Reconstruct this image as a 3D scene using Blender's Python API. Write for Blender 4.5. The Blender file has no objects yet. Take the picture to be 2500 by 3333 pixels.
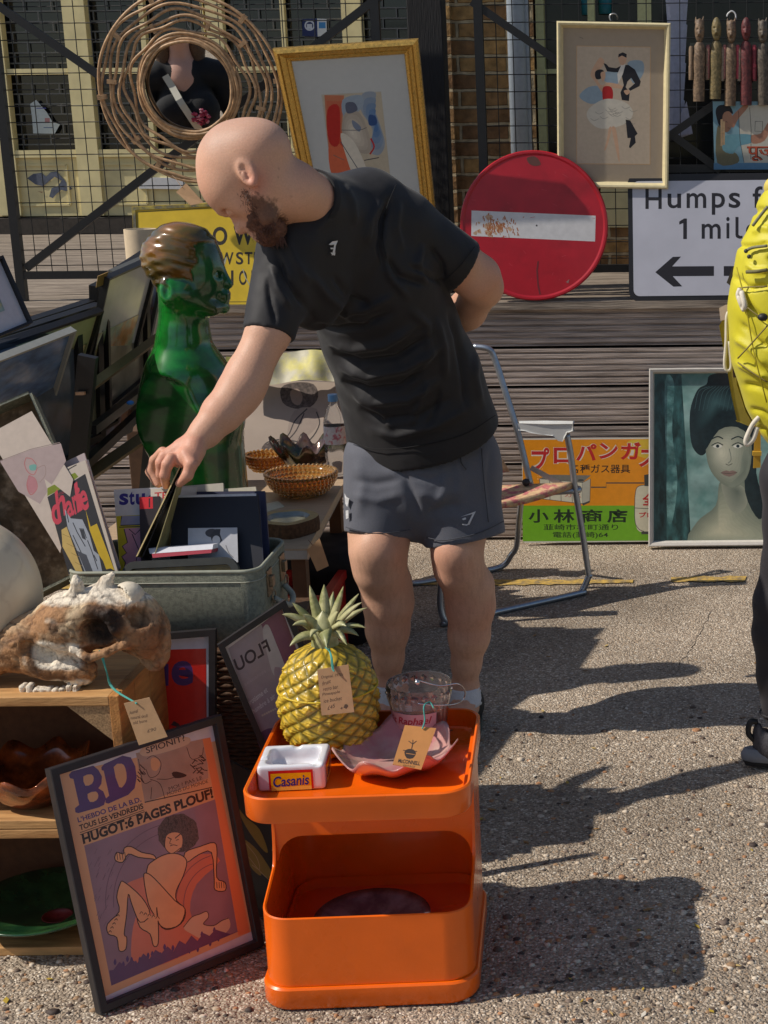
import bpy, math, random
import numpy as np
from mathutils import Vector, Matrix, geometry
random.seed(7); np.random.seed(7)
SC = bpy.context.scene
COL = SC.collection

# ------------------------------------------------------------------ camera
F, CX, CY, HCAM = 5000.0, 2130.0, 1667.0, 1.65       # focal length and principal point of the (cropped) 2500 x 3333 photograph
TH, ROLL = math.radians(14.2), 0.010
_r0 = np.array([1.0, 0, 0]); _u0 = np.array([0, math.sin(TH), math.cos(TH)])
FWD = np.array([0, math.cos(TH), -math.sin(TH)])
RGT = _r0*math.cos(ROLL) - _u0*math.sin(ROLL)
UPV = _u0*math.cos(ROLL) + _r0*math.sin(ROLL)
EYE = np.array([0, 0, HCAM])
cam = bpy.data.cameras.new('camera'); cam_o = bpy.data.objects.new('camera', cam); COL.objects.link(cam_o)
cam.sensor_fit = 'HORIZONTAL'; cam.sensor_width = 36.0; cam.lens = 36.0*F/2500.0
cam.shift_x = (1250.0-CX)/2500.0; cam.shift_y = (CY-1666.5)/2500.0
cam.clip_start = 0.05; cam.clip_end = 300
mw = Matrix.Identity(4)
for i in range(3):
    mw[i][0] = RGT[i]; mw[i][1] = UPV[i]; mw[i][2] = -FWD[i]; mw[i][3] = EYE[i]
cam_o.matrix_world = mw
SC.camera = cam_o

# ------------------------------------------------------------------ sky, sun, exposure
SUN_TO = Vector((1.0, 0.20, -1.02)).normalized()       # the way the light travels
w = bpy.data.worlds.new('World'); SC.world = w; w.use_nodes = True
nt = w.node_tree; nt.nodes.clear()
sky = nt.nodes.new('ShaderNodeTexSky'); sky.sky_type = 'NISHITA'; sky.sun_disc = False
sky.sun_elevation = math.asin(-SUN_TO.z); sky.sun_rotation = math.atan2(-SUN_TO.x, -SUN_TO.y) % (2*math.pi)
bg = nt.nodes.new('ShaderNodeBackground'); bg.inputs['Strength'].default_value = 0.08
ow = nt.nodes.new('ShaderNodeOutputWorld')
nt.links.new(sky.outputs[0], bg.inputs[0]); nt.links.new(bg.outputs[0], ow.inputs[0])
sl = bpy.data.lights.new('sun', 'SUN'); sl.energy = 3.6; sl.angle = math.radians(0.53); sl.color = (1.0, 0.93, 0.83)
so = bpy.data.objects.new('sun', sl); COL.objects.link(so); so.location = (-6, -1, 8)
so.rotation_euler = SUN_TO.to_track_quat('-Z', 'Y').to_euler()
SC.view_settings.view_transform = 'Standard'; SC.view_settings.look = 'None'
SC.view_settings.exposure = 0.2; SC.view_settings.gamma = 1.0
SC.render.engine = 'CYCLES'
SC.cycles.max_bounces = 8; SC.cycles.transparent_max_bounces = 8; SC.cycles.caustics_reflective = False; SC.cycles.caustics_refractive = False
SC.cycles.use_denoising = True

# ------------------------------------------------------------------ picking points of the place
def ray(px, py): return RGT*((px-CX)/F) - UPV*((py-CY)/F) + FWD
def PY(px, py, Y):
    d = ray(px, py); return EYE + d*(Y/d[1])
def PZ(px, py, Z):
    d = ray(px, py); return EYE + d*((Z-HCAM)/d[2])
def scl(p): return float(np.dot(np.asarray(p)-EYE, FWD))/F         # metres per photo pixel at p
def proj(V):
    q = np.asarray(V)-EYE; z = q@FWD
    return CX + F*(q@RGT)/z, CY - F*(q@UPV)/z
def hitp(px, py, o, n):
    d = ray(px, py); return EYE + d*(np.dot(np.asarray(o)-EYE, n)/np.dot(d, n))
def unit(v):
    v = np.asarray(v, float); return v/np.linalg.norm(v)

# ------------------------------------------------------------------ materials
def lin(c):
    c = c/255.0
    return c/12.92 if c <= 0.04045 else ((c+0.055)/1.055)**2.4
def S(r, g, b): return (lin(r), lin(g), lin(b))
_mats = {}
def M(name, col=(0.5,0.5,0.5), rough=0.6, var=0.0, scale=20, bump=0.0, bscale=60, metal=0.0, coat=0.0, spec=0.5,
      attr=False, stretch=(1,1,1), trans=0.0, ior=1.45, sheen=0.0, col2=None, mixlo=0.4, mixhi=0.6, alpha=1.0, sss=0.0, detail=4, rvar=0.0, wave=None):
    if name in _mats: return _mats[name]
    m = bpy.data.materials.new(name); m.use_nodes = True; _mats[name] = m
    N = m.node_tree.nodes; L = m.node_tree.links; b = N['Principled BSDF']
    b.inputs['Roughness'].default_value = rough; b.inputs['Metallic'].default_value = metal
    b.inputs['Coat Weight'].default_value = coat; b.inputs['Coat Roughness'].default_value = 0.08
    b.inputs['Specular IOR Level'].default_value = spec; b.inputs['IOR'].default_value = ior
    b.inputs['Transmission Weight'].default_value = trans; b.inputs['Alpha'].default_value = alpha
    b.inputs['Sheen Weight'].default_value = sheen
    if sss:
        b.inputs['Subsurface Weight'].default_value = sss; b.inputs['Subsurface Radius'].default_value = (0.010, 0.004, 0.002); b.inputs['Subsurface Scale'].default_value = 0.5
    tc = N.new('ShaderNodeTexCoord'); mp = N.new('ShaderNodeMapping'); mp.inputs['Scale'].default_value = stretch
    L.new(tc.outputs['Object'], mp.inputs[0])
    src = None
    if attr:
        a = N.new('ShaderNodeAttribute'); a.attribute_name = 'Col'; src = a.outputs['Color']
    else:
        rgb = N.new('ShaderNodeRGB'); rgb.outputs[0].default_value = (*col, 1); src = rgb.outputs[0]
    if var or col2 or rvar:
        n = N.new('ShaderNodeTexNoise'); n.inputs['Scale'].default_value = scale; n.inputs['Detail'].default_value = detail; n.inputs['Roughness'].default_value = 0.6
        L.new(mp.outputs[0], n.inputs['Vector'])
    if col2:
        r = N.new('ShaderNodeMapRange'); r.inputs[1].default_value = mixlo; r.inputs[2].default_value = mixhi
        L.new(n.outputs[0], r.inputs[0])
        mx = N.new('ShaderNodeMix'); mx.data_type = 'RGBA'; L.new(r.outputs[0], mx.inputs['Factor'])
        L.new(src, mx.inputs[6]); mx.inputs[7].default_value = (*col2, 1); src = mx.outputs[2]
    if var:
        n2 = N.new('ShaderNodeTexNoise'); n2.inputs['Scale'].default_value = scale*2.3; n2.inputs['Detail'].default_value = detail
        L.new(mp.outputs[0], n2.inputs['Vector'])
        r2 = N.new('ShaderNodeMapRange'); r2.inputs[1].default_value = 0.3; r2.inputs[2].default_value = 0.7
        r2.inputs[3].default_value = 1-var; r2.inputs[4].default_value = 1+var
        L.new(n2.outputs[0], r2.inputs[0])
        vm = N.new('ShaderNodeVectorMath'); vm.operation = 'SCALE'
        L.new(src, vm.inputs[0]); L.new(r2.outputs[0], vm.inputs['Scale']); src = vm.outputs[0]
    L.new(src, b.inputs['Base Color'])
    if rvar:
        r3 = N.new('ShaderNodeMapRange'); r3.inputs[1].default_value = 0.3; r3.inputs[2].default_value = 0.7
        r3.inputs[3].default_value = max(0.02, rough-rvar); r3.inputs[4].default_value = min(1, rough+rvar)
        L.new(n.outputs[0], r3.inputs[0]); L.new(r3.outputs[0], b.inputs['Roughness'])
    if bump:
        nb = N.new('ShaderNodeTexNoise'); nb.inputs['Scale'].default_value = bscale; nb.inputs['Detail'].default_value = 5
        L.new(mp.outputs[0], nb.inputs['Vector'])
        bp = N.new('ShaderNodeBump'); bp.inputs['Strength'].default_value = min(1.0, bump); bp.inputs['Distance'].default_value = 0.004*max(1.0, bump)
        L.new(nb.outputs[0], bp.inputs['Height']); L.new(bp.outputs[0], b.inputs['Normal'])
    return m
_cm = {}
def C(r, g, b, rough=0.55, coat=0.0):                 # a plain printed / painted colour
    key = (r, g, b, rough, coat)
    if key not in _cm: _cm[key] = M('print_%d_%d_%d_%d' % (r, g, b, int(rough*100+coat*1000)), S(r, g, b), rough, coat=coat, var=0.05, scale=30)
    return _cm[key]

# ------------------------------------------------------------------ mesh collecting
class MB:
    def __init__(s): s.v = []; s.f = []; s.m = []; s.mats = []; s.cur = 0
    def use(s, mat):
        if mat not in s.mats: s.mats.append(mat)
        s.cur = s.mats.index(mat); return s
    def add(s, vs, fs):
        b = len(s.v); s.v += [tuple(float(x) for x in v) for v in vs]
        for f in fs: s.f.append(tuple(b+i for i in f)); s.m.append(s.cur)
        return s
    def box(s, c, size, R=None):
        c = np.asarray(c, float); h = np.asarray(size, float)/2; R = np.eye(3) if R is None else np.asarray(R, float)
        vs = [c + R@(h*np.array(k)) for k in ((-1,-1,-1),(1,-1,-1),(1,1,-1),(-1,1,-1),(-1,-1,1),(1,-1,1),(1,1,1),(-1,1,1))]
        return s.add(vs, [(0,3,2,1),(4,5,6,7),(0,1,5,4),(1,2,6,5),(2,3,7,6),(3,0,4,7)])
    def box2(s, lo, hi):
        lo = np.asarray(lo, float); hi = np.asarray(hi, float); return s.box((lo+hi)/2, hi-lo)
    def bar(s, a, b, w, d, up=(0,-1,0)):                # bar from a to b, w across, d along up
        a = np.asarray(a, float); b = np.asarray(b, float); z = unit(b-a); x = unit(np.cross(z, np.asarray(up, float))); y = np.cross(z, x)
        R = np.stack([x, y, z], 1); return s.box((a+b)/2, (w, d, np.linalg.norm(b-a)), R)
    def tube(s, pts, r, n=8, caps=True, closed=False):
        P = np.array([np.asarray(p, float) for p in pts]); k = len(P); rr = np.full(k, r) if np.isscalar(r) else np.asarray(r, float)
        if closed: T = np.roll(P, -1, 0) - np.roll(P, 1, 0)
        else:
            T = np.empty_like(P); T[1:-1] = P[2:]-P[:-2]; T[0] = P[1]-P[0]; T[-1] = P[-1]-P[-2]
        T /= np.maximum(np.linalg.norm(T, axis=1, keepdims=True), 1e-9)
        u = np.cross(T[0], [0,0,1]); 
        if np.linalg.norm(u) < 0.1: u = np.cross(T[0], [0,1,0])
        u = unit(u); vs = []
        for i in range(k):
            u = u - T[i]*np.dot(u, T[i]); u = unit(u); v = np.cross(T[i], u)
            for j in range(n):
                a = 2*math.pi*j/n; vs.append(P[i] + rr[i]*(math.cos(a)*u + math.sin(a)*v))
        fs = []
        for i in range(k if closed else k-1):
            i2 = (i+1) % k
            for j in range(n): fs.append((i*n+j, i*n+(j+1) % n, i2*n+(j+1) % n, i2*n+j))
        if caps and not closed: fs += [tuple(range(n-1,-1,-1)), tuple((k-1)*n+j for j in range(n))]
        return s.add(vs, fs)
    def lathe(s, prof, o=(0,0,0), n=32, R=None, fn=None, cap=False):    # prof [(r, z)...]; fn(a, r, z)->(r, z)
        o = np.asarray(o, float); R = np.eye(3) if R is None else np.asarray(R, float); vs = []; fs = []
        for r, z in prof:
            for j in range(n):
                a = 2*math.pi*j/n; r2, z2 = fn(a, r, z) if fn else (r, z)
                vs.append(o + R@np.array([r2*math.cos(a), r2*math.sin(a), z2]))
        for i in range(len(prof)-1):
            for j in range(n): fs.append((i*n+j, i*n+(j+1) % n, (i+1)*n+(j+1) % n, (i+1)*n+j))
        if cap: fs.append(tuple(range(n-1,-1,-1)))
        return s.add(vs, fs)
    def loft(s, loops, cap0=True, cap1=True):
        n = len(loops[0]); vs = [p for l in loops for p in l]; fs = []
        for i in range(len(loops)-1):
            for j in range(n): fs.append((i*n+j, i*n+(j+1) % n, (i+1)*n+(j+1) % n, (i+1)*n+j))
        if cap0: fs.append(tuple(range(n-1,-1,-1)))
        if cap1: fs.append(tuple((len(loops)-1)*n+j for j in range(n)))
        return s.add(vs, fs)
    def poly(s, pts):                                    # a flat concave outline
        tri = geometry.tessellate_polygon([[Vector(p) for p in pts]])
        return s.add(pts, [tuple(t) for t in tri])
    def slab(s, pts, off):                               # outline pts pushed by vector off
        off = np.asarray(off, float); n = len(pts); a = [np.asarray(p, float) for p in pts]; b = [p+off for p in a]
        tri = [tuple(t) for t in geometry.tessellate_polygon([[Vector(p) for p in pts]])]
        fs = tri + [tuple(n+i for i in t[::-1]) for t in tri] + [(i, (i+1) % n, n+(i+1) % n, n+i) for i in range(n)]
        return s.add(a+b, fs)
    def ball(s, c, r, n=12, m=8):
        c = np.asarray(c, float); r = np.broadcast_to(np.asarray(r, float), (3,)); vs = []; fs = []
        for i in range(m+1):
            t = math.pi*i/m
            for j in range(n):
                a = 2*math.pi*j/n; vs.append(c + r*np.array([math.sin(t)*math.cos(a), math.sin(t)*math.sin(a), math.cos(t)]))
        for i in range(m):
            for j in range(n): fs.append((i*n+j, i*n+(j+1) % n, (i+1)*n+(j+1) % n, (i+1)*n+j))
        return s.add(vs, fs)

def link(o, parent=None):
    COL.objects.link(o)
    if parent is not None: o.parent = parent
    return o
def tag(o, label=None, cat=None, group=None, kind=None):
    if label: o['label'] = label
    if cat: o['category'] = cat
    if group: o['group'] = group
    if kind: o['kind'] = kind
    return o
def thing(name, label, cat, loc, group=None):
    o = bpy.data.objects.new(name, None); o.empty_display_size = 0.05; o.location = [float(x) for x in loc]
    link(o); return tag(o, label, cat, group)
def root_loc(parent):
    p = np.zeros(3); q = parent
    while q is not None: p += np.array(q.location); q = q.parent
    return p
def obj(name, mb, mat=None, parent=None, smooth=False, loc=None, bevel=0.0, autos=None):
    base = root_loc(parent); l = base if loc is None else np.asarray(loc, float)
    me = bpy.data.meshes.new(name)
    V = np.array(mb.v) - l
    me.from_pydata(V.tolist(), [], mb.f)
    for m in (mb.mats if mb.mats else [mat]): me.materials.append(m)
    if mb.mats: me.polygons.foreach_set('material_index', mb.m)
    if smooth or autos: me.polygons.foreach_set('use_smooth', [True]*len(me.polygons))
    me.validate(); me.update()
    o = bpy.data.objects.new(name, me); o.location = [float(x) for x in (l-base)]
    link(o, parent)
    if autos: 
        me.set_sharp_from_angle(angle=math.radians(autos))
    if bevel:
        bv = o.modifiers.new('bevel', 'BEVEL'); bv.width = bevel; bv.segments = 2; bv.limit_method = 'ANGLE'; bv.angle_limit = math.radians(40)
    return o
def npmesh(name, V, Fq, mat, parent=None, col=None, smooth=True, loc=None):
    base = root_loc(parent); l = base if loc is None else np.asarray(loc, float)
    me = bpy.data.meshes.new(name); V = np.asarray(V, float)-l
    me.vertices.add(len(V)); me.vertices.foreach_set('co', V.astype(np.float32).ravel())
    nf = len(Fq); me.loops.add(nf*4); me.loops.foreach_set('vertex_index', Fq.astype(np.int32).ravel())
    me.polygons.add(nf); me.polygons.foreach_set('loop_start', np.arange(0, nf*4, 4, dtype=np.int32))
    me.update(calc_edges=True)
    if smooth: me.polygons.foreach_set('use_smooth', [True]*nf)
    me.materials.append(mat)
    if col is not None:
        ca = me.color_attributes.new('Col', 'FLOAT_COLOR', 'POINT')
        ca.data.foreach_set('color', np.concatenate([col, np.ones((len(V),1))], 1).astype(np.float32).ravel())
    me.validate()
    o = bpy.data.objects.new(name, me); o.location = [float(x) for x in (l-base)]
    return link(o, parent)

# smooth curves through points
def crv(pts, per=6, closed=False):
    P = [np.asarray(p, float) for p in pts]; n = len(P); out = []
    rng = range(n) if closed else range(n-1)
    for i in rng:
        p1, p2 = P[i], P[(i+1) % n]
        p0 = P[i-1] if (closed or i > 0) else 2*p1-p2
        p3 = P[(i+2) % n] if (closed or i+2 < n) else 2*p2-p1
        for k in range(per):
            t = k/per; out.append(0.5*((2*p1)+(-p0+p2)*t+(2*p0-5*p1+4*p2-p3)*t*t+(-p0+3*p1-3*p2+p3)*t**3))
    if not closed: out.append(P[-1])
    return out

# ------------------------------------------------------------------ text
_txt = {}
def text_mesh(s, offset=0.0, shear=0.0):
    key = (s, offset, shear)
    if key in _txt: return _txt[key]
    cu = bpy.data.curves.new('t', 'FONT'); cu.body = s; cu.offset = offset; cu.shear = shear; cu.resolution_u = 4; cu.fill_mode = 'FRONT'
    o = bpy.data.objects.new('t', cu); COL.objects.link(o)
    dg = bpy.context.evaluated_depsgraph_get(); dg.update()
    me = bpy.data.meshes.new_from_object(o.evaluated_get(dg))
    V = np.array([v.co[:] for v in me.vertices]); Fs = [tuple(p.vertices) for p in me.polygons]
    bpy.data.objects.remove(o); bpy.data.curves.remove(cu); bpy.data.meshes.remove(me)
    if len(V):
        lo = V.min(0); hi = V.max(0); V = (V-lo)/np.maximum(hi-lo, 1e-6)
    _txt[key] = (V, Fs); return _txt[key]

class Art:
    """flat printed artwork on a plane: outlines and lettering traced as thin layers"""
    def __init__(s, o, n):
        s.o = np.asarray(o, float); s.n = unit(n)
        if np.dot(s.n, EYE-s.o) < 0: s.n = -s.n
        s.mb = MB(); s.k = 1
    def at(s, px, py): return hitp(px, py, s.o, s.n) + s.n*(0.00006+0.000012*s.k)
    def poly(s, mat, pts, smooth=0):
        if smooth: pts = crv(pts, smooth, True)
        s.mb.use(mat).poly([s.at(*p[:2]) for p in pts]); s.k += 0.25; return s
    def line(s, mat, pts, w=4, smooth=4, closed=False):
        if smooth and len(pts) > 2: pts = crv(pts, smooth, closed)
        P = [np.asarray(p, float) for p in pts]; L = []; R = []
        n = len(P)
        for i in range(n):
            a = P[i-1] if (i > 0 or closed) else P[i]; b = P[(i+1) % n] if (i < n-1 or closed) else P[i]
            t = b-a; t = t/max(np.linalg.norm(t), 1e-6); q = np.array([-t[1], t[0]])*w/2
            L.append(s.at(*(P[i]+q))); R.append(s.at(*(P[i]-q)))
        fs = [(i, (i+1) % n, n+(i+1) % n, n+i) for i in range(n if closed else n-1)]
        s.mb.use(mat).add(L+R, fs); s.k += 0.1; return s
    def text(s, mat, body, bl, br, tl, offset=0.0, shear=0.0, mirror=False):
        V, Fs = text_mesh(body, offset, shear); bl, br, tl = (np.asarray(q, float) for q in (bl, br, tl))
        pts = []
        for v in V:
            x = 1-v[0] if mirror else v[0]
            q = bl + (br-bl)*x + (tl-bl)*v[1]; pts.append(s.at(*q))
        s.mb.use(mat).add(pts, Fs); s.k += 0.1; return s
    def grad(s, name, c0, c1, pts, focus, n=12, rough=0.3, coat=0.25, smooth=4):   # tones painted from an outline towards a focus
        P = np.array([q[:2] for q in crv(pts, smooth, True)] if smooth else pts, float); fo = np.asarray(focus, float)
        for i in range(n):
            t = i/(n-1); m = M('%s_%d' % (name, i), S(*[a*(1-t)+b*t for a, b in zip(c0, c1)]), rough, var=0.05, scale=12, coat=coat)
            s.poly(m, [tuple(fo+(q-fo)*(1-0.92*t)) for q in P])
        return s
    def blob(s, mat, c, r, n=20, jit=0.0):
        r = (r, r) if np.isscalar(r) else r
        return s.poly(mat, [(c[0]+r[0]*(1+random.uniform(-jit,jit))*math.cos(2*math.pi*i/n), c[1]+r[1]*(1+random.uniform(-jit,jit))*math.sin(2*math.pi*i/n)) for i in range(n)])
    def done(s, parent, name='artwork'): return obj(name, s.mb, None, parent)

# quads in space
class Quad:
    def __init__(s, tl, tr, br, bl): s.tl, s.tr, s.br, s.bl = (np.asarray(q, float) for q in (tl, tr, br, bl)); s.n = unit(np.cross(s.br-s.bl, s.tl-s.bl))
    def P(s, u, v): return (s.bl*(1-u)+s.br*u)*(1-v) + (s.tl*(1-u)+s.tr*u)*v
    @property
    def W(s): return np.linalg.norm(s.br-s.bl)
    @property
    def H(s): return np.linalg.norm(s.tl-s.bl)
def qpx(*c):                                            # four (px, py, Y) corners TL TR BR BL; the fourth is laid into the plane of the rest
    q = Quad(*[PY(*k) for k in c]); q.c = c; return qflat(q)
def qflat(q):
    q.n = unit(np.cross(q.br-q.bl, q.tl-q.bl)); q.tr = hitp(q.c[1][0], q.c[1][1], q.bl, q.n); return q
def frame_mb(q, w, d, prof=None, back=0.0):
    """mitred frame bars; q is the outer outline, its face lies d in front of the back"""
    n = q.n; a, b = w/q.W, w/q.H
    prof = prof or [(0, -back), (0, d), (1, d), (1, 0)]
    mb = MB()
    def loop(t, h): return [q.P(u, v)+n*h for u, v in ((a*t, b*t), (1-a*t, b*t), (1-a*t, 1-b*t), (a*t, 1-b*t))]
    loops = [loop(t, h) for t, h in prof]
    for i in range(len(loops)-1):
        mb.add(loops[i]+loops[i+1], [(j, (j+1) % 4, 4+(j+1) % 4, 4+j) for j in range(4)])
    return mb
def panel_mb(q, u0, u1, v0, v1, h, t=0.003):
    n = q.n; return MB().slab([q.P(u0,v0)+n*h, q.P(u1,v0)+n*h, q.P(u1,v1)+n*h, q.P(u0,v1)+n*h], -n*t)
def back_mb(q, w, h, t=0.006):
    a, b = w/q.W*0.9, w/q.H*0.9
    return panel_mb(q, a, 1-a, b, 1-b, h, t)

# ------------------------------------------------------------------ implicit bodies
def px3(px, py, Y, r):
    p = PY(px, py, Y); return p, r*scl(p)
class Sdf:
    def __init__(s): s.p = []
    def cone(s, a, b, ra, rb, k=0.01, op='u', flat=False, sq=None):
        s.p.append(('cone', np.asarray(a, float), np.asarray(b, float), ra, rb, k, op, flat, sq)); return s
    def chain(s, pts, k=0.01, op='u', sq=None):
        for (a, ra), (b, rb) in zip(pts[:-1], pts[1:]): s.cone(a, b, ra, rb, k, op, False, sq)
        return s
    def pchain(s, pts, k=0.01, op='u', sq=None): return s.chain([px3(*p) for p in pts], k, op, sq)
    def ell(s, c, r, R=None, k=0.01, op='u'):
        s.p.append(('ell', np.asarray(c, float), np.broadcast_to(np.asarray(r, float), (3,)).copy(), np.eye(3) if R is None else np.asarray(R, float), k, op)); return s
    def rbox(s, c, h, rad, R=None, k=0.01, op='u'):
        s.p.append(('box', np.asarray(c, float), np.asarray(h, float), rad, np.eye(3) if R is None else np.asarray(R, float), k, op)); return s
    def mesh(s, h, noise=None):
        los, his = [], []
        def bb(q):
            if q[0] == 'cone':
                e = q[8][1] if q[8] else 1.0; e = max(1.0, e); r = max(q[3], q[4])*e
                return np.minimum(q[1], q[2])-r, np.maximum(q[1], q[2])+r
            if q[0] == 'ell': r = np.max(q[2]); return q[1]-r, q[1]+r
            r = np.linalg.norm(q[2])+q[3]; return q[1]-r, q[1]+r
        for q in s.p:
            if q[-1] == 'u' or (q[0] == 'cone' and q[6] == 'u'):
                lo, hi = bb(q); los.append(lo); his.append(hi)
        lo = np.min(los, 0)-4*h; hi = np.max(his, 0)+4*h
        dim = np.ceil((hi-lo)/h).astype(int)+1
        f = np.full(dim, 0.5, np.float32)
        ax = [(lo[i]+h*np.arange(dim[i])).astype(np.float32) for i in range(3)]
        for q in s.p:
            k, op = (q[5], q[6]) if q[0] == 'cone' else (q[-2], q[-1])
            a, b = bb(q); a = a-(k+4*h); b = b+(k+4*h)
            i0 = np.clip(np.floor((a-lo)/h).astype(int), 0, dim-1); i1 = np.clip(np.ceil((b-lo)/h).astype(int)+1, 1, dim)
            if np.any(i1 <= i0): continue
            sl = tuple(slice(i0[i], i1[i]) for i in range(3))
            X = ax[0][sl[0]][:,None,None]; Y = ax[1][sl[1]][None,:,None]; Z = ax[2][sl[2]][None,None,:]
            if q[0] == 'cone':
                A, B, ra, rb = q[1], q[2], q[3], q[4]; D = B-A
                x, y, z = X-A[0], Y-A[1], Z-A[2]
                if q[8]:
                    e, fac = q[8]; e = unit(e); dn = (x*e[0]+y*e[1]+z*e[2])*(1/fac-1)
                    x, y, z = x+e[0]*dn, y+e[1]*dn, z+e[2]*dn
                    D = D + e*np.dot(D, e)*(1/fac-1)
                L2 = max(float(np.dot(D, D)), 1e-9)
                t0 = (x*D[0]+y*D[1]+z*D[2])/L2; t = np.clip(t0, 0, 1)
                x2, y2, z2 = x-t*D[0], y-t*D[1], z-t*D[2]
                d = np.sqrt(x2*x2+y2*y2+z2*z2) - (ra+(rb-ra)*t)
                if q[7]: d = np.maximum(d, (t0-1)*math.sqrt(L2))
            elif q[0] == 'ell':
                R, r = q[3], q[2]; x, y, z = X-q[1][0], Y-q[1][1], Z-q[1][2]
                l = [(x*R[0,i]+y*R[1,i]+z*R[2,i])/r[i] for i in range(3)]
                k0 = np.sqrt(l[0]**2+l[1]**2+l[2]**2); k1 = np.sqrt((l[0]/r[0])**2+(l[1]/r[1])**2+(l[2]/r[2])**2)
                d = k0*(k0-1)/np.maximum(k1, 1e-6)
            else:
                R, r, rad = q[4], q[2], q[3]; x, y, z = X-q[1][0], Y-q[1][1], Z-q[1][2]
                l = [np.abs(x*R[0,i]+y*R[1,i]+z*R[2,i])-r[i] for i in range(3)]
                d = np.sqrt(sum(np.maximum(e, 0)**2 for e in l)) + np.minimum(np.maximum(np.maximum(l[0], l[1]), l[2]), 0) - rad
            g = f[sl]
            if op == 'u':
                hh = np.clip(0.5+0.5*(g-d)/k, 0, 1); f[sl] = g*(1-hh)+d*hh - k*hh*(1-hh)
            else:
                hh = np.clip(0.5-0.5*(g+d)/k, 0, 1); f[sl] = g*(1-hh)-d*hh + k*hh*(1-hh)
        return surface_nets(f, lo, h)
def surface_nets(f, lo, h):
    s = f < 0
    c = [s[i:s.shape[0]-1+i, j:s.shape[1]-1+j, k:s.shape[2]-1+k] for i in (0,1) for j in (0,1) for k in (0,1)]
    anyc = c[0].copy(); allc = c[0].copy()
    for q in c[1:]: anyc |= q; allc &= q
    idx = np.argwhere(anyc & ~allc)
    off = np.array([(i,j,k) for i in (0,1) for j in (0,1) for k in (0,1)])
    vals = np.stack([f[idx[:,0]+o[0], idx[:,1]+o[1], idx[:,2]+o[2]] for o in off], 1).astype(float)
    acc = np.zeros((len(idx), 3)); cnt = np.zeros(len(idx))
    for a in range(8):
        for b in range(a+1, 8):
            if np.abs(off[a]-off[b]).sum() != 1: continue
            va, vb = vals[:,a], vals[:,b]; m = (va < 0) != (vb < 0)
            t = np.where(m, va/np.where(np.abs(va-vb) < 1e-12, 1, va-vb), 0)
            acc += np.where(m[:,None], off[a]+(off[b]-off[a])*t[:,None], 0); cnt += m
    V = lo + h*(idx + acc/np.maximum(cnt, 1)[:,None])
    mp = np.full(np.array(f.shape)-1, -1, np.int32); mp[tuple(idx.T)] = np.arange(len(idx))
    quads = []
    for axis in range(3):
        a = [slice(None)]*3; b = [slice(None)]*3; a[axis] = slice(0, -1); b[axis] = slice(1, None)
        s0, s1 = s[tuple(a)], s[tuple(b)]; e = np.argwhere(s0 != s1)
        u, v = (axis+1) % 3, (axis+2) % 3
        ok = (e[:,u] > 0) & (e[:,v] > 0) & (e[:,u] < f.shape[u]-1) & (e[:,v] < f.shape[v]-1); e = e[ok]
        flip = s0[tuple(e.T)]
        du = np.zeros(3, int); du[u] = 1; dv = np.zeros(3, int); dv[v] = 1
        q = np.stack([mp[tuple((e-du-dv).T)], mp[tuple((e-dv).T)], mp[tuple(e.T)], mp[tuple((e-du).T)]], 1)
        q = np.where(flip[:,None], q, q[:,::-1]); quads.append(q)
    Q = np.concatenate(quads); return V, Q[(Q >= 0).all(1)]
def vnormals(V, Q):
    n = np.cross(V[Q[:,2]]-V[Q[:,0]], V[Q[:,3]]-V[Q[:,1]]); N = np.zeros_like(V)
    for i in range(4): np.add.at(N, Q[:,i], n)
    return N/np.maximum(np.linalg.norm(N, axis=1, keepdims=True), 1e-12)
def relax(V, Q, it=2, lam=0.5):
    for _ in range(it):
        A = np.zeros_like(V); c = np.zeros(len(V))
        for i in range(4):
            j = (i+1) % 4; np.add.at(A, Q[:,i], V[Q[:,j]]); np.add.at(A, Q[:,j], V[Q[:,i]]); np.add.at(c, Q[:,i], 1); np.add.at(c, Q[:,j], 1)
        V = V*(1-lam) + lam*A/np.maximum(c, 1)[:,None]
    return V
_gr = np.random.RandomState(3).rand(32,32,32)
def vnoise(P, sc):                                       # value noise, 0..1
    q = np.asarray(P)*sc; i = np.floor(q).astype(int); t = q-i; t = t*t*(3-2*t); r = 0
    for a in (0,1):
        for b in (0,1):
            for c in (0,1):
                wgt = (t[:,0] if a else 1-t[:,0])*(t[:,1] if b else 1-t[:,1])*(t[:,2] if c else 1-t[:,2])
                r = r + wgt*_gr[(i[:,0]+a) % 32, (i[:,1]+b) % 32, (i[:,2]+c) % 32]
    return r
def fbm(P, sc, o=3):
    r = 0; a = 1; t = 0
    for k in range(o): r = r + a*vnoise(P, sc*2**k); t += a; a *= 0.5
    return r/t
def polydist(x, y, pts):                                 # pixel distance to a polyline, and position along it
    best = np.full(len(x), 1e9); pos = np.zeros(len(x)); n = len(pts)-1
    for i in range(n):
        ax_, ay_ = pts[i]; bx_, by_ = pts[i+1]; dx, dy = bx_-ax_, by_-ay_
        t = np.clip(((x-ax_)*dx+(y-ay_)*dy)/(dx*dx+dy*dy), 0, 1); d = np.hypot(x-ax_-t*dx, y-ay_-t*dy)
        m = d < best; best = np.where(m, d, best); pos = np.where(m, (i+t)/n, pos)
    return best, pos
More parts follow.
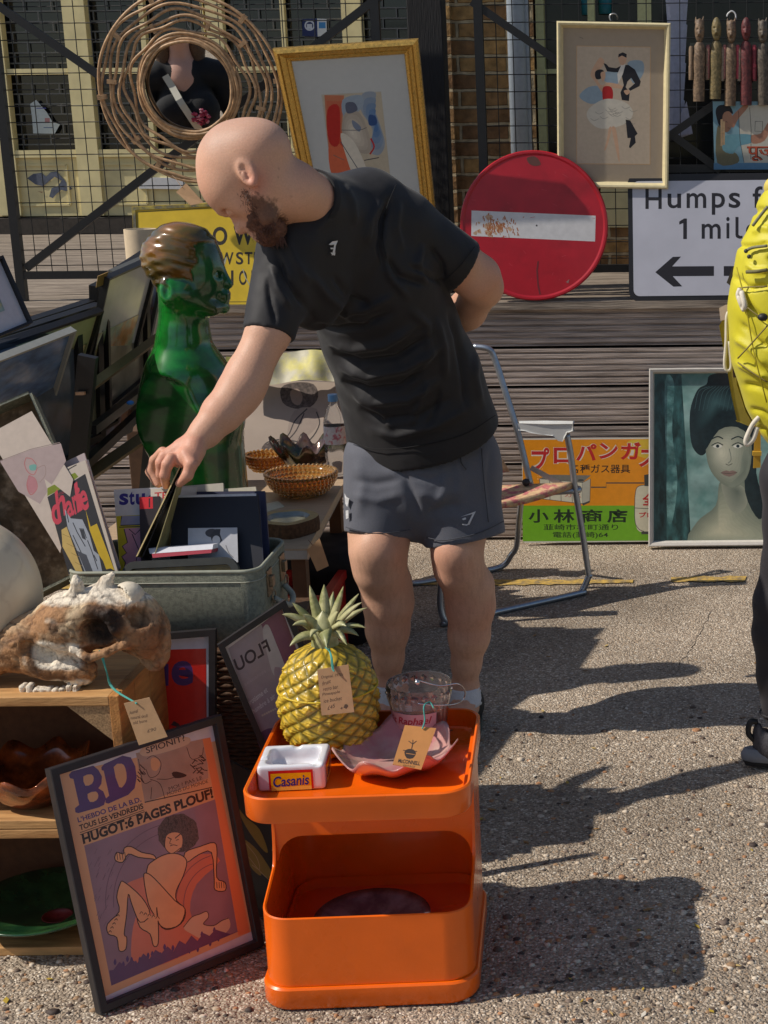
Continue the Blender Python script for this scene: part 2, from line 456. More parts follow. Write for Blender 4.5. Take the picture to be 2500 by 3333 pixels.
# ================================================================== THE SETTING
# ground: one sheet of exposed-aggregate paving, with stones bedded in it near the front
def ground_mat():
    m = bpy.data.materials.new('exposed_aggregate'); m.use_nodes = True; N = m.node_tree.nodes; L = m.node_tree.links; b = N['Principled BSDF']
    b.inputs['Roughness'].default_value = 0.85; b.inputs['Specular IOR Level'].default_value = 0.25
    tc = N.new('ShaderNodeTexCoord')
    wn = N.new('ShaderNodeTexNoise'); wn.inputs['Scale'].default_value = 60; wn.inputs['Detail'].default_value = 2; L.new(tc.outputs['Object'], wn.inputs[0])
    wm = N.new('ShaderNodeVectorMath'); wm.operation = 'MULTIPLY_ADD'; L.new(wn.outputs['Color'], wm.inputs[0]); wm.inputs[1].default_value = (0.012,)*3; L.new(tc.outputs['Object'], wm.inputs[2])
    def vor(scale, feat='F1'):
        v = N.new('ShaderNodeTexVoronoi'); v.feature = feat; v.inputs['Scale'].default_value = scale; L.new(wm.outputs[0], v.inputs['Vector']); return v
    v1 = vor(170); v2 = vor(70)
    def ramp(src, stops):
        r = N.new('ShaderNodeValToRGB'); e = r.color_ramp.elements
        while len(e) > 1: e.remove(e[-1])
        e[0].position = stops[0][0]; e[0].color = (*stops[0][1], 1)
        for p, c in stops[1:]:
            k = e.new(p); k.color = (*c, 1)
        r.color_ramp.interpolation = 'CONSTANT'; L.new(src, r.inputs[0]); return r
    sx = N.new('ShaderNodeSeparateColor'); L.new(v1.outputs['Color'], sx.inputs[0])
    r1 = ramp(sx.outputs[0], [(0,(0.15,0.115,0.086)),(0.10,(0.245,0.195,0.148)),(0.30,(0.345,0.275,0.205)),(0.5,(0.43,0.352,0.268)),(0.68,(0.28,0.212,0.15)),(0.76,(0.53,0.45,0.355)),(0.91,(0.36,0.25,0.16)),(0.95,(0.66,0.585,0.48))])
    sy = N.new('ShaderNodeSeparateColor'); L.new(v2.outputs['Color'], sy.inputs[0])
    r2 = ramp(sy.outputs[1], [(0,(0.15,0.125,0.10)),(0.3,(0.36,0.32,0.26)),(0.6,(0.40,0.29,0.20)),(0.75,(0.52,0.48,0.42)),(0.9,(0.12,0.10,0.09))])
    # a big stone shows where its own number is high
    th = N.new('ShaderNodeMath'); th.operation = 'GREATER_THAN'; L.new(sy.outputs[0], th.inputs[0]); th.inputs[1].default_value = 0.90
    ed = N.new('ShaderNodeMath'); ed.operation = 'LESS_THAN'; L.new(v2.outputs['Distance'], ed.inputs[0]); ed.inputs[1].default_value = 0.42
    an = N.new('ShaderNodeMath'); an.operation = 'MULTIPLY'; L.new(th.outputs[0], an.inputs[0]); L.new(ed.outputs[0], an.inputs[1])
    mx = N.new('ShaderNodeMix'); mx.data_type = 'RGBA'; L.new(an.outputs[0], mx.inputs['Factor']); L.new(r1.outputs[0], mx.inputs[6]); L.new(r2.outputs[0], mx.inputs[7])
    # cement between the stones, large patches of dirt
    gd = N.new('ShaderNodeMapRange'); L.new(v1.outputs['Distance'], gd.inputs[0]); gd.inputs[1].default_value = 0.45; gd.inputs[2].default_value = 0.75
    m2 = N.new('ShaderNodeMix'); m2.data_type = 'RGBA'; L.new(gd.outputs[0], m2.inputs['Factor']); L.new(mx.outputs[2], m2.inputs[6]); m2.inputs[7].default_value = (0.27,0.215,0.16,1)
    bn = N.new('ShaderNodeTexNoise'); bn.inputs['Scale'].default_value = 1.6; bn.inputs['Detail'].default_value = 6; L.new(tc.outputs['Object'], bn.inputs[0])
    br = N.new('ShaderNodeMapRange'); L.new(bn.outputs[0], br.inputs[0]); br.inputs[1].default_value = 0.3; br.inputs[2].default_value = 0.7; br.inputs[3].default_value = 0.84; br.inputs[4].default_value = 1.42
    sc_ = N.new('ShaderNodeVectorMath'); sc_.operation = 'SCALE'; L.new(m2.outputs[2], sc_.inputs[0]); L.new(br.outputs[0], sc_.inputs['Scale'])
    L.new(sc_.outputs[0], b.inputs['Base Color'])
    hb = N.new('ShaderNodeMath'); hb.operation = 'MULTIPLY'; L.new(v1.outputs['Distance'], hb.inputs[0]); hb.inputs[1].default_value = -1
    bp = N.new('ShaderNodeBump'); bp.inputs['Strength'].default_value = 1.0; bp.inputs['Distance'].default_value = 0.005; L.new(hb.outputs[0], bp.inputs['Height'])
    L.new(bp.outputs[0], b.inputs['Normal'])
    return m
GMAT = ground_mat()
g = MB(); g.add([(-60,-30,0),(60,-30,0),(60,60,0),(-60,60,0)], [(0,1,2,3)])
tag(obj('ground', g, GMAT), kind='structure')

# loose stones lying proud of the paving
stone_m = M('bedded_stone', rough=0.7, attr=True, var=0.25, scale=90)
def stones():
    V, Q, Cc = [], [], []
    pal = [S(150,120,90), S(190,170,145), S(95,78,66), S(205,190,170), S(168,122,86), S(120,104,92), S(70,58,52)]
    rs = random.Random(5)
    for _ in range(1500):
        if rs.random() < 0.75: py = rs.uniform(2900, 3330); px = rs.uniform(-20, 2520)
        else: py = rs.uniform(2300, 2900); px = rs.uniform(1500, 2500)
        p = PZ(px, py, 0); r = rs.uniform(0.0025, 0.0065)*(1.5 if rs.random() < 0.05 else 1); c = pal[rs.randrange(7)]; a = rs.uniform(0, 6.3)
        b = len(V); ex = rs.uniform(0.8, 1.5)
        for k, (z, s_) in enumerate(((0.0, 1.0), (0.45, 0.92), (0.75, 0.5))):
            for j in range(8):
                t = 2*math.pi*j/8 + a; jj = 1+0.15*math.sin(3*t+a)
                x, y = r*s_*math.cos(t)*ex*jj, r*s_*math.sin(t)*jj
                V.append((p[0]+x, p[1]+y, -0.0005+z*r)); Cc.append(c)
        for k in range(2):
            for j in range(8): Q.append((b+k*8+j, b+k*8+(j+1) % 8, b+(k+1)*8+(j+1) % 8, b+(k+1)*8+j))
        for j in (0, 2, 4): Q.append((b+16+0, b+16+j+1 if j else b+17, b+16+j+2, b+16+(j+3) % 8))
    o = npmesh('loose_stones', V, np.array(Q), stone_m, col=np.array(Cc)); tag(o, kind='stuff')
stones()

# bits of dry leaf, grit and paper
lit = MB(); rl_ = random.Random(8)
for _ in range(70):
    p = PZ(rl_.uniform(1450,2500) if rl_.random() < 0.75 else rl_.uniform(0,1500), rl_.choice((rl_.uniform(2050,2900), rl_.uniform(2900,3330))), 0.003); a_ = rl_.uniform(0,6.3); L_ = rl_.uniform(0.004,0.013); w_ = L_*rl_.uniform(0.2,0.6)
    u_ = np.array([math.cos(a_), math.sin(a_), 0.0]); v_ = np.array([-math.sin(a_), math.cos(a_), 0]); lit.use(C(*rl_.choice(((196,170,110),(120,88,56),(214,206,190),(150,112,66),(90,76,60),(176,150,60)))))
    lit.slab([p-u_*L_, p-v_*w_*0.8, p+u_*L_, p+v_*w_], (0,0,0.0015))
tag(obj('leaf_litter', lit), kind='stuff')

# worn yellow line
ym = M('yellow_road_paint', S(190,156,78), 0.85, var=0.25, scale=40, col2=S(140,120,84), mixlo=0.42, mixhi=0.62)
def yline(x0, x1, yc, hw, seed):
    rs = random.Random(seed); n = max(6, int((x1-x0)/25)); top = []; bot = []
    for i in range(n+1):
        x = x0+(x1-x0)*i/n; e = rs.uniform(0.45, 1.0)
        top.append(PZ(x, yc-0.006*(x-1800)-hw*e*rs.uniform(0.7, 1.1), 0.004)); bot.append(PZ(x+rs.uniform(-8,8), yc-0.006*(x-1800)+hw*e*rs.uniform(0.7, 1.15), 0.004))
    return MB().poly(top+bot[::-1])
yl = MB()
for a in ((-300,1340,1897,14,1),(1350,2062,1893,11,2),(2185,2430,1887,12,3),(2600,3600,1885,14,4)):
    q = yline(*a); yl.add(q.v, q.f)
tag(obj('yellow_line', yl, ym), kind='structure')
# cracks in the paving
ck = MB()
for a, b in (((2320,1985),(2255,2110)), ((2258,2110),(2205,2165)), ((2030,2810),(1950,2870))):
    P_ = [np.array(a)*(1-t)+np.array(b)*t+np.array([random.uniform(-6,6), 0]) for t in np.linspace(0,1,9)]
    ck.tube([PZ(p[0], p[1], 0.0002) for p in P_], [0.0004+0.0012*abs(math.sin(2.1*i_)) for i_ in range(9)], 4)
tag(obj('paving_crack', ck, M('crack_dark', (0.05,0.042,0.035), 0.9)), kind='structure')

# ------------------------------------------------------------------ timber deck with grooved boards
YD = 6.08; ZD = float(PY(1250, 985, YD)[2])
wood_top = M('weathered_decking', S(158,144,128), 0.75, var=0.3, scale=9, stretch=(0.35,6,6), col2=S(104,92,82), mixlo=0.42, mixhi=0.68, bump=0.5, bscale=40)
wood_rise = M('weathered_riser_board', S(188,172,160), 0.7, var=0.3, scale=9, stretch=(0.3,5,7), col2=S(138,124,114), mixlo=0.4, mixhi=0.66, bump=0.5, bscale=40)
dk = thing('timber_deck', 'raised dark timber deck of grooved boards behind the market stall', 'deck', (0, YD, 0))
def groove_profile(L, n, d):                              # along 0..L: ridges with grooves of depth d
    pts = [(0, 0)]; p = L/n
    for i in range(n):
        s = i*p
        pts += [(s+0.10*p, 0), (s+0.20*p, d), (s+0.42*p, d), (s+0.52*p, 0), (s+p*0.999, 0)] if i not in (0, n-1) or True else []
    return pts
def board_riser(z0, z1, yf, x0, x1):
    pr = groove_profile(z1-z0, 6, 0.007)
    pts = [(yf+d, z0+s) for s, d in pr] + [(yf+0.028, z1), (yf+0.028, z0)]
    mb = MB(); mb.loft([[(x0, y, z) for y, z in pts], [(x1, y, z) for y, z in pts]]); return mb
zt = ZD-0.032; k = 0
while zt > 0.02:
    zb = max(0.012, zt-0.146); jit = random.uniform(-0.002, 0.002)
    obj('riser_board', board_riser(zb, zt, YD+jit, -5.5, 4.0), wood_rise, dk)
    zt = zb-0.012; k += 1
fl = MB(); y = YD-0.028
while y < 10.5:
    pr = groove_profile(0.143, 4, 0.010)
    z = ZD + random.uniform(-0.001, 0.001)
    pts = [(y+s, z-d) for s, d in pr] + [(y+0.143, z-0.03), (y, z-0.03)]
    fl.loft([[(-7.5, a, b) for a, b in pts], [(5.5, a, b) for a, b in pts]]); y += 0.149
obj('deck_floor', fl, wood_top, dk)
obj('under_deck', MB().box2((-5.5, YD+0.06, 0.0), (4.0, YD+0.10, ZD-0.04)), M('deck_void', (0.012,0.011,0.010), 0.9), dk)

# ------------------------------------------------------------------ shop with cream doors at the back of the deck
YF = 10.5
cream = M('cream_door_paint', S(222,208,156), 0.6, var=0.10, scale=5, bump=0.15, bscale=25)
glassd = M('dark_shop_glass', (0.012,0.013,0.014), 0.08, coat=0.5)
shop = thing('shop_front', 'shop front with cream painted doors and dark barred glass at the back of the deck', 'shop front', (-4.5, YF, ZD))
def zx(px, py, Y=YF): p = PY(px, py, Y); return p[0], p[2]
def fbox(mb, x0, x1, ytop, ybot, Y=YF, d=0.06, xr=250):    # upright board on the facade from its px edges at height xr
    X0 = zx(x0, xr, Y)[0]; X1 = zx(x1, xr, Y)[0]; zt_ = zx((x0+x1)/2, ytop, Y)[1]; zb_ = zx((x0+x1)/2, ybot, Y)[1]
    mb.box2((X0, Y-d, zb_), (X1, Y+0.02, zt_)); return X0, X1, zb_, zt_
XL, XR = zx(-900, 250)[0], zx(1700, 250)[0]
Zsill = zx(400, 700)[1]; Ztop = ZD+3.6
obj('wall', MB().box2((XL, YF+0.25, ZD-0.2), (XR, YF+0.5, Ztop)), M('dark_interior', (0.02,0.018,0.017), 0.9), shop)
obj('glass', MB().box2((XL, YF+0.06, ZD), (XR, YF+0.07, Ztop)), glassd, shop)
obj('threshold', MB().box2((XL, YF-0.10, ZD-0.1), (XR, YF+0.06, Zsill-0.01)), M('threshold_timber', S(62,56,50), 0.8, var=0.2), shop)
fr = MB()
for a, b in ((-40, 32), (233, 305), (692, 745), (1128, 1190), (-520,-450), (-260,-200)): fbox(fr, a, b, -900, 700)
obj('door_stile', fr, cream, shop)
mu = MB()
for a, b in ((476, 492), (930, 943), (1186, 1193), (675,683)): fbox(mu, a, b, -900, 500, d=0.045)
obj('glazing_bar', mu, cream, shop)
rl = MB()
rl.box2((zx(-400,240)[0], YF-0.050, zx(150,243)[1]), (zx(1330,240)[0], YF+0.02, zx(150,224)[1]))
rl.box2((zx(-400,240)[0], YF-0.055, zx(150,512)[1]), (zx(1330,240)[0], YF+0.02, zx(150,488)[1]))
obj('door_rail', rl, cream, shop)
pn = MB(); X0, X1 = zx(-400,600)[0], zx(1330,600)[0]
pn.box2((X0, YF-0.03, Zsill), (X1, YF+0.03, zx(150,505)[1]))
obj('door_panel', pn, cream, shop)
pm = MB()
for a, b in ((45, 228), (310, 480), (500, 690), (760, 925), (950,1120)):
    X0, X1 = zx(a,600)[0], zx(b,600)[0]; za, zb = zx(300,535)[1], zx(300,665)[1]
    for q in (((X0, za), (X1, za)), ((X0, zb), (X1, zb)), ((X0, za), (X0, zb)), ((X1, za), (X1, zb))):
        pm.bar((q[0][0], YF-0.034, q[0][1]), (q[1][0], YF-0.034, q[1][1]), 0.012, 0.012)
obj('panel_moulding', pm, cream, shop)
gr = MB(); i = 0; zg0, zg1 = zx(300,486)[1], zx(300,-420)[1]; z = zg0+0.03
while z < zg1:
    gr.box2((zx(-400,240)[0], YF+0.030, z), (zx(1330,240)[0], YF+0.036, z+0.009))
    x = zx(-400,240)[0] + (0.09 if i % 2 else 0)
    while x < zx(1330,240)[0]:
        gr.box2((x, YF+0.031, z), (x+0.008, YF+0.035, z+0.065)); x += 0.18
    z += 0.065; i += 1
obj('security_grille', gr, M('grille_grey', S(112,112,110), 0.5, metal=0.3), shop)
# torn paint, letterbox, notices on the doors
a_ = Art((0, YF-0.061, 0), (0,-1,0)); a_.o[1] = YF-0.036
pp = [(88,580),(108,566),(135,562),(150,575),(165,560),(185,558),(200,575),(222,600),(236,615),(215,622),(200,618),(185,630),(172,645),(160,640),(168,612),(190,604),(200,588),(178,575),(160,590),(140,606),(115,600)]
a_.poly(M('torn_paint', S(92,98,112), 0.8, var=0.2), pp)
a_.poly(C(150,120,90), [(122,622),(140,624),(136,628)])
a_.done(shop, 'bare_patch')
lb = MB(); lb.slab([PY(452,577,YF-0.06), PY(600,580,YF-0.06), PY(600,616,YF-0.06), PY(452,614,YF-0.06)], (0,0.03,0)); obj('letter_plate', lb, C(206,206,206,0.4), shop)
a_ = Art((0, YF+0.02, 0), (0,-1,0))
a_.poly(C(196,206,206), [(98,338),(118,325),(152,365),(170,395),(195,405),(178,435),(108,434),(104,380)])
a_.line(C(90,90,160), [(118,352),(150,352)], 3); a_.line(C(100,120,150), [(142,415),(172,415)], 3); a_.poly(C(180,130,130), [(146,384),(162,384),(162,400),(146,400)])
a_.done(shop, 'torn_notice')
a_ = Art((0, YF+0.015, 0), (0,-1,0))
a_.poly(C(24,40,92), [(984,62),(1032,60),(1034,119),(984,117)]); a_.blob(C(200,205,215), (1008,83), 17); a_.blob(C(24,40,92), (1008,83), 12); a_.poly(C(200,205,215), [(999,78),(1016,78),(1016,94),(999,94)])
a_.poly(C(206,212,216), [(1032,60),(1063,62),(1064,115),(1034,119)]); a_.poly(C(60,130,190), [(1038,72),(1060,72),(1060,92),(1038,92)])
a_.done(shop, 'window_sticker')
bw = MB(); bw.box2((zx(-400,600)[0], YF-0.12, ZD), (zx(8,600)[0], YF+0.1, Ztop))

# ------------------------------------------------------------------ brick building on the right
def brick_mat():
    m = bpy.data.materials.new('london_stock_brick'); m.use_nodes = True; N = m.node_tree.nodes; L = m.node_tree.links; b = N['Principled BSDF']
    tc = N.new('ShaderNodeTexCoord'); mp = N.new('ShaderNodeMapping'); mp.inputs['Rotation'].default_value = (math.radians(90), 0, 0); L.new(tc.outputs['Object'], mp.inputs[0])
    nz = N.new('ShaderNodeTexNoise'); nz.inputs['Scale'].default_value = 14; L.new(tc.outputs['Object'], nz.inputs[0])
    ma = N.new('ShaderNodeVectorMath'); ma.operation = 'MULTIPLY_ADD'; L.new(nz.outputs['Color'], ma.inputs[0]); ma.inputs[1].default_value = (0.012,0.012,0.012); L.new(mp.outputs[0], ma.inputs[2])
    bt = N.new('ShaderNodeTexBrick'); L.new(ma.outputs[0], bt.inputs['Vector'])
    bt.inputs['Scale'].default_value = 1.0; bt.inputs['Brick Width'].default_value = 0.225; bt.inputs['Row Height'].default_value = 0.075; bt.inputs['Mortar Size'].default_value = 0.009; bt.inputs['Mortar Smooth'].default_value = 0.4
    bt.inputs['Color1'].default_value = (*S(176,138,84),1); bt.inputs['Color2'].default_value = (*S(122,88,58),1); bt.inputs['Mortar'].default_value = (*S(184,166,132),1)
    n2 = N.new('ShaderNodeTexNoise'); n2.inputs['Scale'].default_value = 22; n2.inputs['Detail'].default_value = 6; L.new(tc.outputs['Object'], n2.inputs[0])
    r = N.new('ShaderNodeMapRange'); L.new(n2.outputs[0], r.inputs[0]); r.inputs[1].default_value = 0.3; r.inputs[2].default_value = 0.7; r.inputs[3].default_value = 0.55; r.inputs[4].default_value = 1.25
    v = N.new('ShaderNodeVectorMath'); v.operation = 'SCALE'; L.new(bt.outputs[0], v.inputs[0]); L.new(r.outputs[0], v.inputs['Scale']); L.new(v.outputs[0], b.inputs['Base Color'])
    b.inputs['Roughness'].default_value = 0.9
    h = N.new('ShaderNodeMath'); h.operation = 'MULTIPLY_ADD'; L.new(bt.outputs['Fac'], h.inputs[0]); h.inputs[1].default_value = -1.5; L.new(n2.outputs[0], h.inputs[2])
    bp = N.new('ShaderNodeBump'); bp.inputs['Strength'].default_value = 1; bp.inputs['Distance'].default_value = 0.012; L.new(h.outputs[0], bp.inputs['Height']); L.new(bp.outputs[0], b.inputs['Normal'])
    return m
BR = brick_mat(); YB = 7.3
def bx(px, py=300): return PY(px, py, YB)[0]
def bz(py, px=1750): return PY(px, py, YB)[2]
bb = thing('brick_building', 'yellow stock brick building with pale drainpipe behind the right hand mesh gate', 'building', (bx(1500), YB, ZD))
x0, xw0, xw1, x1 = bx(1395), bx(1742), bx(3300), bx(3400)
bk = MB(); bk.box2((x0, YB, ZD-0.3), (xw0, YB+0.35, ZD+3.6))
bk.box2((xw0, YB, ZD-0.3), (xw1, YB+0.35, bz(700)-0.0)); 
obj('wall', bk, BR, bb)
pier = MB(); pier.box2((x0-0.01, YB-0.05, ZD-0.3), (bx(1478), YB-0.002, ZD+3.6)); obj('brick_pier', pier, BR, bb)
win = thing('window', None, None, (xw0, YB, bz(700))); win.parent = bb; win.location = np.array([xw0, YB, bz(700)])-np.array([bx(1500), YB, ZD])
obj('pane', MB().box2((xw0, YB+0.12, bz(700)), (xw1, YB+0.14, ZD+3.6)), M('dim_window_glass', (0.010,0.010,0.010), 0.12), win)
sash = MB()
for a, b in ((1742,1768),(1912,1935),(2075,2120)): sash.box2((bx(a,50), YB+0.02, bz(700)), (bx(b,50), YB+0.12, ZD+3.6))
sash.box2((xw0, YB+0.03, bz(240)), (bx(2110), YB+0.11, bz(224))); sash.box2((xw0, YB+0.02, bz(705)), (xw1, YB+0.12, bz(680)))
obj('window_frame', sash, M('cream_sash_paint', S(202,198,142), 0.6, var=0.1), win)
dp = MB(); dp.tube([(bx(1690,300), YB-0.07, ZD), (bx(1690,300), YB-0.07, ZD+3.6)], 0.040, 14); dp.tube([(bx(1718,300), YB-0.03, ZD), (bx(1718,300), YB-0.03, ZD+3.6)], 0.018, 10)
obj('drainpipe', dp, M('pale_blue_pipe', S(172,184,196), 0.5, var=0.08), bb, smooth=True)
pl = MB()
pl.slab([PY(1955,610,YB-0.01), PY(2060,610,YB-0.01), PY(2060,740,YB-0.01), PY(1955,740,YB-0.01)], (0,0.008,0)); obj('cream_panel', pl, cream, bb)
tp = thing('window_display', 'teal and blue bottles standing in the window behind the dancers picture', 'display', PY(1950, 60, YB+0.1))
dm = MB()
for a, b, t_, u in ((1900,1930,-20,48),(1955,1985,-10,45)):
    dm.lathe([(0.0,0),(0.03,0),(0.032,0.08),(0.03,0.12),(0.012,0.16),(0.012,0.2)], PY((a+b)/2, u, YB+0.10), 14)
obj('bottle', dm, M('teal_glassware', S(40,120,140), 0.3), tp, smooth=True)

# ------------------------------------------------------------------ black timber post
post = MB(); yp = 6.42
p0 = PY(1322, 0, yp)[0]; p1 = PY(1436, 0, yp)[0]
post.box2((p0, yp, ZD), (p1, yp+0.14, ZD+3.5))
tag(obj('timber_post', post, M('black_timber', S(34,32,33), 0.7, var=0.3, scale=14, stretch=(6,6,0.3), bump=0.6, bscale=50), loc=(p0, yp, ZD), bevel=0.004),
    'thick black timber post rising between the gilt frame and the brick pier', 'post')

# ------------------------------------------------------------------ wire mesh gates
iron = M('black_painted_steel', S(26,26,28), 0.45, var=0.2, scale=30)
wirem = M('black_wire', S(24,24,25), 0.5)
YG = 6.28
def gate(label, xl, xr, ytop, ybot, braces, rails, sp, brk=None):
    X0, X1 = PY(xl, 700, YG)[0], PY(xr, 700, YG)[0]; zb = PY(900, ybot, YG)[2]; zt_ = PY(900, ytop, YG)[2]
    t = thing('mesh_gate', label, 'gate', (X0, YG, ZD), 'steel framed wire mesh gates on the deck')
    f = MB()
    f.box2((X0-0.017, YG-0.017, ZD), (X0+0.017, YG+0.017, zt_+0.3)); f.box2((X1-0.017, YG-0.017, ZD), (X1+0.017, YG+0.017, zt_+0.3))
    for py in rails: z = PY(900, py, YG)[2]; f.box2((X0+0.017, YG-0.016, z-0.015), (X1-0.017, YG+0.016, z+0.015))
    f.box2((X0+0.017, YG-0.016, zt_+0.27), (X1-0.017, YG+0.016, zt_+0.3))
    obj('gate_frame', f, iron, t)
    for i, (a, b) in enumerate(braces): 
        obj('brace', MB().bar(PY(*a, YG-0.002-0.003*i), PY(*b, YG-0.002-0.003*i), 0.030, 0.022), iron, t)
    m = MB(); x = X0+sp
    while x < X1-0.02: m.tube([(x, YG+0.012, zb), (x, YG+0.012, zt_+0.28)], 0.0020, 5); x += sp
    z = zb+sp*0.6
    while z < zt_+0.28: m.tube([(X0, YG+0.016, z), (X1, YG+0.016, z)], 0.0020, 5); z += sp
    obj('wire_mesh', m, wirem, t); return t
gate('steel framed wire mesh gate left of the black post with rattan mirror', 46, 1255, -120, 888, (((86,872),(1240,-15)), ((-10,15),(505,372))), (888,), 0.0625)
gate('steel framed wire mesh gate right of the brick pier with hanging puppets', 1580, 3200, -120, 884, (((1535,5),(2185,455)), ((2160,455),(2620,135)), ((2190,440),(2345,555))), (884, 562), 0.0655)
# ================================================================== PICTURES AND SIGNS ON AND BEFORE THE DECK
paper_w = C(214,210,204); black_ink = C(24,23,26)
def rod(mb, a, b, r=0.002, n=6): mb.tube([a, b], r, n)

# ---- gilt framed abstract
q = qpx((889,157,5.98), (1361,126,5.98), (1428,790,6.16), (1030,812,6.16))
t = thing('framed_picture', 'large gilt framed abstract of red, white and blue with a wide grey mount', 'framed picture', q.P(0.5,0))
gold = M('gilt_moulding', S(206,164,84), 0.30, metal=0.7, var=0.15, scale=60, bump=0.15, bscale=80, rvar=0.12)
obj('frame', frame_mb(q, 0.052, 0.03, [(0,-0.012),(0,0.012),(0.12,0.024),(0.30,0.030),(0.36,0.024),(0.42,0.026),(0.60,0.017),(0.72,0.010),(0.78,0.012),(0.92,0.006),(1,0.0)]), gold, t)
obj('mount', back_mb(q, 0.052, -0.001), M('grey_mount_board', S(196,198,196), 0.35, var=0.02, coat=0.3), t)
a = Art(q.P(0.5,0.5)+q.n*-0.0009, q.n)
e = lambda x, y: (800+x*0.5425, y*0.5425)
def E(*pts): return [e(*p) for p in pts]
a.poly(C(186,184,176), E((452,566),(812,548),(868,1060),(515,1060)))
a.poly(C(190,178,156), E((458,570),(812,552),(866,1055),(518,1055)))
a.grad('print_red', (196,120,90), (206,50,34), E((472,570),(590,572),(578,760),(592,900),(650,1055),(516,1055),(486,800)), e(535,760), 6, smooth=0)
a.poly(C(214,104,70), E((500,860),(580,880),(640,1050),(520,1055)), 4)
a.poly(C(188,40,34), E((490,660),(560,640),(560,860),(500,850)), 4)
a.grad('print_blue', (150,160,172), (66,110,166), E((700,562),(780,556),(770,640),(800,730),(835,860),(800,930),(740,900),(760,780),(690,660)), e(780,740), 6)
a.poly(C(44,78,130), E((740,690),(780,700),(785,745),(740,750)), 4)
a.poly(C(150,164,178), E((580,600),(690,570),(700,640),(600,720)), 4)
a.grad('print_figure', (176,164,150), (218,210,194), E((590,690),(640,660),(700,700),(750,850),(740,920),(650,900),(580,800)), e(640,800), 6)
a.poly(C(216,208,192), E((570,800),(650,850),(720,1000),(720,1055),(650,1055),(600,930)), 4)
a.poly(C(90,96,116), E((600,620),(650,615),(670,660),(610,680)), 4); a.poly(C(120,130,150), E((640,720),(690,760),(680,790),(645,760)), 4)
a.line(C(190,34,30), E((750,830),(770,880),(745,925)), 5); a.line(C(60,60,70), E((710,962),(800,945)), 3)
a.line(C(90,90,96), E((575,780),(680,780),(725,765)), 2); a.line(C(80,84,96), E((570,850),(620,930),(690,1040)), 2.5); a.line(C(120,110,100), E((525,930),(590,960)), 2)
a.done(t)

# ---- rattan mirror
YM_ = 6.02
ctr = PY(620, 290, YM_); n_m = unit((0.0, -1.0, -0.112)); ux = np.array([1.0,0,0]); uy = unit(np.cross(n_m, ux)); uy = uy if uy[2] > 0 else -uy
sm_ = scl(ctr)
t = thing('rattan_mirror', 'round mirror in wavy hoops of rattan cane hung on the mesh gate', 'mirror', ctr)
rat = M('rattan_cane', S(186,150,112), 0.5, var=0.25, scale=30, col2=S(150,116,84), mixlo=0.45, mixhi=0.7)
rs = random.Random(4)
def hoop(r, wob, lobes, ph, rad, cx=0, cy=0, dz=0.0):
    pts = []
    for i in range(96):
        a_ = 2*math.pi*i/96; rr = r + wob*math.sin(lobes*a_+ph) + 1.2*math.sin(7*a_+ph*3)
        x, y = (cx+rr*math.cos(a_))*sm_, (cy+rr*math.sin(a_))*sm_
        pts.append(ctr + ux*x + uy*y - n_m*(-0.004-dz-0.006*math.sin(3*a_+ph)))
    return MB().tube(pts, rad*sm_, 7, closed=True)
hoops = [(297,3,4,0.3,5.2),(285,5,8,1.3,5.0),(262,5,7,2.4,5),(247,7,8,0.9,5),(226,6,7,3.6,5),(208,8,8,2.0,5),(190,8,7,1.0,5)]
for r, wob, lb_, ph, rd in hoops: obj('hoop', hoop(r, wob, lb_, ph, rd, 1.5*math.sin(ph*5), -1+3*math.cos(ph*3)), rat, t, smooth=True)
for r, dz in ((166,0.004),(158,0.010),(150,0.016),(142,0.020)): obj('inner_hoop', hoop(r, 0.8, 3, r, 5.2, -2, 8, dz), rat, t, smooth=True)
for k_ in range(16):
    bd = MB()
    a_ = k_*2*math.pi/16+0.35*rs.random(); r0 = rs.choice((290, 272, 252, 233, 212, 190))
    for j in range(3):
        aa = a_+(j-1)*0.018; c_ = ctr + ux*(r0*math.cos(aa)*sm_) + uy*(r0*math.sin(aa)*sm_) + n_m*0.004
        d_ = ux*math.cos(aa)+uy*math.sin(aa); bd.bar(c_-d_*15*sm_, c_+d_*15*sm_, 4.4*sm_, 14*sm_, n_m)
    obj('cane_binding', bd, rat, t)
gl = MB(); cc = ctr+ux*(-2*sm_)+uy*(8*sm_)-n_m*0.002
gl.poly([cc+ux*(140*sm_*math.cos(i*math.pi/32))+uy*(140*sm_*math.sin(i*math.pi/32)) for i in range(64)])
obj('mirror_glass', gl, M('silvered_glass', (0.86,0.88,0.88), 0.01, metal=1.0), t)
bkp = MB(); bkp.slab([cc-n_m*0.004+ux*(146*sm_*math.cos(i*math.pi/32))+uy*(146*sm_*math.sin(i*math.pi/32)) for i in range(64)], -n_m*0.006); obj('back_board', bkp, M('dark_board', (0.05,0.04,0.03), 0.8), t)
hk = MB(); hk.tube([PY(606,52,6.1), PY(612,80,6.06), PY(630,108,6.03)], 0.0015, 5); hk.tube([PY(660,70,6.1), PY(650,90,6.05), PY(632,108,6.03)], 0.002, 5); obj('hanging_wire', hk, iron, t)
kraft = M('kraft_card', S(176,140,104), 0.8, var=0.08, scale=20)
tg = MB(); tg.slab([PY(573,625,6.0), PY(606,596,6.0), PY(662,662,5.98), PY(632,668,5.98)], (0,0.002,0)); tg.use(kraft)
tagm = MB().use(kraft); tagm.slab([PY(573,625,6.0), PY(606,596,6.0), PY(664,660,5.98), PY(620,668,5.98)], (0,0.0015,0))
tagm.use(rat).tube([PY(560,570,6.02), PY(575,585,6.01), PY(592,610,5.995)], 0.0012, 4)
tag(obj('paper_tag', tagm, None, loc=PY(590,610,6.0)), 'brown card tag tied to the bottom of the rattan mirror', 'tag')

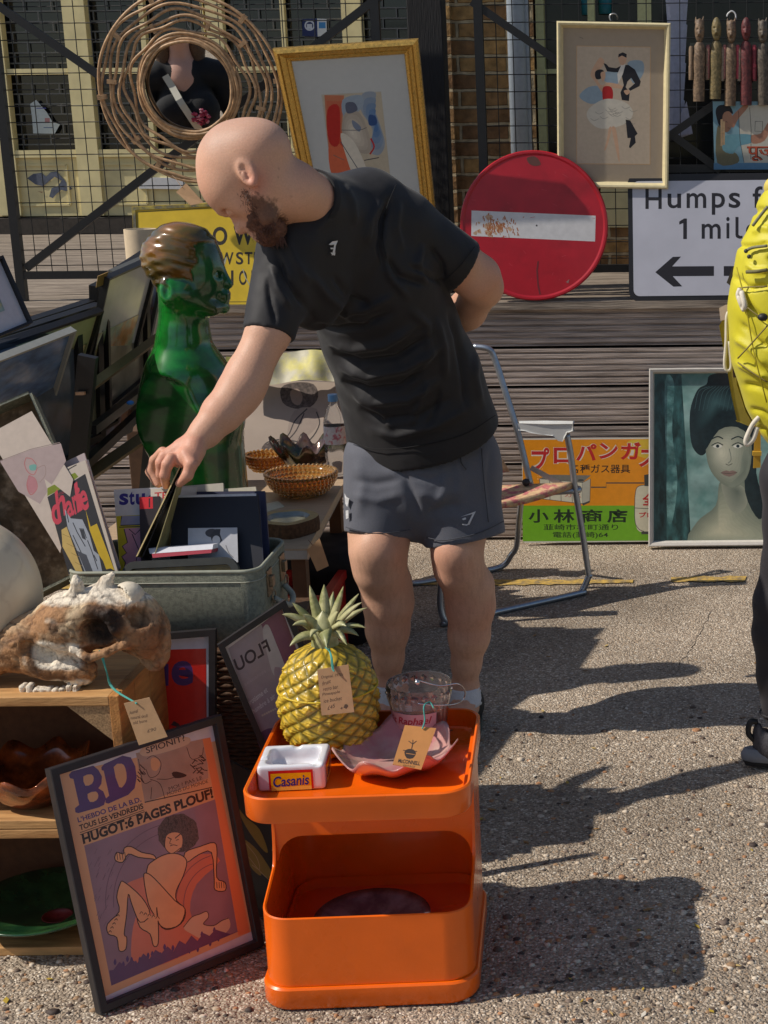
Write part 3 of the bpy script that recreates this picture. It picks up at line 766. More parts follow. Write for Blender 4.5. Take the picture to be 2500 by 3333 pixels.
# ---- cream framed dancers picture
q = qpx((1813,68,6.1), (2183,75,6.1), (2175,613,6.14), (1816,609,6.14))
t = thing('framed_picture', 'cream framed drawing of a dancing couple hung above the red sign', 'framed picture', q.P(0.5,0))
obj('frame', frame_mb(q, 0.024, 0.028, [(0,-0.004),(0,0.022),(0.25,0.028),(0.55,0.026),(0.8,0.014),(1,0.004)]), M('cream_frame_paint', S(214,200,158), 0.45, var=0.08, scale=20), t)
obj('mount', back_mb(q, 0.024, 0.004), M('taupe_mount', S(166,150,130), 0.7, var=0.03), t)
hk = MB(); hk.tube(crv([PY(1988,68,6.13), PY(1984,55,6.13), PY(1990,46,6.13), PY(2002,45,6.13), PY(2010,55,6.15), PY(2010,62,6.2)], 5), 0.0028, 7); obj('hook', hk, M('steel_hook', S(190,190,190), 0.3, metal=0.8), t, smooth=True)
a = Art(q.P(0.5,0.5)+q.n*0.0041, q.n)
e = lambda x, y: (1500+x*0.6028, y*0.6028)
a.poly(C(196,160,120), E((624,246),(1026,252),(1024,889),(624,886)))
a.poly(C(192,174,152), E((628,250),(1022,256),(1020,885),(628,882)))
blu = C(142,160,172)
a.poly(blu, E((640,520),(690,470),(760,470),(770,540),(700,560)), 4); a.poly(blu, E((900,340),(980,330),(985,400),(930,450)), 4); a.poly(blu, E((760,400),(840,380),(850,450),(780,440)), 4)
skin_p = C(204,164,134); blk = C(30,30,38)
a.poly(skin_p, E((735,330),(755,310),(775,330),(765,360),(745,380),(735,420),(760,460),(800,445),(870,462),(872,478),(800,475),(800,500),(765,500),(725,440),(700,400)), 4)
a.poly(blk, E((725,390),(745,375),(770,380),(772,405),(755,425),(730,425)), 4); a.poly(skin_p, E((755,395),(778,388),(780,420),(765,440)), 4)
a.poly(C(182,32,34), E((770,470),(812,470),(822,520),(800,595),(778,595),(765,520)), 4)
a.poly(C(206,198,182), E((690,590),(760,540),(830,535),(900,560),(930,610),(900,660),(820,690),(740,690),(685,640)), 4)
for k_ in range(16):
    x = 690+rs.random()*220; y = 570+rs.random()*110; a.line(C(156,148,136), E((x,y),(x+20,y+12),(x+45,y+2)), 1.6)
a.poly(skin_p, E((800,690),(815,690),(800,760),(782,810),(775,805),(790,750)), 3); a.poly(skin_p, E((815,690),(835,690),(850,770),(858,865),(850,862),(830,770)), 3)
a.poly(blk, E((770,340),(785,345),(800,362),(840,368),(870,352),(905,350),(940,375),(972,440),(965,465),(915,490),(905,480),(940,450),(920,420),(900,440),(890,470),(912,500),(908,545),(870,540),(862,500),(880,460),(865,390),(830,390),(790,385)), 0)
a.poly(C(212,206,196), E((866,352),(890,345),(875,400),(850,450),(845,400)), 0); a.poly(skin_p, E((850,300),(875,285),(895,300),(892,335),(875,352),(858,340)), 4); a.poly(blk, E((850,310),(852,292),(875,282),(896,292),(895,312),(870,300)), 0)
a.poly(skin_p, E((880,490),(905,485),(912,500),(895,512)), 3)
a.poly(blk, E((890,645),(915,650),(955,722),(940,735),(945,770),(915,800),(908,795),(918,745),(900,745)), 0)
a.line(C(120,110,100), E((640,200),(655,205),(660,210)), 2)
a.done(t)

# ---- red no-entry disc
o_ = PY(1738, 735, 6.08); nn = unit((0.0, -1.0, 0.10)); U_ = np.array([1.0,0,0]); V_ = unit(np.cross(nn, U_)); V_ = V_ if V_[2] > 0 else -V_
rr_ = 241*scl(o_)
t = thing('road_sign', 'round red metal road sign with a rust stained white bar', 'road sign', o_-V_*rr_)
mb = MB(); n_ = 96
prof = [(0,0.0),(0.935,0.0),(0.96,0.003),(0.985,0.003),(1.0,-0.004),(1.0,-0.02),(0.97,-0.02)]
for i in range(len(prof)-1):
    l0 = [o_+(U_*math.cos(2*math.pi*j/n_)+V_*math.sin(2*math.pi*j/n_))*rr_*prof[i][0]+nn*prof[i][1] for j in range(n_)]
    l1 = [o_+(U_*math.cos(2*math.pi*j/n_)+V_*math.sin(2*math.pi*j/n_))*rr_*prof[i+1][0]+nn*prof[i+1][1] for j in range(n_)]
    if i == 0: mb.poly(l1)
    else: mb.add(l0+l1, [(j, (j+1) % n_, n_+(j+1) % n_, n_+j) for j in range(n_)])
red_s = M('red_sign_paint', S(176,28,42), 0.35, var=0.10, scale=6, coat=0.1, col2=S(150,26,36), mixlo=0.5, mixhi=0.75)
obj('disc', mb, red_s, t, autos=30)
a = Art(o_+nn*0.0001, nn)
white_r = M('rust_stained_white', S(206,204,204), 0.5, var=0.06, scale=20)
a.poly(white_r, [(1535,685),(1939,702),(1937,786),(1534,768)])
rust = C(168,104,62); rust2 = C(196,160,130)
for k_ in range(26): a.blob(M('rust_bloom', S(190,158,130), 0.6, var=0.12, scale=60), (rs.gauss(1608,24), min(760,max(706,rs.gauss(736,14)))), rs.uniform(3,11), 9, 0.4)
for k_ in range(110):
    x = rs.gauss(1610, 30); y = rs.gauss(735, 18)
    if 690+0.04*(x-1535) < y < 764+0.04*(x-1535) and x > 1540: a.line(rust, [(x,y),(x+rs.uniform(-4,6), y+rs.uniform(4,14))], rs.uniform(1.5,4), 0)
for x0_, y0_, x1_, y1_ in ((1752,850,1748,880),(1748,880,1752,930),(1752,930,1758,958)): a.line(C(110,40,44), [(x0_,y0_),(x1_,y1_)], 5, 0)
a.poly(C(96,60,52), [(1715,515),(1735,508),(1750,515),(1760,535),(1740,540),(1722,532)], 3); a.blob(C(60,52,50), (1747,734), 3); a.poly(C(150,110,104), [(1842,918),(1854,908),(1850,922)])
for k_ in range(30):
    x = rs.uniform(1540,1930); y = rs.uniform(540,930); 
    if (x-1738)**2+(y-735)**2 < 210**2: a.line(C(196,70,78), [(x,y),(x+rs.uniform(-20,20), y+rs.uniform(-12,12))], 1.2, 0)
a.done(t, 'bar')

# ---- humps sign
q = qpx((2043,568,6.14), (2800,560,6.14), (2800,972,6.06), (2048,980,6.06))
t = thing('road_sign', 'white road sign about humps with black border and black arrow', 'road sign', q.P(0.5,0))
def rrect(q, u0, u1, v0, v1, r, h):
    out = []; W, Hh = q.W, q.H
    for cx_, cy_, a0 in ((u1-r/W, v1-r/Hh, 0), (u0+r/W, v1-r/Hh, 90), (u0+r/W, v0+r/Hh, 180), (u1-r/W, v0+r/Hh, 270)):
        for k_ in range(7):
            an_ = math.radians(a0+90*k_/6); out.append(q.P(cx_+r/W*math.cos(an_), cy_+r/Hh*math.sin(an_))+q.n*h)
    return out
obj('plate', MB().slab(rrect(q,0,1,0,1,0.036,0.004), -q.n*0.008), M('black_sign_border', S(34,33,36), 0.5, var=0.1), t, bevel=0.001)
obj('face', MB().slab(rrect(q,0.020,0.98,0.038,0.945,0.024,0.0055), -q.n*0.001), M('sign_white_sheeting', S(186,186,196), 0.4, var=0.05, scale=4), t)
a = Art(q.P(0.5,0.5)+q.n*0.0056, q.n); ink = C(36,34,40)
def hw(s, x0, x1, base, top, off=0.012): a.text(ink, s, (x0,base), (x1,base), (x0,top), off)
hw('H', 2101, 2154, 680, 614); hw('u', 2173, 2217, 678, 630); hw('m', 2235, 2299, 677, 628); hw('p', 2317, 2360, 699, 628); hw('s', 2372, 2410, 677, 627); hw('f', 2450, 2482, 676, 606); hw('o', 2496, 2540, 676, 627); hw('r', 2556, 2585, 676, 627)
a.poly(ink, [(2224,778),(2224,726),(2211,731),(2211,721),(2227,711),(2236,711),(2236,778)]); hw('m', 2284, 2346, 777, 728); hw('i', 2364, 2375, 776, 706); a.poly(ink, [(2394,706),(2404,706),(2404,764),(2410,768),(2417,767),(2417,776),(2406,777),(2396,772),(2394,764)]); hw('e', 2428, 2472, 776, 728)
a.poly(ink, [(2133,886),(2190,836),(2217,835),(2188,867),(2324,866),(2324,898),(2190,899),(2221,932),(2192,933)])
a.poly(ink, [(2356,866),(2560,866),(2560,898),(2356,898)])
a.done(t)

# ---- yellow sign standing on the deck
q = qpx((434,676,6.16), (860,655,6.16), (862,1000,6.08), (452,1008,6.08))
t = thing('metal_sign', 'old yellow metal sign with black capital letters behind the green bust', 'sign', q.P(0.5,0))
obj('plate', MB().slab([q.P(0,0),q.P(1,0),q.P(1,1),q.P(0,1)], q.n*0.012), M('yellow_enamel', S(214,182,48), 0.4, var=0.08, scale=8), t, bevel=0.002)
obj('edge', frame_mb(q, 0.012, 0.016), M('chipped_yellow_edge', S(150,136,60), 0.6, var=0.3, scale=30, col2=S(92,88,72)), t)
a = Art(q.P(0.5,0.5)+q.n*0.0121, q.n); ink2 = C(50,42,38)
a.line(ink2, [(446,690),(690,676),(852,668)], 2, 0); a.line(ink2, [(446,690),(452,990)], 2, 0); a.line(ink2, [(452,984),(856,982)], 2, 0)
for s_, x0_, x1_, yb_, yt_ in (('L',622,672,800,740),('O',692,740,798,738),('W',760,826,797,737)): a.text(ink2, s_, (x0_,yb_), (x1_,yb_), (x0_,yt_), 0.03)
for s_, x0_, x1_, yb_, yt_ in (('E',678,704,862,822),('W',716,760,861,821),('S',768,792,861,820),('T',797,822,860,820),('I',826,832,860,820)): a.text(ink2, s_, (x0_,yb_), (x1_,yb_), (x0_,yt_), 0.02)
for s_, x0_, x1_, yb_, yt_ in (('I',752,760,928,880),('O',778,804,928,880),('N',818,846,928,880)): a.text(ink2, s_, (x0_,yb_), (x1_,yb_), (x0_,yt_), 0.02)
a.line(C(170,168,150), [(736,838),(730,860)], 5, 0); a.line(C(170,168,150), [(790,876),(800,905),(818,940),(822,975)], 3); a.poly(C(150,140,90), [(694,766),(704,780),(700,790)])
a.done(t)

# ---- hindi printed sheet and peg
q = qpx((2320,330,6.2), (2640,330,6.2), (2640,548,6.2), (2326,552,6.2))
t = thing('poster', 'blue illustrated poster with orange lettering pegged on the right mesh gate', 'poster', q.P(0.5,0))
obj('board', MB().slab([q.P(0,0),q.P(1,0),q.P(1,1),q.P(0,1)], -q.n*0.003), C(122,158,170), t)
e = lambda x, y: (1500+x*0.6028, y*0.6028)
a = Art(q.P(0.5,0.5)+q.n*0.0001, q.n)
a.poly(C(88,128,158), E((1366,880),(1800,880),(1800,915),(1366,915)))
a.poly(C(192,186,170), E((1500,600),(1560,570),(1700,560),(1700,878),(1530,878),(1508,760)), 0)
a.poly(C(168,120,96), E((1450,650),(1490,600),(1540,560),(1550,580),(1500,640),(1470,690)), 3)
a.poly(C(30,28,32), E((1376,600),(1390,572),(1420,566),(1455,575),(1470,615),(1440,605),(1420,640),(1400,680),(1385,650)), 3)
a.poly(C(170,124,98), E((1415,620),(1445,600),(1466,625),(1464,680),(1440,712),(1415,700)), 3)
a.poly(C(110,104,80), E((1384,690),(1410,700),(1420,790),(1490,830),(1495,880),(1385,880)), 3)
a.poly(C(104,150,162), E((1420,740),(1480,725),(1570,728),(1572,770),(1500,790),(1470,830),(1415,810)), 3)
a.poly(C(168,120,96), E((1570,730),(1620,720),(1660,660),(1670,690),(1640,760),(1575,775)), 3)
for l_ in (((1500,600),(1508,760),(1530,878)), ((1560,580),(1568,700),(1566,860)), ((1590,655),(1630,655),(1628,710),(1588,708),(1590,655)), ((1430,655),(1440,660)), ((1440,690),(1455,692))): a.line(C(60,60,60), E(*l_), 1.6, 0)
org = C(196,84,52); dkr = C(80,40,34)
for mm, o_k in ((dkr, 0.035), (org, 0.0)):
    a.text(mm, '\u092a\u0942\u091c\u093e', e(1545,870), e(1725,870), e(1545,790), o_k)
a.done(t)
pg = MB().box2(*[np.array(v) for v in ((PY(2346,475,6.17)-np.array([0,0.004,0])), (PY(2360,388,6.17)+np.array([0,0.006,0])))])
lo, hi = np.minimum(PY(2346,475,6.15), PY(2360,388,6.15)), np.maximum(PY(2346,475,6.15), PY(2360,388,6.15))
pg = MB().box2((lo[0], 6.155, lo[2]), (lo[0]+0.008, 6.168, hi[2])); pg.box2((lo[0]+0.009, 6.155, lo[2]+0.004), (hi[0], 6.168, hi[2]-0.008)); pg.box2((lo[0], 6.150, lo[2]+0.05), (hi[0], 6.154, lo[2]+0.056))
tag(obj('clothes_peg', pg, M('peg_wood', S(214,176,130), 0.6, var=0.15), loc=lo), 'wooden clothes peg gripping the blue illustrated poster', 'peg')

# ---- carved puppets
def puppet(i, cx, top, bot, col, col2, arms, horns, label):
    Yp = 6.2; c0 = PY(cx, top, Yp); s_ = scl(c0); t = thing('wooden_puppet', label, 'puppet', PY(cx, bot, Yp), 'carved wooden puppets hanging in a row on the gate')
    m_ = M('carved_wood_%d' % i, S(*col), 0.6, var=0.3, scale=60, col2=S(*col2), mixlo=0.45, mixhi=0.6, bump=0.6, bscale=90)
    P = lambda x, y, d=0: PY(x, y, Yp)-np.array([0, d*s_, 0])
    dx = random.uniform(-6, 6)
    sd = Sdf(); hh = 72
    sd.ell(P(cx, top+34, 8), (16*s_, 17*s_, 38*s_), k=0.004)
    sd.cone(P(cx, top+20, 18), P(cx-2, top+45, 26), 3*s_, 5*s_, k=0.004)                      # nose
    sd.ell(P(cx-8, top+30, 24), (5*s_, 5*s_, 3*s_), k=0.003, op='s'); sd.ell(P(cx+8, top+30, 24), (5*s_, 5*s_, 3*s_), k=0.003, op='s')
    sd.ell(P(cx, top+56, 24), (7*s_, 5*s_, 3*s_), k=0.003, op='s')
    if horns: sd.cone(P(cx-11, top+8, 6), P(cx-12, top-10, 6), 5*s_, 2*s_, k=0.004); sd.cone(P(cx+10, top+8, 6), P(cx+13, top-12, 6), 5*s_, 2*s_, k=0.004)
    V, Q = sd.mesh(0.0028); npmesh('head', V, Q, m_, t)
    bd_ = MB(); loops = []
    for f_, hw_ in ((0,10),(0.06,17),(0.3,20),(0.55,18),(0.8,19),(1,18)):
        y = top+hh+(bot-top-hh)*f_; x = cx+dx*f_
        loops.append([P(x+hw_*math.cos(k_*math.pi/5)*1.0, y, 8+hw_*0.75*math.sin(k_*math.pi/5)) for k_ in range(10)])
    bd_.loft(loops); obj('body', bd_, m_, t, autos=40)
    for sx_ in (-1, 1):
        ac = S(*arms) if arms else S(*col)
        am = M('puppet_arm_%d' % i, ac, 0.6, var=0.3, scale=60, bump=0.5, bscale=90)
        ab = MB(); x = cx+sx_*27; ab.loft([[P(x+dx*0.4*f_+w_*math.cos(k_*math.pi/4), y, 6+w_*math.sin(k_*math.pi/4)) for k_ in range(8)] for f_, y, w_ in ((0,top+84,5),(0.1,top+94,8),(0.5,top+145,7),(0.55,top+150,8),(1,top+194,7))])
        obj('arm', ab, am, t, autos=50)
puppet(0, 2277, 66, 330, (128,106,84), (96,78,62), None, True, 'horned brown wooden puppet with knobbly arms, leftmost in the hanging row')
puppet(1, 2332, 62, 322, (124,108,72), (98,88,58), (150,96,88), False, 'olive bald wooden puppet hanging second from the left, without horns')
puppet(2, 2380, 70, 345, (122,100,78), (90,72,56), (140,120,100), True, 'brown horned wooden puppet hanging under the white hook')
puppet(3, 2428, 62, 342, (104,48,48), (76,36,38), (168,66,76), False, 'dark red wooden puppet with pinkish red arms')
puppet(4, 2482, 70, 342, (96,86,74), (70,62,54), (120,46,52), True, 'grey brown horned puppet at the right end of the row')
hk = MB(); hk.tube(crv([PY(2366,54,6.2), PY(2370,44,6.2), PY(2382,36,6.2), PY(2393,44,6.2), PY(2395,58,6.2), PY(2388,74,6.2)], 5), 0.003, 7); tag(obj('hook', hk, C(210,210,210,0.3), smooth=True, loc=PY(2380,40,6.2)), 'white steel hook holding the puppets on the mesh', 'hook')
rb = MB().bar(PY(2246,148,6.24), PY(2560,146,6.24), 0.02, 0.006); tag(obj('puppet_rail', rb, C(60,66,62), loc=PY(2380,148,6.24)), 'thin dark rail behind the row of puppets', 'rail')

# ---- pale tiered hanging behind the mesh
t = MB(); ys = [-30, 75, 200, 322, 440]; Yh = 6.75
for i in range(4):
    y0_, y1_ = ys[i], ys[i+1]+8; loops = []
    for f_, w_ in ((0, 30), (0.05, 38), (1, 30)):
        y = y0_+(y1_-y0_)*f_; cx_ = 2203-4*i
        loops.append([PY(cx_+w_*math.cos(k_*math.pi/10)*(1+0.06*(k_ % 2)), y, Yh-0.02*math.sin(k_*math.pi/10)*(1+0.1*(k_ % 2))) for k_ in range(20)])
    t.loft(loops)
t.slab([PY(2180,445,Yh), PY(2235,330,Yh-0.03), PY(2255,435,Yh-0.03), PY(2205,452,Yh)], (0,0.01,0))
tag(obj('hanging_shade', t, M('pale_pleated_paper', S(176,176,190), 0.8, var=0.12, scale=20), loc=PY(2200,100,Yh)), 'pale lilac pleated paper hanging in tiers behind the mesh beside the dancers picture', 'hanging')

# ---- enamel sign with japanese writing, leaning on the deck
q = qpx((1698,1428,6.035), (2150,1424,6.035), (2150,1764,5.99), (1703,1767,5.99))
q.bl[2] = q.br[2] = 0.012; qflat(q)
t = thing('enamel_sign', 'orange and green sign with japanese writing leaning against the deck', 'sign', q.P(0.5,0))
obj('plate', MB().slab(rrect(q,0,1,0,1,0.012,0.003), -q.n*0.004), M('enamel_white_edge', S(206,204,190), 0.3, coat=0.3), t)
a = Art(q.P(0.5,0.5)+q.n*0.0031, q.n); e = lambda x, y: (1500+x*0.6028, 1100+y*0.6028)
orange = M('enamel_orange', S(224,142,28), 0.35, var=0.05, coat=0.2); green = M('enamel_green', S(112,170,38), 0.35, var=0.05, coat=0.2)
a.poly(orange, E((335,550),(1075,545),(1075,905),(333,905)))
a.poly(green, E((333,905),(1075,905),(1075,1094),(335,1098)))
a.poly(C(214,180,60), E((900,560),(1010,548),(1075,550),(1075,640),(960,640)), 3)
jr = C(186,36,38); jw = C(216,206,190); jk = C(34,30,30); jg = C(30,44,26)
def jt(m_, s_, x0_, x1_, yb_, yt_, off=0.0): a.text(m_, s_, e(x0_,yb_), e(x1_,yb_), e(x0_,yt_), off)
for ch, x0_, x1_, yb_, yt_ in (('\u30d7',380,480,720,590),('\u30ed',500,600,680,590),('\u30d1',620,735,665,570),('\u30f3',745,850,655,565),('\u30ac',860,975,660,560),('\u30b9',960,1070,700,600)):
    jt(jw, ch, x0_, x1_, yb_, yt_, 0.075); jt(jr, ch, x0_+2, x1_-2, yb_-2, yt_+2, 0.03)
jt(jk, '\u5404\u7a2e\u30ac\u30b9\u5668\u5177', 590, 915, 730, 682, 0.012)
for ch, x0_, x1_ in (('\u5c0f',365,475),('\u6797',500,615),('\u5546',650,765),('\u5e97',790,900)): jt(jg, ch, x0_, x1_, 998, 925, 0.024)
jt(jg, '\u97ee\u5d0e\u5e02\u672c\u753a\u901a\u308a', 447, 850, 1038, 1005, 0.010); jt(jg, '\u96fb\u8a71(\u97ee\u5d0e)64', 497, 795, 1083, 1046, 0.010)
cream_p = C(206,200,176); gp = C(70,70,66)
a.poly(cream_p, E((425,760),(655,780),(655,895),(432,868))); a.poly(C(176,172,156), E((655,780),(700,760),(697,880),(655,895))); a.poly(C(120,116,106), E((425,760),(470,738),(703,742),(655,782)))
for l_ in (((425,760),(655,780),(655,895),(432,868),(425,760)), ((480,768),(482,876)), ((540,774),(542,882)), ((600,778),(602,890)), ((655,782),(700,760),(697,880),(655,895))): a.line(gp, E(*l_), 1.8, 0)
a.blob(gp, e(490,755), (10,3.5)); a.blob(gp, e(648,768), (10,3.5)); a.poly(gp, E((655,895),(697,878),(697,888),(660,905)))
a.text(jr, '\u30ac\u30b9', e(560,858), e(650,862), e(560,836))
a.line(gp, E((703,806),(785,806),(785,783),(990,783)), 4, 0)
a.poly(cream_p, E((940,860),(950,810),(985,795),(1050,795),(1075,820),(1075,1050),(980,1050),(945,1010)), 3); a.line(gp, E((940,860),(950,810),(985,795),(1050,795)), 2); a.line(gp, E((940,860),(940,985),(960,1030),(990,1045)), 2); a.poly(gp, E((990,740),(1015,735),(1015,800),(992,800))); a.poly(gp, E((975,1045),(1060,1045),(1060,1060),(975,1060)))
a.line(gp, E((940,918),(1075,925)), 2, 0); a.text(jr, '\u5168', e(980,905), e(1045,905), e(980,840), 0.03); a.text(jr, '\u30d7\u30ed', e(963,970), e(1040,970), e(963,940), 0.03)
a.done(t)

# ---- teal framed portrait (a plain stand-in of the same size and colours)
q = qpx((2113,1199,6.03), (2570,1195,6.03), (2570,1788,5.93), (2111,1791,5.93))
q.bl[2] = q.br[2] = 0.01; qflat(q)
t = thing('framed_picture', 'white framed teal portrait of a dark haired woman standing on the ground', 'framed picture', q.P(0.5,0))
obj('frame', frame_mb(q, 0.021, 0.026, [(0,-0.004),(0,0.024),(0.2,0.026),(0.7,0.022),(1,0.004)]), M('off_white_frame', S(206,200,190), 0.4, var=0.06), t)
obj('backing', back_mb(q, 0.02, 0.003), C(70,100,100), t)
a = Art(q.P(0.5,0.5)+q.n*0.0031, q.n)
tl_ = M('print_teal_ground', S(136,166,160), 0.3, var=0.25, scale=5, coat=0.3, col2=S(88,130,124)); tk = M('print_teal_bark', S(52,92,92), 0.3, var=0.4, scale=12, stretch=(2,2,0.7), coat=0.3, col2=S(24,50,50)); hair_p = M('print_dark_hair', S(26,40,44), 0.3, var=0.3, scale=20, coat=0.3); sk_p = M('print_pale_skin', S(176,172,152), 0.3, var=0.06, scale=7, coat=0.3); sk_d = C(128,132,120,0.3,0.3)
a.poly(tl_, [(2130,1216),(2555,1212),(2555,1770),(2130,1772)])
a.poly(tk, [(2130,1216),(2218,1216),(2228,1380),(2238,1560),(2250,1772),(2130,1772)])
a.poly(M('print_bark_light', S(104,144,140), 0.3, var=0.4, scale=14, coat=0.3, col2=S(52,92,92)), [(2165,1240),(2195,1250),(2188,1400),(2205,1560),(2190,1690),(2172,1690),(2168,1500)], 4)
a.grad('print_shoulder', (120,128,112), (196,192,164), [(2258,1772),(2268,1700),(2330,1645),(2348,1560),(2430,1560),(2450,1640),(2500,1690),(2555,1720),(2555,1772)], (2340,1730))
a.grad('print_neck', (150,152,134), (104,112,100), [(2350,1565),(2420,1585),(2432,1640),(2400,1672),(2366,1640)], (2400,1600))
a.poly(hair_p, [(2250,1440),(2246,1340),(2270,1270),(2300,1250),(2310,1222),(2360,1214),(2400,1240),(2450,1300),(2470,1400),(2462,1540),(2490,1640),(2470,1690),(2425,1600),(2420,1420),(2320,1400),(2300,1470),(2275,1480)], 4)
a.grad('print_hair', (26,42,46), (62,92,94), [(2262,1400),(2275,1300),(2330,1262),(2390,1280),(2420,1340),(2350,1340),(2300,1390)], (2330,1310))
a.grad('print_face', (124,130,114), (206,202,178), [(2298,1440),(2330,1390),(2400,1370),(2440,1410),(2446,1490),(2430,1555),(2390,1588),(2345,1570),(2308,1520)], (2345,1470))
a.grad('print_jaw', (132,138,122), (112,120,106), [(2420,1470),(2440,1480),(2430,1550),(2392,1584),(2370,1580),(2404,1550)], (2425,1530))
a.poly(hair_p, [(2292,1470),(2310,1380),(2370,1340),(2440,1360),(2450,1420),(2400,1390),(2340,1400)], 3)
for x_ in (2336, 2402): a.poly(C(222,220,206,0.3,0.3), [(x_-16,1453),(x_,1445),(x_+16,1452),(x_,1459)], 2); a.blob(hair_p, (x_,1452), 5.5); a.line(hair_p, [(x_-20,1450),(x_,1441),(x_+18,1449)], 3); a.line(hair_p, [(x_-22,1430),(x_,1421),(x_+18,1428)], 4)
a.line(sk_d, [(2374,1460),(2380,1495),(2370,1508)], 3); a.line(C(90,92,84), [(2362,1510),(2372,1514),(2384,1509)], 2.5)
a.poly(C(136,112,102,0.3,0.3), [(2346,1539),(2364,1531),(2374,1534),(2384,1531),(2400,1538),(2374,1552)], 2); a.line(C(80,70,66), [(2346,1539),(2372,1541),(2400,1538)], 1.8)
for k_ in range(14): a.line(C(66,92,94,0.3,0.3), [(2262+k_*13,1330+8*math.sin(k_)), (2275+k_*13,1280-6*math.cos(k_)), (2310+k_*10,1258)], 1.6)
a.done(t)
# ================================================================== THE MAN LEANING OVER THE SUITCASE
EF = RGT*(-0.77) - UPV*0.64; EU = RGT*(-0.64) + UPV*0.77; ES = -FWD      # face forward, crown, his left side (towards us)
YH = 3.55
def hp(px, py, s=0.0): return PY(px, py, YH) + ES*s
hs = scl(PY(785, 530, YH))
def hcone(sd, a, b, ra, rb, k=0.012, op='u', sq=None): sd.cone(hp(*a), hp(*b), ra*hs, rb*hs, k, op, False, sq)
HR = np.stack([EF, EU, ES], 1)
body = Sdf()
# skull
body.ell(hp(785,532), (0.101, 0.099, 0.078), HR, k=0.02)
body.ell(hp(742,622,0), (0.052, 0.062, 0.066), HR, k=0.03)                  # forehead
body.ell(hp(845,490,0), (0.070, 0.065, 0.070), HR, k=0.03)                  # back of the head
for s_ in (-1, 1):
    hcone(body, (728,694,s_*0.012), (750,672,s_*0.045), 13, 11, 0.012)       # brow ridge
    body.ell(hp(798,664,s_*0.042), (0.026, 0.036, 0.021), HR, k=0.016)      # cheek
    hcone(body, (858,655,s_*0.052), (884,716,s_*0.040), 26, 26, 0.02)       # jaw
    hcone(body, (884,716,s_*0.040), (868,762,s_*0.012), 26, 24, 0.02)
    body.ell(hp(757,697,s_*0.034), (0.012, 0.012, 0.015), HR, k=0.010, op='s')   # eye socket
    body.ell(hp(765,694,s_*0.032), (0.0125, 0.0125, 0.013), HR, k=0.004)     # closed lid
hcone(body, (752,690,0), (785,743,0), 11, 17, 0.007)                         # nose
body.ell(hp(785,745,0), (0.0135, 0.0115, 0.013), HR, k=0.006)
body.ell(hp(730,717,0), (0.013, 0.011, 0.016), HR, k=0.008, op='s')
for s_ in (-1, 1): body.ell(hp(794,736,s_*0.011), (0.010, 0.010, 0.008), HR, k=0.005)
body.ell(hp(840,690,0), (0.040, 0.042, 0.045), HR, k=0.02)
hcone(body, (820,738,0.014), (820,738,-0.014), 14, 14, 0.012)               # mouth barrel
body.cone(hp(826,752,0.020), hp(826,752,-0.020), 0.0018, 0.0018, 0.006, 's')
body.ell(hp(852,752,0), (0.026, 0.026, 0.030), HR, k=0.018)
hcone(body, (868,770,0.008), (868,770,-0.008), 19, 19, 0.015)               # chin
# ear
er = unit(RGT*0.48 - UPV*0.87); eb = unit(np.cross(ES, er)); ER = np.stack([eb, er, ES], 1)
for s_ in (1, -1):
    c_ = hp(836,588,s_*0.083)
    body.ell(c_, (0.0205, 0.036, 0.011), ER, k=0.006)
    body.ell(c_+ES*s_*0.012+er*0.003-eb*0.002, (0.0135, 0.026, 0.0115), ER, k=0.003, op='s')
    body.ell(c_+ES*s_*0.002+er*0.002-eb*0.007, (0.004, 0.010, 0.006), ER, k=0.003); body.cone(c_+er*0.018+eb*0.006+ES*s_*0.004, c_-er*0.012+eb*0.007+ES*s_*0.004, 0.003, 0.003, 0.003)
    body.ell(c_+ES*s_*0.002+er*0.027, (0.0085, 0.010, 0.006), ER, k=0.004)
# neck and trunk
body.chain([(hp(862,600), 90*hs), (PY(950,618,3.59), 0.062), (PY(1045,668,3.70), 0.066)], 0.03)
body.chain([(PY(1060,690,3.76), 0.06), (PY(1150,850,3.89), 0.085), (PY(1280,1150,4.02), 0.085), (PY(1370,1420,4.08), 0.10)], 0.04)
# right arm (reaching down)
RA = [(925,800,3.67,62), (875,1080,3.55,68), (806,1222,3.50,67), (790,1262,3.485,66), (722,1345,3.44,61), (668,1408,3.41,46), (634,1440,3.39,36)]
body.chain([px3(*p) for p in [(1080,740,3.78,70)]+RA], 0.02)
body.ell(PY(770,1290,3.47), (0.043, 0.052, 0.050), k=0.02)
# hand
def hh(pts, k=0.004): body.chain([px3(*p) for p in pts], k)
hh([(634,1440,3.39,36),(598,1462,3.38,34),(560,1486,3.37,30),(540,1500,3.365,24)], 0.012)
hh([(632,1450,3.37,32),(610,1492,3.35,30),(585,1500,3.35,24)], 0.012)
hh([(640,1470,3.365,28),(628,1500,3.345,24)], 0.012)
for f_ in ([(534,1478,3.41,15),(500,1502,3.44,14.5),(487,1536,3.445,13.5),(508,1572,3.43,12)],
           [(530,1470,3.385,17),(503,1498,3.405,16),(496,1530,3.41,15),(516,1576,3.40,13)],
           [(534,1484,3.36,18),(524,1506,3.355,18),(524,1544,3.36,16),(542,1578,3.37,13.5)],
           [(556,1492,3.335,19),(545,1512,3.325,18.5),(536,1546,3.325,16.5),(540,1580,3.345,13.5)],
           [(606,1478,3.345,22),(622,1512,3.325,21),(610,1548,3.318,18),(584,1574,3.328,14)]):
    hh(f_, 0.0045)
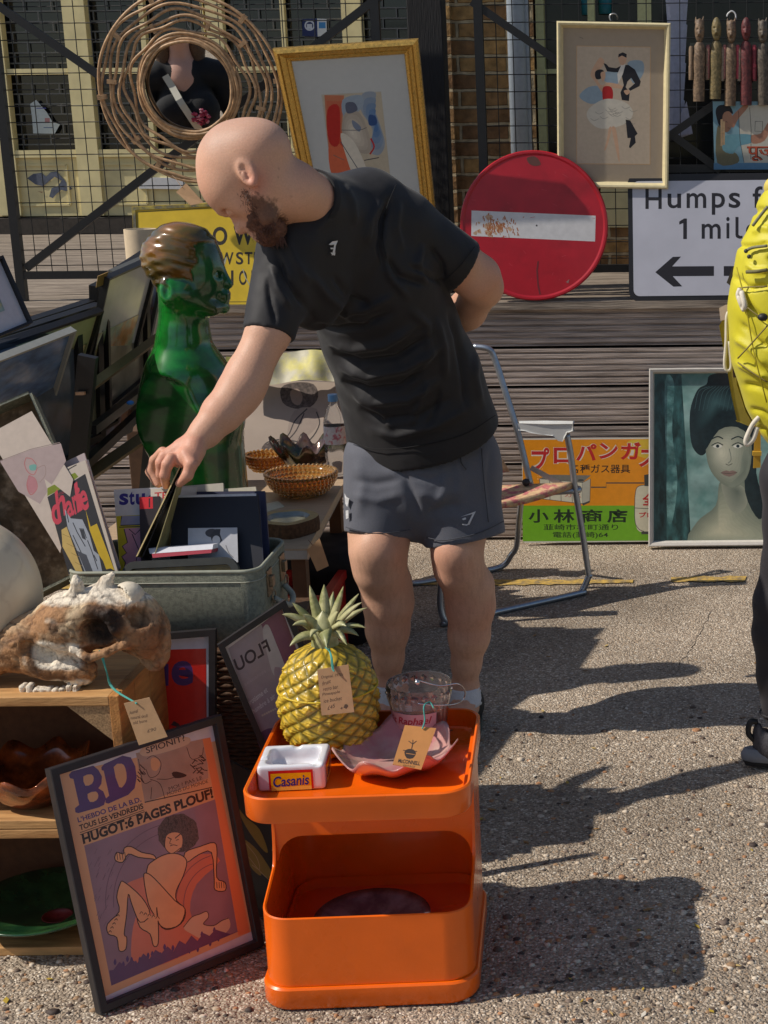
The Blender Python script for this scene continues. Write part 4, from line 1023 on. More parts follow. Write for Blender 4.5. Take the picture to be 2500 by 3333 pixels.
# left arm (behind the back)
body.chain([px3(*p) for p in ((1080,720,3.82,70),(1285,720,3.88,78),(1480,850,3.935,80),(1553,905,3.97,74),(1572,935,4.00,62),(1520,1010,4.10,60),(1430,1075,4.20,50),(1370,1100,4.24,36),(1330,1110,4.25,34))], 0.02)
for j in range(4): body.chain([px3(1330+4*j,1098+12*j,4.25,15),px3(1290+3*j,1104+13*j,4.26,13),px3(1262+3*j,1120+13*j,4.25,11)], 0.006)
body.chain([px3(1350,1090,4.25,17), px3(1318,1068,4.24,14), px3(1296,1062,4.24,11)], 0.006)
# legs
body.pchain([(1340,1440,4.06,120),(1255,1560,4.05,112),(1236,1730,4.01,98),(1232,1795,3.98,90),(1236,1850,3.98,82),(1256,1900,4.01,80),(1264,1960,4.02,79),(1262,2050,4.03,68),(1264,2140,4.04,48),(1266,2225,4.05,37)], 0.02)
body.ell(PY(1228,1800,3.93), (0.050, 0.035, 0.055), k=0.025)
body.pchain([(1420,1440,4.06,120),(1500,1560,4.05,112),(1490,1730,4.03,90),(1488,1800,4.00,80),(1494,1850,4.00,77),(1526,1910,4.03,79),(1532,1970,4.04,77),(1527,2070,4.05,65),(1518,2160,4.06,46),(1513,2235,4.07,38)], 0.02)
body.ell(PY(1482,1803,3.95), (0.045, 0.032, 0.050), k=0.025)
for cx_, yy in ((1262,4.05),(1512,4.07)):                                     # feet, inside the shoes
    a_ = PY(cx_+2, 2240, yy); body.cone(a_, np.array([a_[0], a_[1]-0.02, 0.07]), 0.040, 0.040, 0.02); body.cone(np.array([a_[0], a_[1], 0.06]), np.array([a_[0]-0.03, a_[1]-0.17, 0.05]), 0.038, 0.034, 0.02)
V, Q = body.mesh(0.0038); V = relax(V, Q, 1, 0.4)
N_ = vnormals(V, Q)
px_, py_ = proj(V)
base = np.array(S(208,162,136)); colr = np.repeat(base[None], len(V), 0)
n1 = fbm(V, 14, 3)[:,None]; colr = colr*(0.90+0.2*n1)
redm = np.clip((fbm(V+5, 9, 2)-0.45)*3, 0, 1)[:,None]*0.55; colr = colr*(1-redm)+np.array(S(202,142,118))*redm
earm = np.exp(-(((px_-838)/40)**2+((py_-590)/55)**2))[:,None]*0.45; colr = colr*(1-earm)+np.array(S(206,116,98))*earm
hand = ((px_ < 660) & (py_ > 1420))[:,None]*0.25; colr = colr*(1-hand)+np.array(S(216,140,118))*hand
# shaved scalp: slight grey cast above the hairline
cr = (V-hp(785,532)); up_ = cr@EU; fw = cr@EF
scalp = np.clip((up_+0.45*(-fw)-0.01)/0.03, 0, 1)*np.clip((0.06-fw)/0.03, 0, 1)*(py_ < 640)*(px_ < 960)
scalp = scalp[:,None]*0.22; colr = colr*(1-scalp)+np.array(S(150,128,122))*scalp
for lx, ly, lz in ((908,547,2.5),(905,576,2.0),(948,640,2.2)):
    m_ = np.exp(-(((px_-lx)/lz)**2+((py_-ly)/lz)**2))[:,None]*(py_ < 800)[:,None]*0.8; colr = colr*(1-m_)+np.array(S(96,60,48))*m_
legs = (py_ > 1700)[:,None]; hair_n = np.clip((fbm(V*np.array([1,1,0.25]), 150, 2)-0.5)*5, 0, 1)[:,None]*0.16*legs*(1-np.clip((1830-py_)/60,0,1))[:,None]
colr = colr*(1-hair_n)+np.array(S(140,96,76))*hair_n
lip = np.exp(-(((px_-822)/9)**2+((py_-750)/9)**2))[:,None]*0.5; colr = colr*(1-lip)+np.array(S(150,84,78))*lip
bpoly = np.array([(797,622),(848,632),(897,656),(915,692),(950,728),(932,778),(889,796),(858,788),(836,768),(806,756),(800,742),(826,716),(816,682)])
inb = np.zeros(len(V), bool)
for i in range(len(bpoly)):
    (xa, ya), (xb, yb) = bpoly[i], bpoly[(i+1) % len(bpoly)]
    inb ^= ((ya > py_) != (yb > py_)) & (px_ < (xb-xa)*(py_-ya)/(yb-ya+1e-9)+xa)
bdist, _ = polydist(px_, py_, [tuple(p) for p in bpoly]+[tuple(bpoly[0])])
bm_ = np.clip(np.where(inb, bdist, -bdist)/16+0.25+2.6*(fbm(V, 170, 2)-0.5), 0, 1)[:,None]*0.85*(py_ < 800)[:,None]*(px_ < 960)[:,None]
colr = colr*(1-bm_)+np.array(S(84,56,44))*(0.45+1.1*fbm(V, 260, 2))[:,None]*bm_
skin_m = M('man_skin', rough=0.52, attr=True, var=0.06, scale=110, bump=0.16, bscale=240, sss=0.06, spec=0.38)
feet_c = np.array([PY(1390,1700,4.05)[0], 4.05, 0])
man = thing('person', 'bald bearded man in black t-shirt and grey shorts leaning over the suitcase', 'person', feet_c)
npmesh('body', V, Q, skin_m, man, col=colr)

# beard, brows and lashes
bd = Sdf()
for s_ in (-1, 1):
    bd.cone(hp(826,648,s_*0.048), hp(862,678,s_*0.050), 14*hs, 22*hs, 0.012)
    bd.cone(hp(862,678,s_*0.050), hp(880,716,s_*0.042), 22*hs, 25*hs, 0.012)
    bd.cone(hp(880,716,s_*0.042), hp(868,762,s_*0.014), 25*hs, 26*hs, 0.012)
    bd.cone(hp(842,720,s_*0.044), hp(858,745,s_*0.030), 22*hs, 26*hs, 0.012)
    bd.cone(hp(806,736,s_*0.010), hp(830,742,s_*0.034), 11*hs, 15*hs, 0.008)
bd.ell(hp(868,768,0), (0.025, 0.024, 0.032), HR, k=0.015)
bd.ell(hp(894,746,0), (0.030, 0.024, 0.036), HR, k=0.02)
V, Q = bd.mesh(0.0034); N_ = vnormals(V, Q)
f_ = fbm(V, 160, 2)-0.5; f2 = fbm(V+3, 60, 2)-0.5
V = V + N_*(f_*0.007+f2*0.004-0.0010)[:,None]
cb = np.array(S(104,68,52))*(0.7+0.9*np.clip(fbm(V,180,2)-0.2,0,1))[:,None]
cb = cb*(1+0.5*np.clip(fbm(V+9,70,2)-0.5,0,1)[:,None])
npmesh('beard', V, Q, M('beard_hair', rough=0.65, attr=True, var=0.35, scale=420, bump=1.0, bscale=380), man, col=cb)
bh = MB(); rs = random.Random(11)
def hair_at(px, py, s, dx, dy, L):                        # single beard hairs standing off the jaw
    a_ = hp(px, py, s); out = unit(ES*0.22*np.sign(s if s else 1)+RGT*(0.35+0.5*dx)-UPV*(0.55+0.5*dy)); b_ = a_+out*L*0.5+UPV*0.0; c_ = b_+unit(out+RGT*0.35*rs.uniform(-1,1)-UPV*0.4*rs.uniform(0,1))*L*0.5
    bh.tube([a_, b_, c_], [0.0005, 0.0004, 0.0002], 3, caps=False)
for _ in range(1500):
    t_ = rs.random(); k_ = rs.random()
    if k_ < 0.6: x = 832+45*t_+rs.gauss(0,15); y = 636+95*t_+rs.gauss(0,12); s_ = 0.073-0.024*t_
    else: x = 892-26*t_+rs.gauss(0,14); y = 735+48*t_+rs.gauss(0,9); s_ = 0.055-0.03*t_
    hair_at(x, y, s_, rs.uniform(-0.7,0.7), rs.uniform(-0.2,0.9), rs.uniform(0.005,0.010))
for _ in range(260): hair_at(rs.uniform(856,925), 778+rs.gauss(0,7), rs.uniform(-0.02,0.025), rs.uniform(-0.3,0.5), 1.0, rs.uniform(0.008,0.016))
obj('beard_strands', bh, M('beard_strand', S(92,60,46), 0.5, var=0.3), man)
eb_ = MB(); rs = random.Random(2)
for _ in range(90):
    t_ = rs.random(); x = 722+30*t_; y = 702-26*t_+rs.gauss(0,2.5); a_ = hp(x-2, y, 0.020+0.030*t_); d_ = unit(EF*0.3+RGT*0.5+UPV*0.5*rs.uniform(0.4,1)+ES*0.3)
    eb_.tube([a_, a_+d_*0.010], [0.0007,0.0002], 3, caps=False)
obj('eyebrow', eb_, M('beard_strand'), man)

# ---- black t-shirt
sh = Sdf(); TQ = (np.array([0.35,0.94,0.0]), 0.72)
tor = [(1105,722,3.775,0.088),(1120,790,3.83,0.150),(1190,900,3.89,0.178),(1268,1080,3.97,0.186),(1335,1250,4.03,0.198)]
sh.chain([(PY(a,b,c), r) for a,b,c,r in tor], 0.03, sq=TQ)
sh.cone(PY(1335,1250,4.03), PY(1376,1412,4.06), 0.200, 0.220, 0.03, flat=True, sq=TQ)
sh.cone(PY(1110,704,3.78), PY(1004,650,3.655), 0.094, 0.0735, 0.02, flat=True)                    # collar root
sh.chain([(PY(1090,690,3.78), 0.080), (PY(1200,668,3.84), 0.085), (PY(1300,735,3.88), 0.092)], 0.03)    # left shoulder
sh.cone(PY(1300,735,3.88), PY(1508,871,3.945), 0.088, 0.074, 0.02, flat=True)
sh.chain([(PY(1090,715,3.76), 0.09), (PY(965,770,3.66), 0.074)], 0.03)                       # right shoulder
sh.cone(PY(945,790,3.655), PY(874,1090,3.55), 0.075, 0.060, 0.02, flat=True)
sh.ell(PY(1015,900,3.70), (0.085,0.065,0.13), k=0.08)
V, Q = sh.mesh(0.0045); V = relax(V, Q, 2, 0.5)
px_, py_ = proj(V); N_ = vnormals(V, Q); front = np.clip((N_@(-FWD))*2.0+0.1, 0, 1)
folds = [  # polyline in the photograph's terms, depth mm (negative = valley), width px
 ([(1010,1060),(1090,1075),(1180,1060),(1290,1010)], -9, 16), ([(1060,1110),(1150,1135),(1250,1120),(1370,1050)], 10, 18), ([(1080,1150),(1170,1180),(1290,1165),(1420,1080)], -10, 15),
 ([(1100,1190),(1200,1225),(1320,1200),(1450,1120)], 10, 18), ([(1110,1235),(1200,1270),(1300,1260),(1400,1190)], -9, 14), ([(1130,1270),(1220,1310),(1330,1300),(1440,1230)], 8, 18),
 ([(1160,1330),(1250,1365),(1370,1350),(1480,1290)], -6, 16), ([(1180,1390),(1290,1420),(1420,1385),(1560,1310)], 5, 18),
 ([(1090,1010),(1180,1010),(1290,960)], 6, 16), ([(1080,890),(1130,960),(1220,1000)], -6, 14), ([(1250,830),(1300,900),(1400,930)], -7, 14), ([(1240,800),(1270,900),(1340,980)], 6, 16),
 ([(1270,640),(1245,720),(1235,800),(1250,880)], -9, 11), ([(1240,650),(1205,720),(1190,800)], 5, 16), ([(1300,650),(1290,740),(1310,820)], 5, 14),
 ([(1400,800),(1440,860),(1445,915)], -6, 10), ([(1380,790),(1360,860),(1390,930)], 5, 14), ([(1330,860),(1400,900),(1450,925)], -6, 10),
 ([(900,820),(930,900),(985,980),(1030,1050)], -8, 12), ([(880,860),(905,940),(950,1010)], 6, 14), ([(870,900),(880,980),(900,1060)], -5, 10), ([(930,760),(960,850),(1010,930)], 5, 16),
 ([(1075,580),(1085,640),(1080,720)], -4, 10), ([(1120,600),(1150,660),(1160,740)], 4, 16), ([(1460,1000),(1490,1100),(1510,1230),(1520,1350)], -7, 14), ([(1420,1030),(1445,1130),(1450,1240)], 6, 16), ([(1560,1120),(1545,1220),(1570,1330)], 5, 16),
 ([(1000,880),(1060,960),(1150,1040),(1230,1060)], 6, 18), ([(1330,1000),(1390,1060),(1400,1150),(1360,1230)], 6, 18), ([(1150,1290),(1240,1340),(1280,1400)], 5, 14), ([(1390,1230),(1370,1310),(1330,1390)], 6, 14), ([(1430,1260),(1420,1330),(1390,1400)], -5, 12),
]
disp = np.zeros(len(V))
for pl_, amp, wd in folds:
    d_, t_ = polydist(px_, py_, pl_); disp += amp*1.7*np.exp(-(d_/(wd*0.78))**2)*np.clip(np.minimum(t_, 1-t_)*5, 0, 1)
disp += 7*(fbm(V*np.array([1,1,1.6]), 9, 2)-0.5) + 3*(fbm(V+4, 26, 2)-0.5)
V = V + N_*(disp*0.001*front)[:,None]
V = relax(V, Q, 1, 0.4)
cotton = M('black_cotton', S(27,25,28), 0.66, var=0.10, scale=60, sheen=0.10, bump=0.12, bscale=500)
npmesh('t_shirt', V, Q, cotton, man)
SHV, SHQ = V, Q
def on_mesh(Vm, px, py, rad=14):                          # front-most point of a mesh near a place in the photograph
    x, y = proj(Vm); d = (Vm-EYE)@FWD; m = np.hypot(x-px, y-py) < rad; i = np.where(m)[0]
    j = i[np.argmin(d[i])]; z = d[j]; return EYE + ray(px, py)*(z)
def decal(name, Vm, mat, outlines, parent, lift=0.0016, dens=5):
    mb = MB()
    for o_ in outlines:
        P_ = []
        for i in range(len(o_)):
            a_, b_ = np.array(o_[i], float), np.array(o_[(i+1) % len(o_)], float); n_ = max(1, int(np.linalg.norm(b_-a_)/dens))
            for k_ in range(n_): P_.append(a_+(b_-a_)*k_/n_)
        tri = geometry.tessellate_polygon([[Vector((p[0], p[1], 0)) for p in P_]])
        ps = [on_mesh(Vm, *p) for p in P_]; ps = [p-unit(p-EYE)*lift for p in ps]
        mb.add(ps, [tuple(t) for t in tri])
    return obj(name, mb, mat, parent)
white_pr = C(214,214,214)
decal('chest_emblem', SHV, white_pr, [[(1070,796),(1082,786),(1100,783),(1093,800),(1090,826),(1080,832),(1086,808),(1088,796),(1078,798)],[(1075,806),(1086,806),(1085,811),(1077,811)],[(1076,822),(1092,822),(1090,832),(1080,828)]], man)
# hem lines
def seam(Vm, pts, r, mat, name, parent, lift=0.001):
    P_ = [on_mesh(Vm, *p) for p in crv(pts, 8)]; P_ = [p-unit(p-EYE)*lift for p in P_]
    return obj(name, MB().tube(P_, r, 5), mat, parent, smooth=True)
ribm = M('black_rib', S(27,26,29), 0.85, sheen=0.1)
ca_, cb2 = PY(1110,704,3.78), PY(1004,650,3.655); cax = unit(cb2-ca_); cu1 = unit(np.cross(cax, [0,0,1.0])); cu2 = np.cross(cax, cu1)
obj('collar', MB().loft([[cb2+cax*h_+(cu1*math.cos(t_)+cu2*math.sin(t_))*r_ for t_ in np.linspace(0,2*math.pi,48,endpoint=False)] for h_, r_ in ((-0.016,0.0775),(-0.002,0.0755),(0.002,0.0735),(0.0005,0.0705),(-0.012,0.068))], False, False), ribm, man, smooth=True)

tsm = M('t_shirt_seam', S(17,16,18), 0.8)
for pts in ([(1136,1434),(1225,1462),(1368,1450),(1510,1414),(1612,1352)], [(1448,912),(1500,862),(1546,802)], [(1290,600),(1258,680),(1246,770),(1258,840)]):
    try: seam(SHV, pts, 0.0011, tsm, 'stitching', man, 0.0004)
    except ValueError: pass

# ---- grey shorts
st = Sdf(); GQ = (np.array([0.2,0.98,0.0]), 0.80)
st.cone(PY(1375,1410,4.08), PY(1372,1530,4.07), 0.168, 0.200, 0.03, sq=GQ)
st.cone(PY(1262,1500,4.06), PY(1236,1741,4.01), 0.118, 0.096, 0.02, flat=True)
st.cone(PY(1462,1500,4.06), PY(1515,1756,4.03), 0.122, 0.111, 0.02, flat=True)
st.ell(PY(1222,1580,4.04), (0.055,0.075,0.085), k=0.04); st.ell(PY(1545,1520,4.07), (0.07,0.10,0.11), k=0.04)
V, Q = st.mesh(0.0045); V = relax(V, Q, 2, 0.5)
px_, py_ = proj(V); N_ = vnormals(V, Q); front = np.clip((N_@(-FWD))*2.0+0.1, 0, 1); disp = np.zeros(len(V))
for pl_, amp, wd in [([(1270,1500),(1320,1560),(1345,1620),(1365,1700)], -10, 14), ([(1140,1560),(1220,1575),(1310,1560)], -5, 14), ([(1135,1610),(1230,1630),(1320,1605)], 5, 16), ([(1330,1545),(1400,1560),(1470,1530)], -6, 14), ([(1350,1600),(1420,1620),(1500,1590)], 6, 18), ([(1380,1680),(1440,1650),(1500,1640)], -5, 14), ([(1600,1450),(1590,1560),(1600,1680)], -5, 12), ([(1480,1480),(1500,1560),(1490,1640)], 5, 16), ([(1440,1500),(1450,1580),(1420,1660)], 6, 16), ([(1160,1490),(1180,1580),(1170,1690)], 5, 18), ([(1420,1700),(1470,1680),(1530,1700)], 4, 16)]:
    d_, t_ = polydist(px_, py_, pl_); disp += amp*np.exp(-(d_/wd)**2)*np.clip(np.minimum(t_, 1-t_)*5, 0, 1)
disp += 6*(fbm(V, 10, 2)-0.5)
V = V + N_*(disp*0.001*front)[:,None]; V = relax(V, Q, 1, 0.4)
sport = M('grey_sports_fabric', S(92,94,104), 0.75, var=0.10, scale=160, bump=0.22, bscale=900, sheen=0.15)
npmesh('shorts', V, Q, sport, man); STV = V
decal('hem_emblem', STV, C(200,200,204), [[(1500,1682),(1549,1664),(1528,1708),(1520,1709),(1538,1673)],[(1503,1689),(1515,1684),(1518,1690),(1508,1693)],[(1504,1705),(1526,1706),(1520,1711),(1506,1709)]], man)
decal('side_emblem', STV, C(204,204,206), [[(1121,1605),(1128,1618),(1137,1622),(1134,1636),(1130,1650),(1124,1640)],[(1125,1662),(1134,1660),(1134,1686),(1126,1690)]], man)
sm2 = M('shorts_seam', S(70,72,80), 0.8)
seam(STV, [(1126,1716),(1200,1734),(1280,1733),(1340,1722)], 0.0014, sm2, 'hem_seam', man); seam(STV, [(1389,1750),(1450,1758),(1560,1734),(1640,1696)], 0.0014, sm2, 'hem_seam', man)
seam(STV, [(1500,1470),(1502,1505),(1518,1528)], 0.0018, sm2, 'pocket_seam', man); seam(STV, [(1568,1460),(1575,1560),(1590,1700)], 0.0014, sm2, 'side_seam', man)

# ---- socks and shoes
sock = M('white_ribbed_sock', S(206,206,210), 0.85, var=0.06, scale=60, bump=0.4, bscale=200)
shoe_m = M('black_shoe_mesh', S(30,31,32), 0.7, var=0.2, scale=60, bump=0.4, bscale=200); sole_m = M('green_grey_sole', S(66,82,74), 0.7, var=0.15)
for cx_, yy, top_ in ((1266,4.05,2222),(1513,4.07,2232)):
    a_ = PY(cx_, top_, yy); lo_ = np.array([a_[0], a_[1]-0.01, 0.075])
    mb = MB(); loops = []
    for k_ in range(9):
        f_ = k_/8; c_ = a_*(1-f_)+lo_*f_; r_ = 0.041+0.006*f_+0.0012*math.sin(f_*20)
        loops.append([c_+np.array([r_*(1+0.025*(j % 2))*math.cos(j*math.pi/14), r_*1.12*(1+0.025*(j % 2))*math.sin(j*math.pi/14), 0]) for j in range(28)])
    mb.loft(loops); obj('sock', mb, sock, man, smooth=True)
    s2 = Sdf(); s2.ell(lo_+np.array([0.004,0.02,-0.012]), (0.048,0.060,0.058), k=0.02); s2.ell(lo_+np.array([-0.015,-0.10,-0.030]), (0.050,0.115,0.045), k=0.03); s2.rbox(lo_+np.array([0,-0.05,-0.20]), (0.3,0.4,0.125), 0.0, k=0.004, op='s')
    V, Q = s2.mesh(0.004); sh_o = npmesh('shoe', V, Q, shoe_m, man)
    sl_ = MB(); sl_.loft([[lo_+np.array([-0.006+0.052*math.cos(t)*(1+0.08*math.sin(t)), -0.04+0.165*math.sin(t), z_-0.075]) for t in np.linspace(0,2*math.pi,32,endpoint=False)] for z_ in (0.0,0.012,0.028)])
    obj('sole', sl_, sole_m, sh_o, smooth=False)
# ================================================================== THE STALL ON THE LEFT
blackf = M('black_frame', S(30,29,30), 0.45, var=0.15, scale=30, coat=0.1)
# ---- glossy green bust
Yb = 4.25; bs = scl(PY(600,1000,Yb))
def bp_(px, py, d=0): return PY(px, py, Yb) - np.array([0, d*bs, 0])
bu = Sdf(); BR_ = np.stack([unit(RGT), unit(UPV), unit(-FWD)], 1)
bu.ell(bp_(577,838), (115*bs, 104*bs, 86*bs), BR_, k=0.02)                    # skull and hair mass
bu.ell(bp_(600,790), (92*bs, 62*bs, 78*bs), BR_, k=0.02)
bu.ell(bp_(655,900), (78*bs, 92*bs, 68*bs), BR_, k=0.02)
bu.ell(bp_(675,845), (44*bs, 70*bs, 56*bs), BR_, k=0.02)
bu.cone(bp_(715,862), bp_(744,925), 10*bs, 14*bs, 0.008); bu.ell(bp_(742,925), (14*bs,11*bs,14*bs), BR_, k=0.006)
for s_ in (-1,1):
    bu.cone(bp_(706,866,s_*12), bp_(690,872,s_*42), 12*bs, 9*bs, 0.01)
    bu.ell(bp_(716,892,s_*28), (13*bs,11*bs,16*bs), BR_, k=0.01, op='s'); bu.ell(bp_(708,893,s_*28), (12*bs,10*bs,13*bs), BR_, k=0.004)
    bu.cone(bp_(610,950,s_*52), bp_(700,1000,s_*34), 36*bs, 26*bs, 0.02)
    c_ = bp_(570,940,s_*84); bu.ell(c_, (25*bs,39*bs,13*bs), BR_, k=0.006); bu.ell(c_-np.array([0,s_*14*bs,0])+RGT*3*bs+UPV*3*bs, (15*bs,26*bs,12*bs), BR_, k=0.003, op='s')
bu.ell(bp_(728,1000), (20*bs,22*bs,26*bs), BR_, k=0.02)                        # chin
bu.ell(bp_(728,962), (20*bs,20*bs,26*bs), BR_, k=0.015)
bu.cone(bp_(742,956,14), bp_(742,956,-14), 6*bs, 6*bs, 0.008); bu.cone(bp_(740,971,12), bp_(740,971,-12), 6*bs, 6*bs, 0.008)
bu.cone(bp_(750,964,16), bp_(750,964,-16), 2*bs, 2*bs, 0.004, 's')
bu.cone(bp_(598,950), bp_(598,1130), 80*bs, 78*bs, 0.03); bu.cone(bp_(598,1120), bp_(606,1190), 78*bs, 100*bs, 0.04)
bu.ell(bp_(628,1310,0), (158*bs, 165*bs, 118*bs), BR_, k=0.06)
bu.ell(bp_(600,1240,0), (120*bs, 110*bs, 130*bs), BR_, k=0.05)
bu.cone(bp_(640,1380), bp_(652,1640), 148*bs, 160*bs, 0.05, flat=True)
bu.ell(bp_(730,1340,40), (62*bs, 80*bs, 60*bs), BR_, k=0.04)
bu.ell(bp_(578,1345,60), (112*bs,166*bs,120*bs), BR_, k=0.03)
bu.cone(bp_(505,1345,420), bp_(552,1345,116), 165*bs, 146*bs, 0.006, 's', True)       # flat cut shoulder facing us
V, Q = bu.mesh(0.0042); V = relax(V, Q, 1, 0.4); px_, py_ = proj(V); N_ = vnormals(V, Q)
# combed hair
hx = np.array([(560,735),(640,728),(690,740),(705,790),(668,786),(630,795),(645,850),(622,880),(628,914),(600,905),(545,906),(530,960),(520,975),(490,930),(458,860),(465,800),(500,755)])
def inpoly(x, y, P):
    r = np.zeros(len(x), bool); n = len(P)
    for i in range(n):
        (xa, ya), (xb, yb) = P[i], P[(i+1) % n]
        c = ((ya > y) != (yb > y)) & (x < (xb-xa)*(y-ya)/(yb-ya+1e-9)+xa); r ^= c
    return r
HP_ = np.array([(440,690),(650,700),(720,745),(703,795),(668,786),(630,795),(636,830),(645,850),(622,880),(628,914),(600,905),(545,906),(536,940),(523,985),(490,960),(430,900)])
ishair = inpoly(px_, py_, HP_) & ~((px_ > 512) & (py_ > 925))
str_ = np.sin((py_*0.9+px_*0.10+14*np.sin(px_/38))/5.2) + 0.6*np.sin((py_*0.8-px_*0.22)/3.1)
V = V + N_*((0.0022+0.0011*str_)*ishair)[:,None]
mt = fbm(V*np.array([1,1,2.2]), 16, 3)
gA, gB = np.array(S(24,120,38)), np.array(S(14,84,30))
mm = np.clip((mt-0.38)*4, 0, 1)[:,None]; cg = gA*mm+gB*(1-mm)
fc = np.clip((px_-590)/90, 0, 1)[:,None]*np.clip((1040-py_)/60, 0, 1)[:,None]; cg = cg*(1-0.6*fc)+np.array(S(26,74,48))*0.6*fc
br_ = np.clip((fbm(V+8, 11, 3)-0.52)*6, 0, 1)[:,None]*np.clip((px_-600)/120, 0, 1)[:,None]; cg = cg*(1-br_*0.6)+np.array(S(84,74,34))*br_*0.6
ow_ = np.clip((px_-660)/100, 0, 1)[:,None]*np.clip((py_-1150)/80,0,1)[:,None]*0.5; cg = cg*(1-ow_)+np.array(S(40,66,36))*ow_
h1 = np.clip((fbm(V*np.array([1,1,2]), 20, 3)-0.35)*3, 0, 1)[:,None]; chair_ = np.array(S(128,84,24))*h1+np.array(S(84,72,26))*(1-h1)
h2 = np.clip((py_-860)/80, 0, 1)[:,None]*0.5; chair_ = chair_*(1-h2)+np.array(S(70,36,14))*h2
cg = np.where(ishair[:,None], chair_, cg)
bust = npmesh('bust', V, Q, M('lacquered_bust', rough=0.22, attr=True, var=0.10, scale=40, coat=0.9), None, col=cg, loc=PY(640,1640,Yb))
tag(bust, 'glossy green male bust with brown painted hair and no arms beside the picture rack', 'bust')

# ---- side table
ZT = 0.50
def tz(px, py): return PZ(px, py, ZT)
fr_ = tz(1000,1790); bk_ = tz(1122,1560); fl_ = fr_.copy(); fl_[0] = -1.62; bl_ = fl_.copy(); bl_[1] = bk_[1]; 
tb = thing('side_table', 'low wooden side table carrying the glass bowls beside the suitcase', 'table', (fr_[0]-0.3, fr_[1]+0.3, 0))
tm = M('table_top_wood', S(186,160,130), 0.45, var=0.12, scale=8, stretch=(1,5,1), coat=0.1); tl2 = M('table_leg_wood', S(96,62,38), 0.6, var=0.2, scale=10)
obj('table_top', MB().slab([fl_, fr_, bk_, bl_], (0,0,-0.028)), tm, tb, bevel=0.003)
obj('edge_band', MB().bar(fl_+np.array([0,-0.002,-0.014]), fr_+np.array([0,-0.002,-0.014]), 0.024, 0.003), C(176,170,160), tb)
for c_ in (fr_+np.array([-0.03,0.03,0]), bk_+np.array([-0.03,-0.03,0]), fl_+np.array([0.05,0.05,0]), bl_+np.array([0.05,-0.05,0])):
    obj('leg', MB().box2((c_[0]-0.02, c_[1]-0.02, 0), (c_[0]+0.02, c_[1]+0.02, ZT-0.028)), tl2, tb)
for a_, b_ in ((fr_, bk_), (fl_, bl_)): obj('stretcher', MB().bar(a_+np.array([-0.03,0.05,-0.33]), b_+np.array([-0.03,-0.05,-0.33]), 0.05, 0.02), tl2, tb)
tgm = MB().use(kraft); tgm.slab([PY(1000,1790,4.10), PY(1040,1752,4.09), PY(1070,1842,4.09), PY(1032,1860,4.10)], (0,0.0015,0)); tgm.use(tl2).tube([PY(1018,1775,4.098), PY(1010,1765,4.10), PY(1004,1758,4.12)], 0.001, 4)
tag(obj('paper_tag', tgm, None, loc=PY(1035,1800,4.1)), 'brown card tag hanging from the table edge', 'tag')
# red plastic crate under it
rc = thing('plastic_crate', 'bright red plastic crate under the side table', 'crate', (fr_[0]-0.18, 4.55, 0)); rp = M('red_plastic', S(176,30,22), 0.4, var=0.06)
X0_ = PY(880,1900,4.5)[0]; X1_ = PY(1068,1900,4.5)[0]
cb_ = MB(); 
cb_.box2((X0_,4.45,0.0),(X1_,4.47,0.24)); cb_.box2((X0_,4.8,0.0),(X1_,4.82,0.24)); cb_.box2((X0_,4.47,0.0),(X0_+0.02,4.8,0.24)); cb_.box2((X1_-0.02,4.47,0.0),(X1_,4.8,0.24)); cb_.box2((X0_+0.02,4.47,0.01),(X1_-0.02,4.8,0.02))
obj('body', cb_, rp, rc, bevel=0.004); rm = MB(); rm.box2((X0_-0.008,4.442,0.24),(X1_+0.008,4.47,0.27)); rm.box2((X0_-0.008,4.8,0.24),(X1_+0.008,4.828,0.27)); rm.box2((X1_-0.02,4.47,0.24),(X1_+0.008,4.8,0.27)); rm.box2((X0_-0.008,4.47,0.24),(X0_+0.02,4.8,0.27)); obj('rim', rm, rp, rc, bevel=0.004)
bgm = Sdf(); bgm.rbox(PY(1060,1800,4.9)*np.array([1,1,0])+np.array([0.0,0,0.16]), (0.12,0.10,0.10), 0.06); V, Q = bgm.mesh(0.01); V = V+vnormals(V,Q)*(0.03*(fbm(V,9,2)-0.5))[:,None]
tag(npmesh('cloth_bag', V, Q, M('black_cloth', S(30,28,30), 0.85, var=0.2, scale=20), loc=(V[:,0].mean(), 4.9, 0)), 'black cloth bag on the ground behind the red crate', 'bag')

# ---- things on the table
amber = M('amber_glass', S(255,196,112), 0.10, trans=0.8, ior=1.15, coat=0.5)
def hobnail(name, label, c, R_, H_, mat, group=None, rows=6):
    mb = MB(); prof = [(R_*0.42,0.0),(R_*0.45,0.004),(R_*0.62,H_*0.14),(R_*0.84,H_*0.42),(R_*0.97,H_*0.75),(R_,H_),(R_-0.006,H_),(R_*0.92,H_*0.75),(R_*0.78,H_*0.42),(R_*0.55,H_*0.2),(0.001,H_*0.12)]
    mb.lathe(prof, c, 40, cap=True)
    for i in range(rows):
        f_ = 0.18+0.80*i/(rows-1); r = np.interp(f_*H_, [0.0,H_*0.14,H_*0.42,H_*0.75,H_], [R_*0.44,R_*0.62,R_*0.84,R_*0.97,R_])
        n_ = int(2*math.pi*r/0.015)
        for j in range(n_): a_ = 2*math.pi*(j+0.5*(i % 2))/n_; mb.ball(np.asarray(c)+np.array([r*math.cos(a_), r*math.sin(a_), f_*H_]), 0.0072, 8, 6)
    o = obj(name, mb, mat, None, smooth=True, loc=c); tag(o, label, 'glass bowl', group); return o
hobnail('glass_bowl', 'amber hobnail glass bowl on the table in front of the green bowl', tz(985,1612), 0.112, 0.075, amber, 'amber glass bowls')
hobnail('glass_bowl', 'smaller amber glass bowl half hidden behind the green bust', tz(862,1545)+np.array([0,0.05,0]), 0.075, 0.06, amber, 'amber glass bowls', 5)
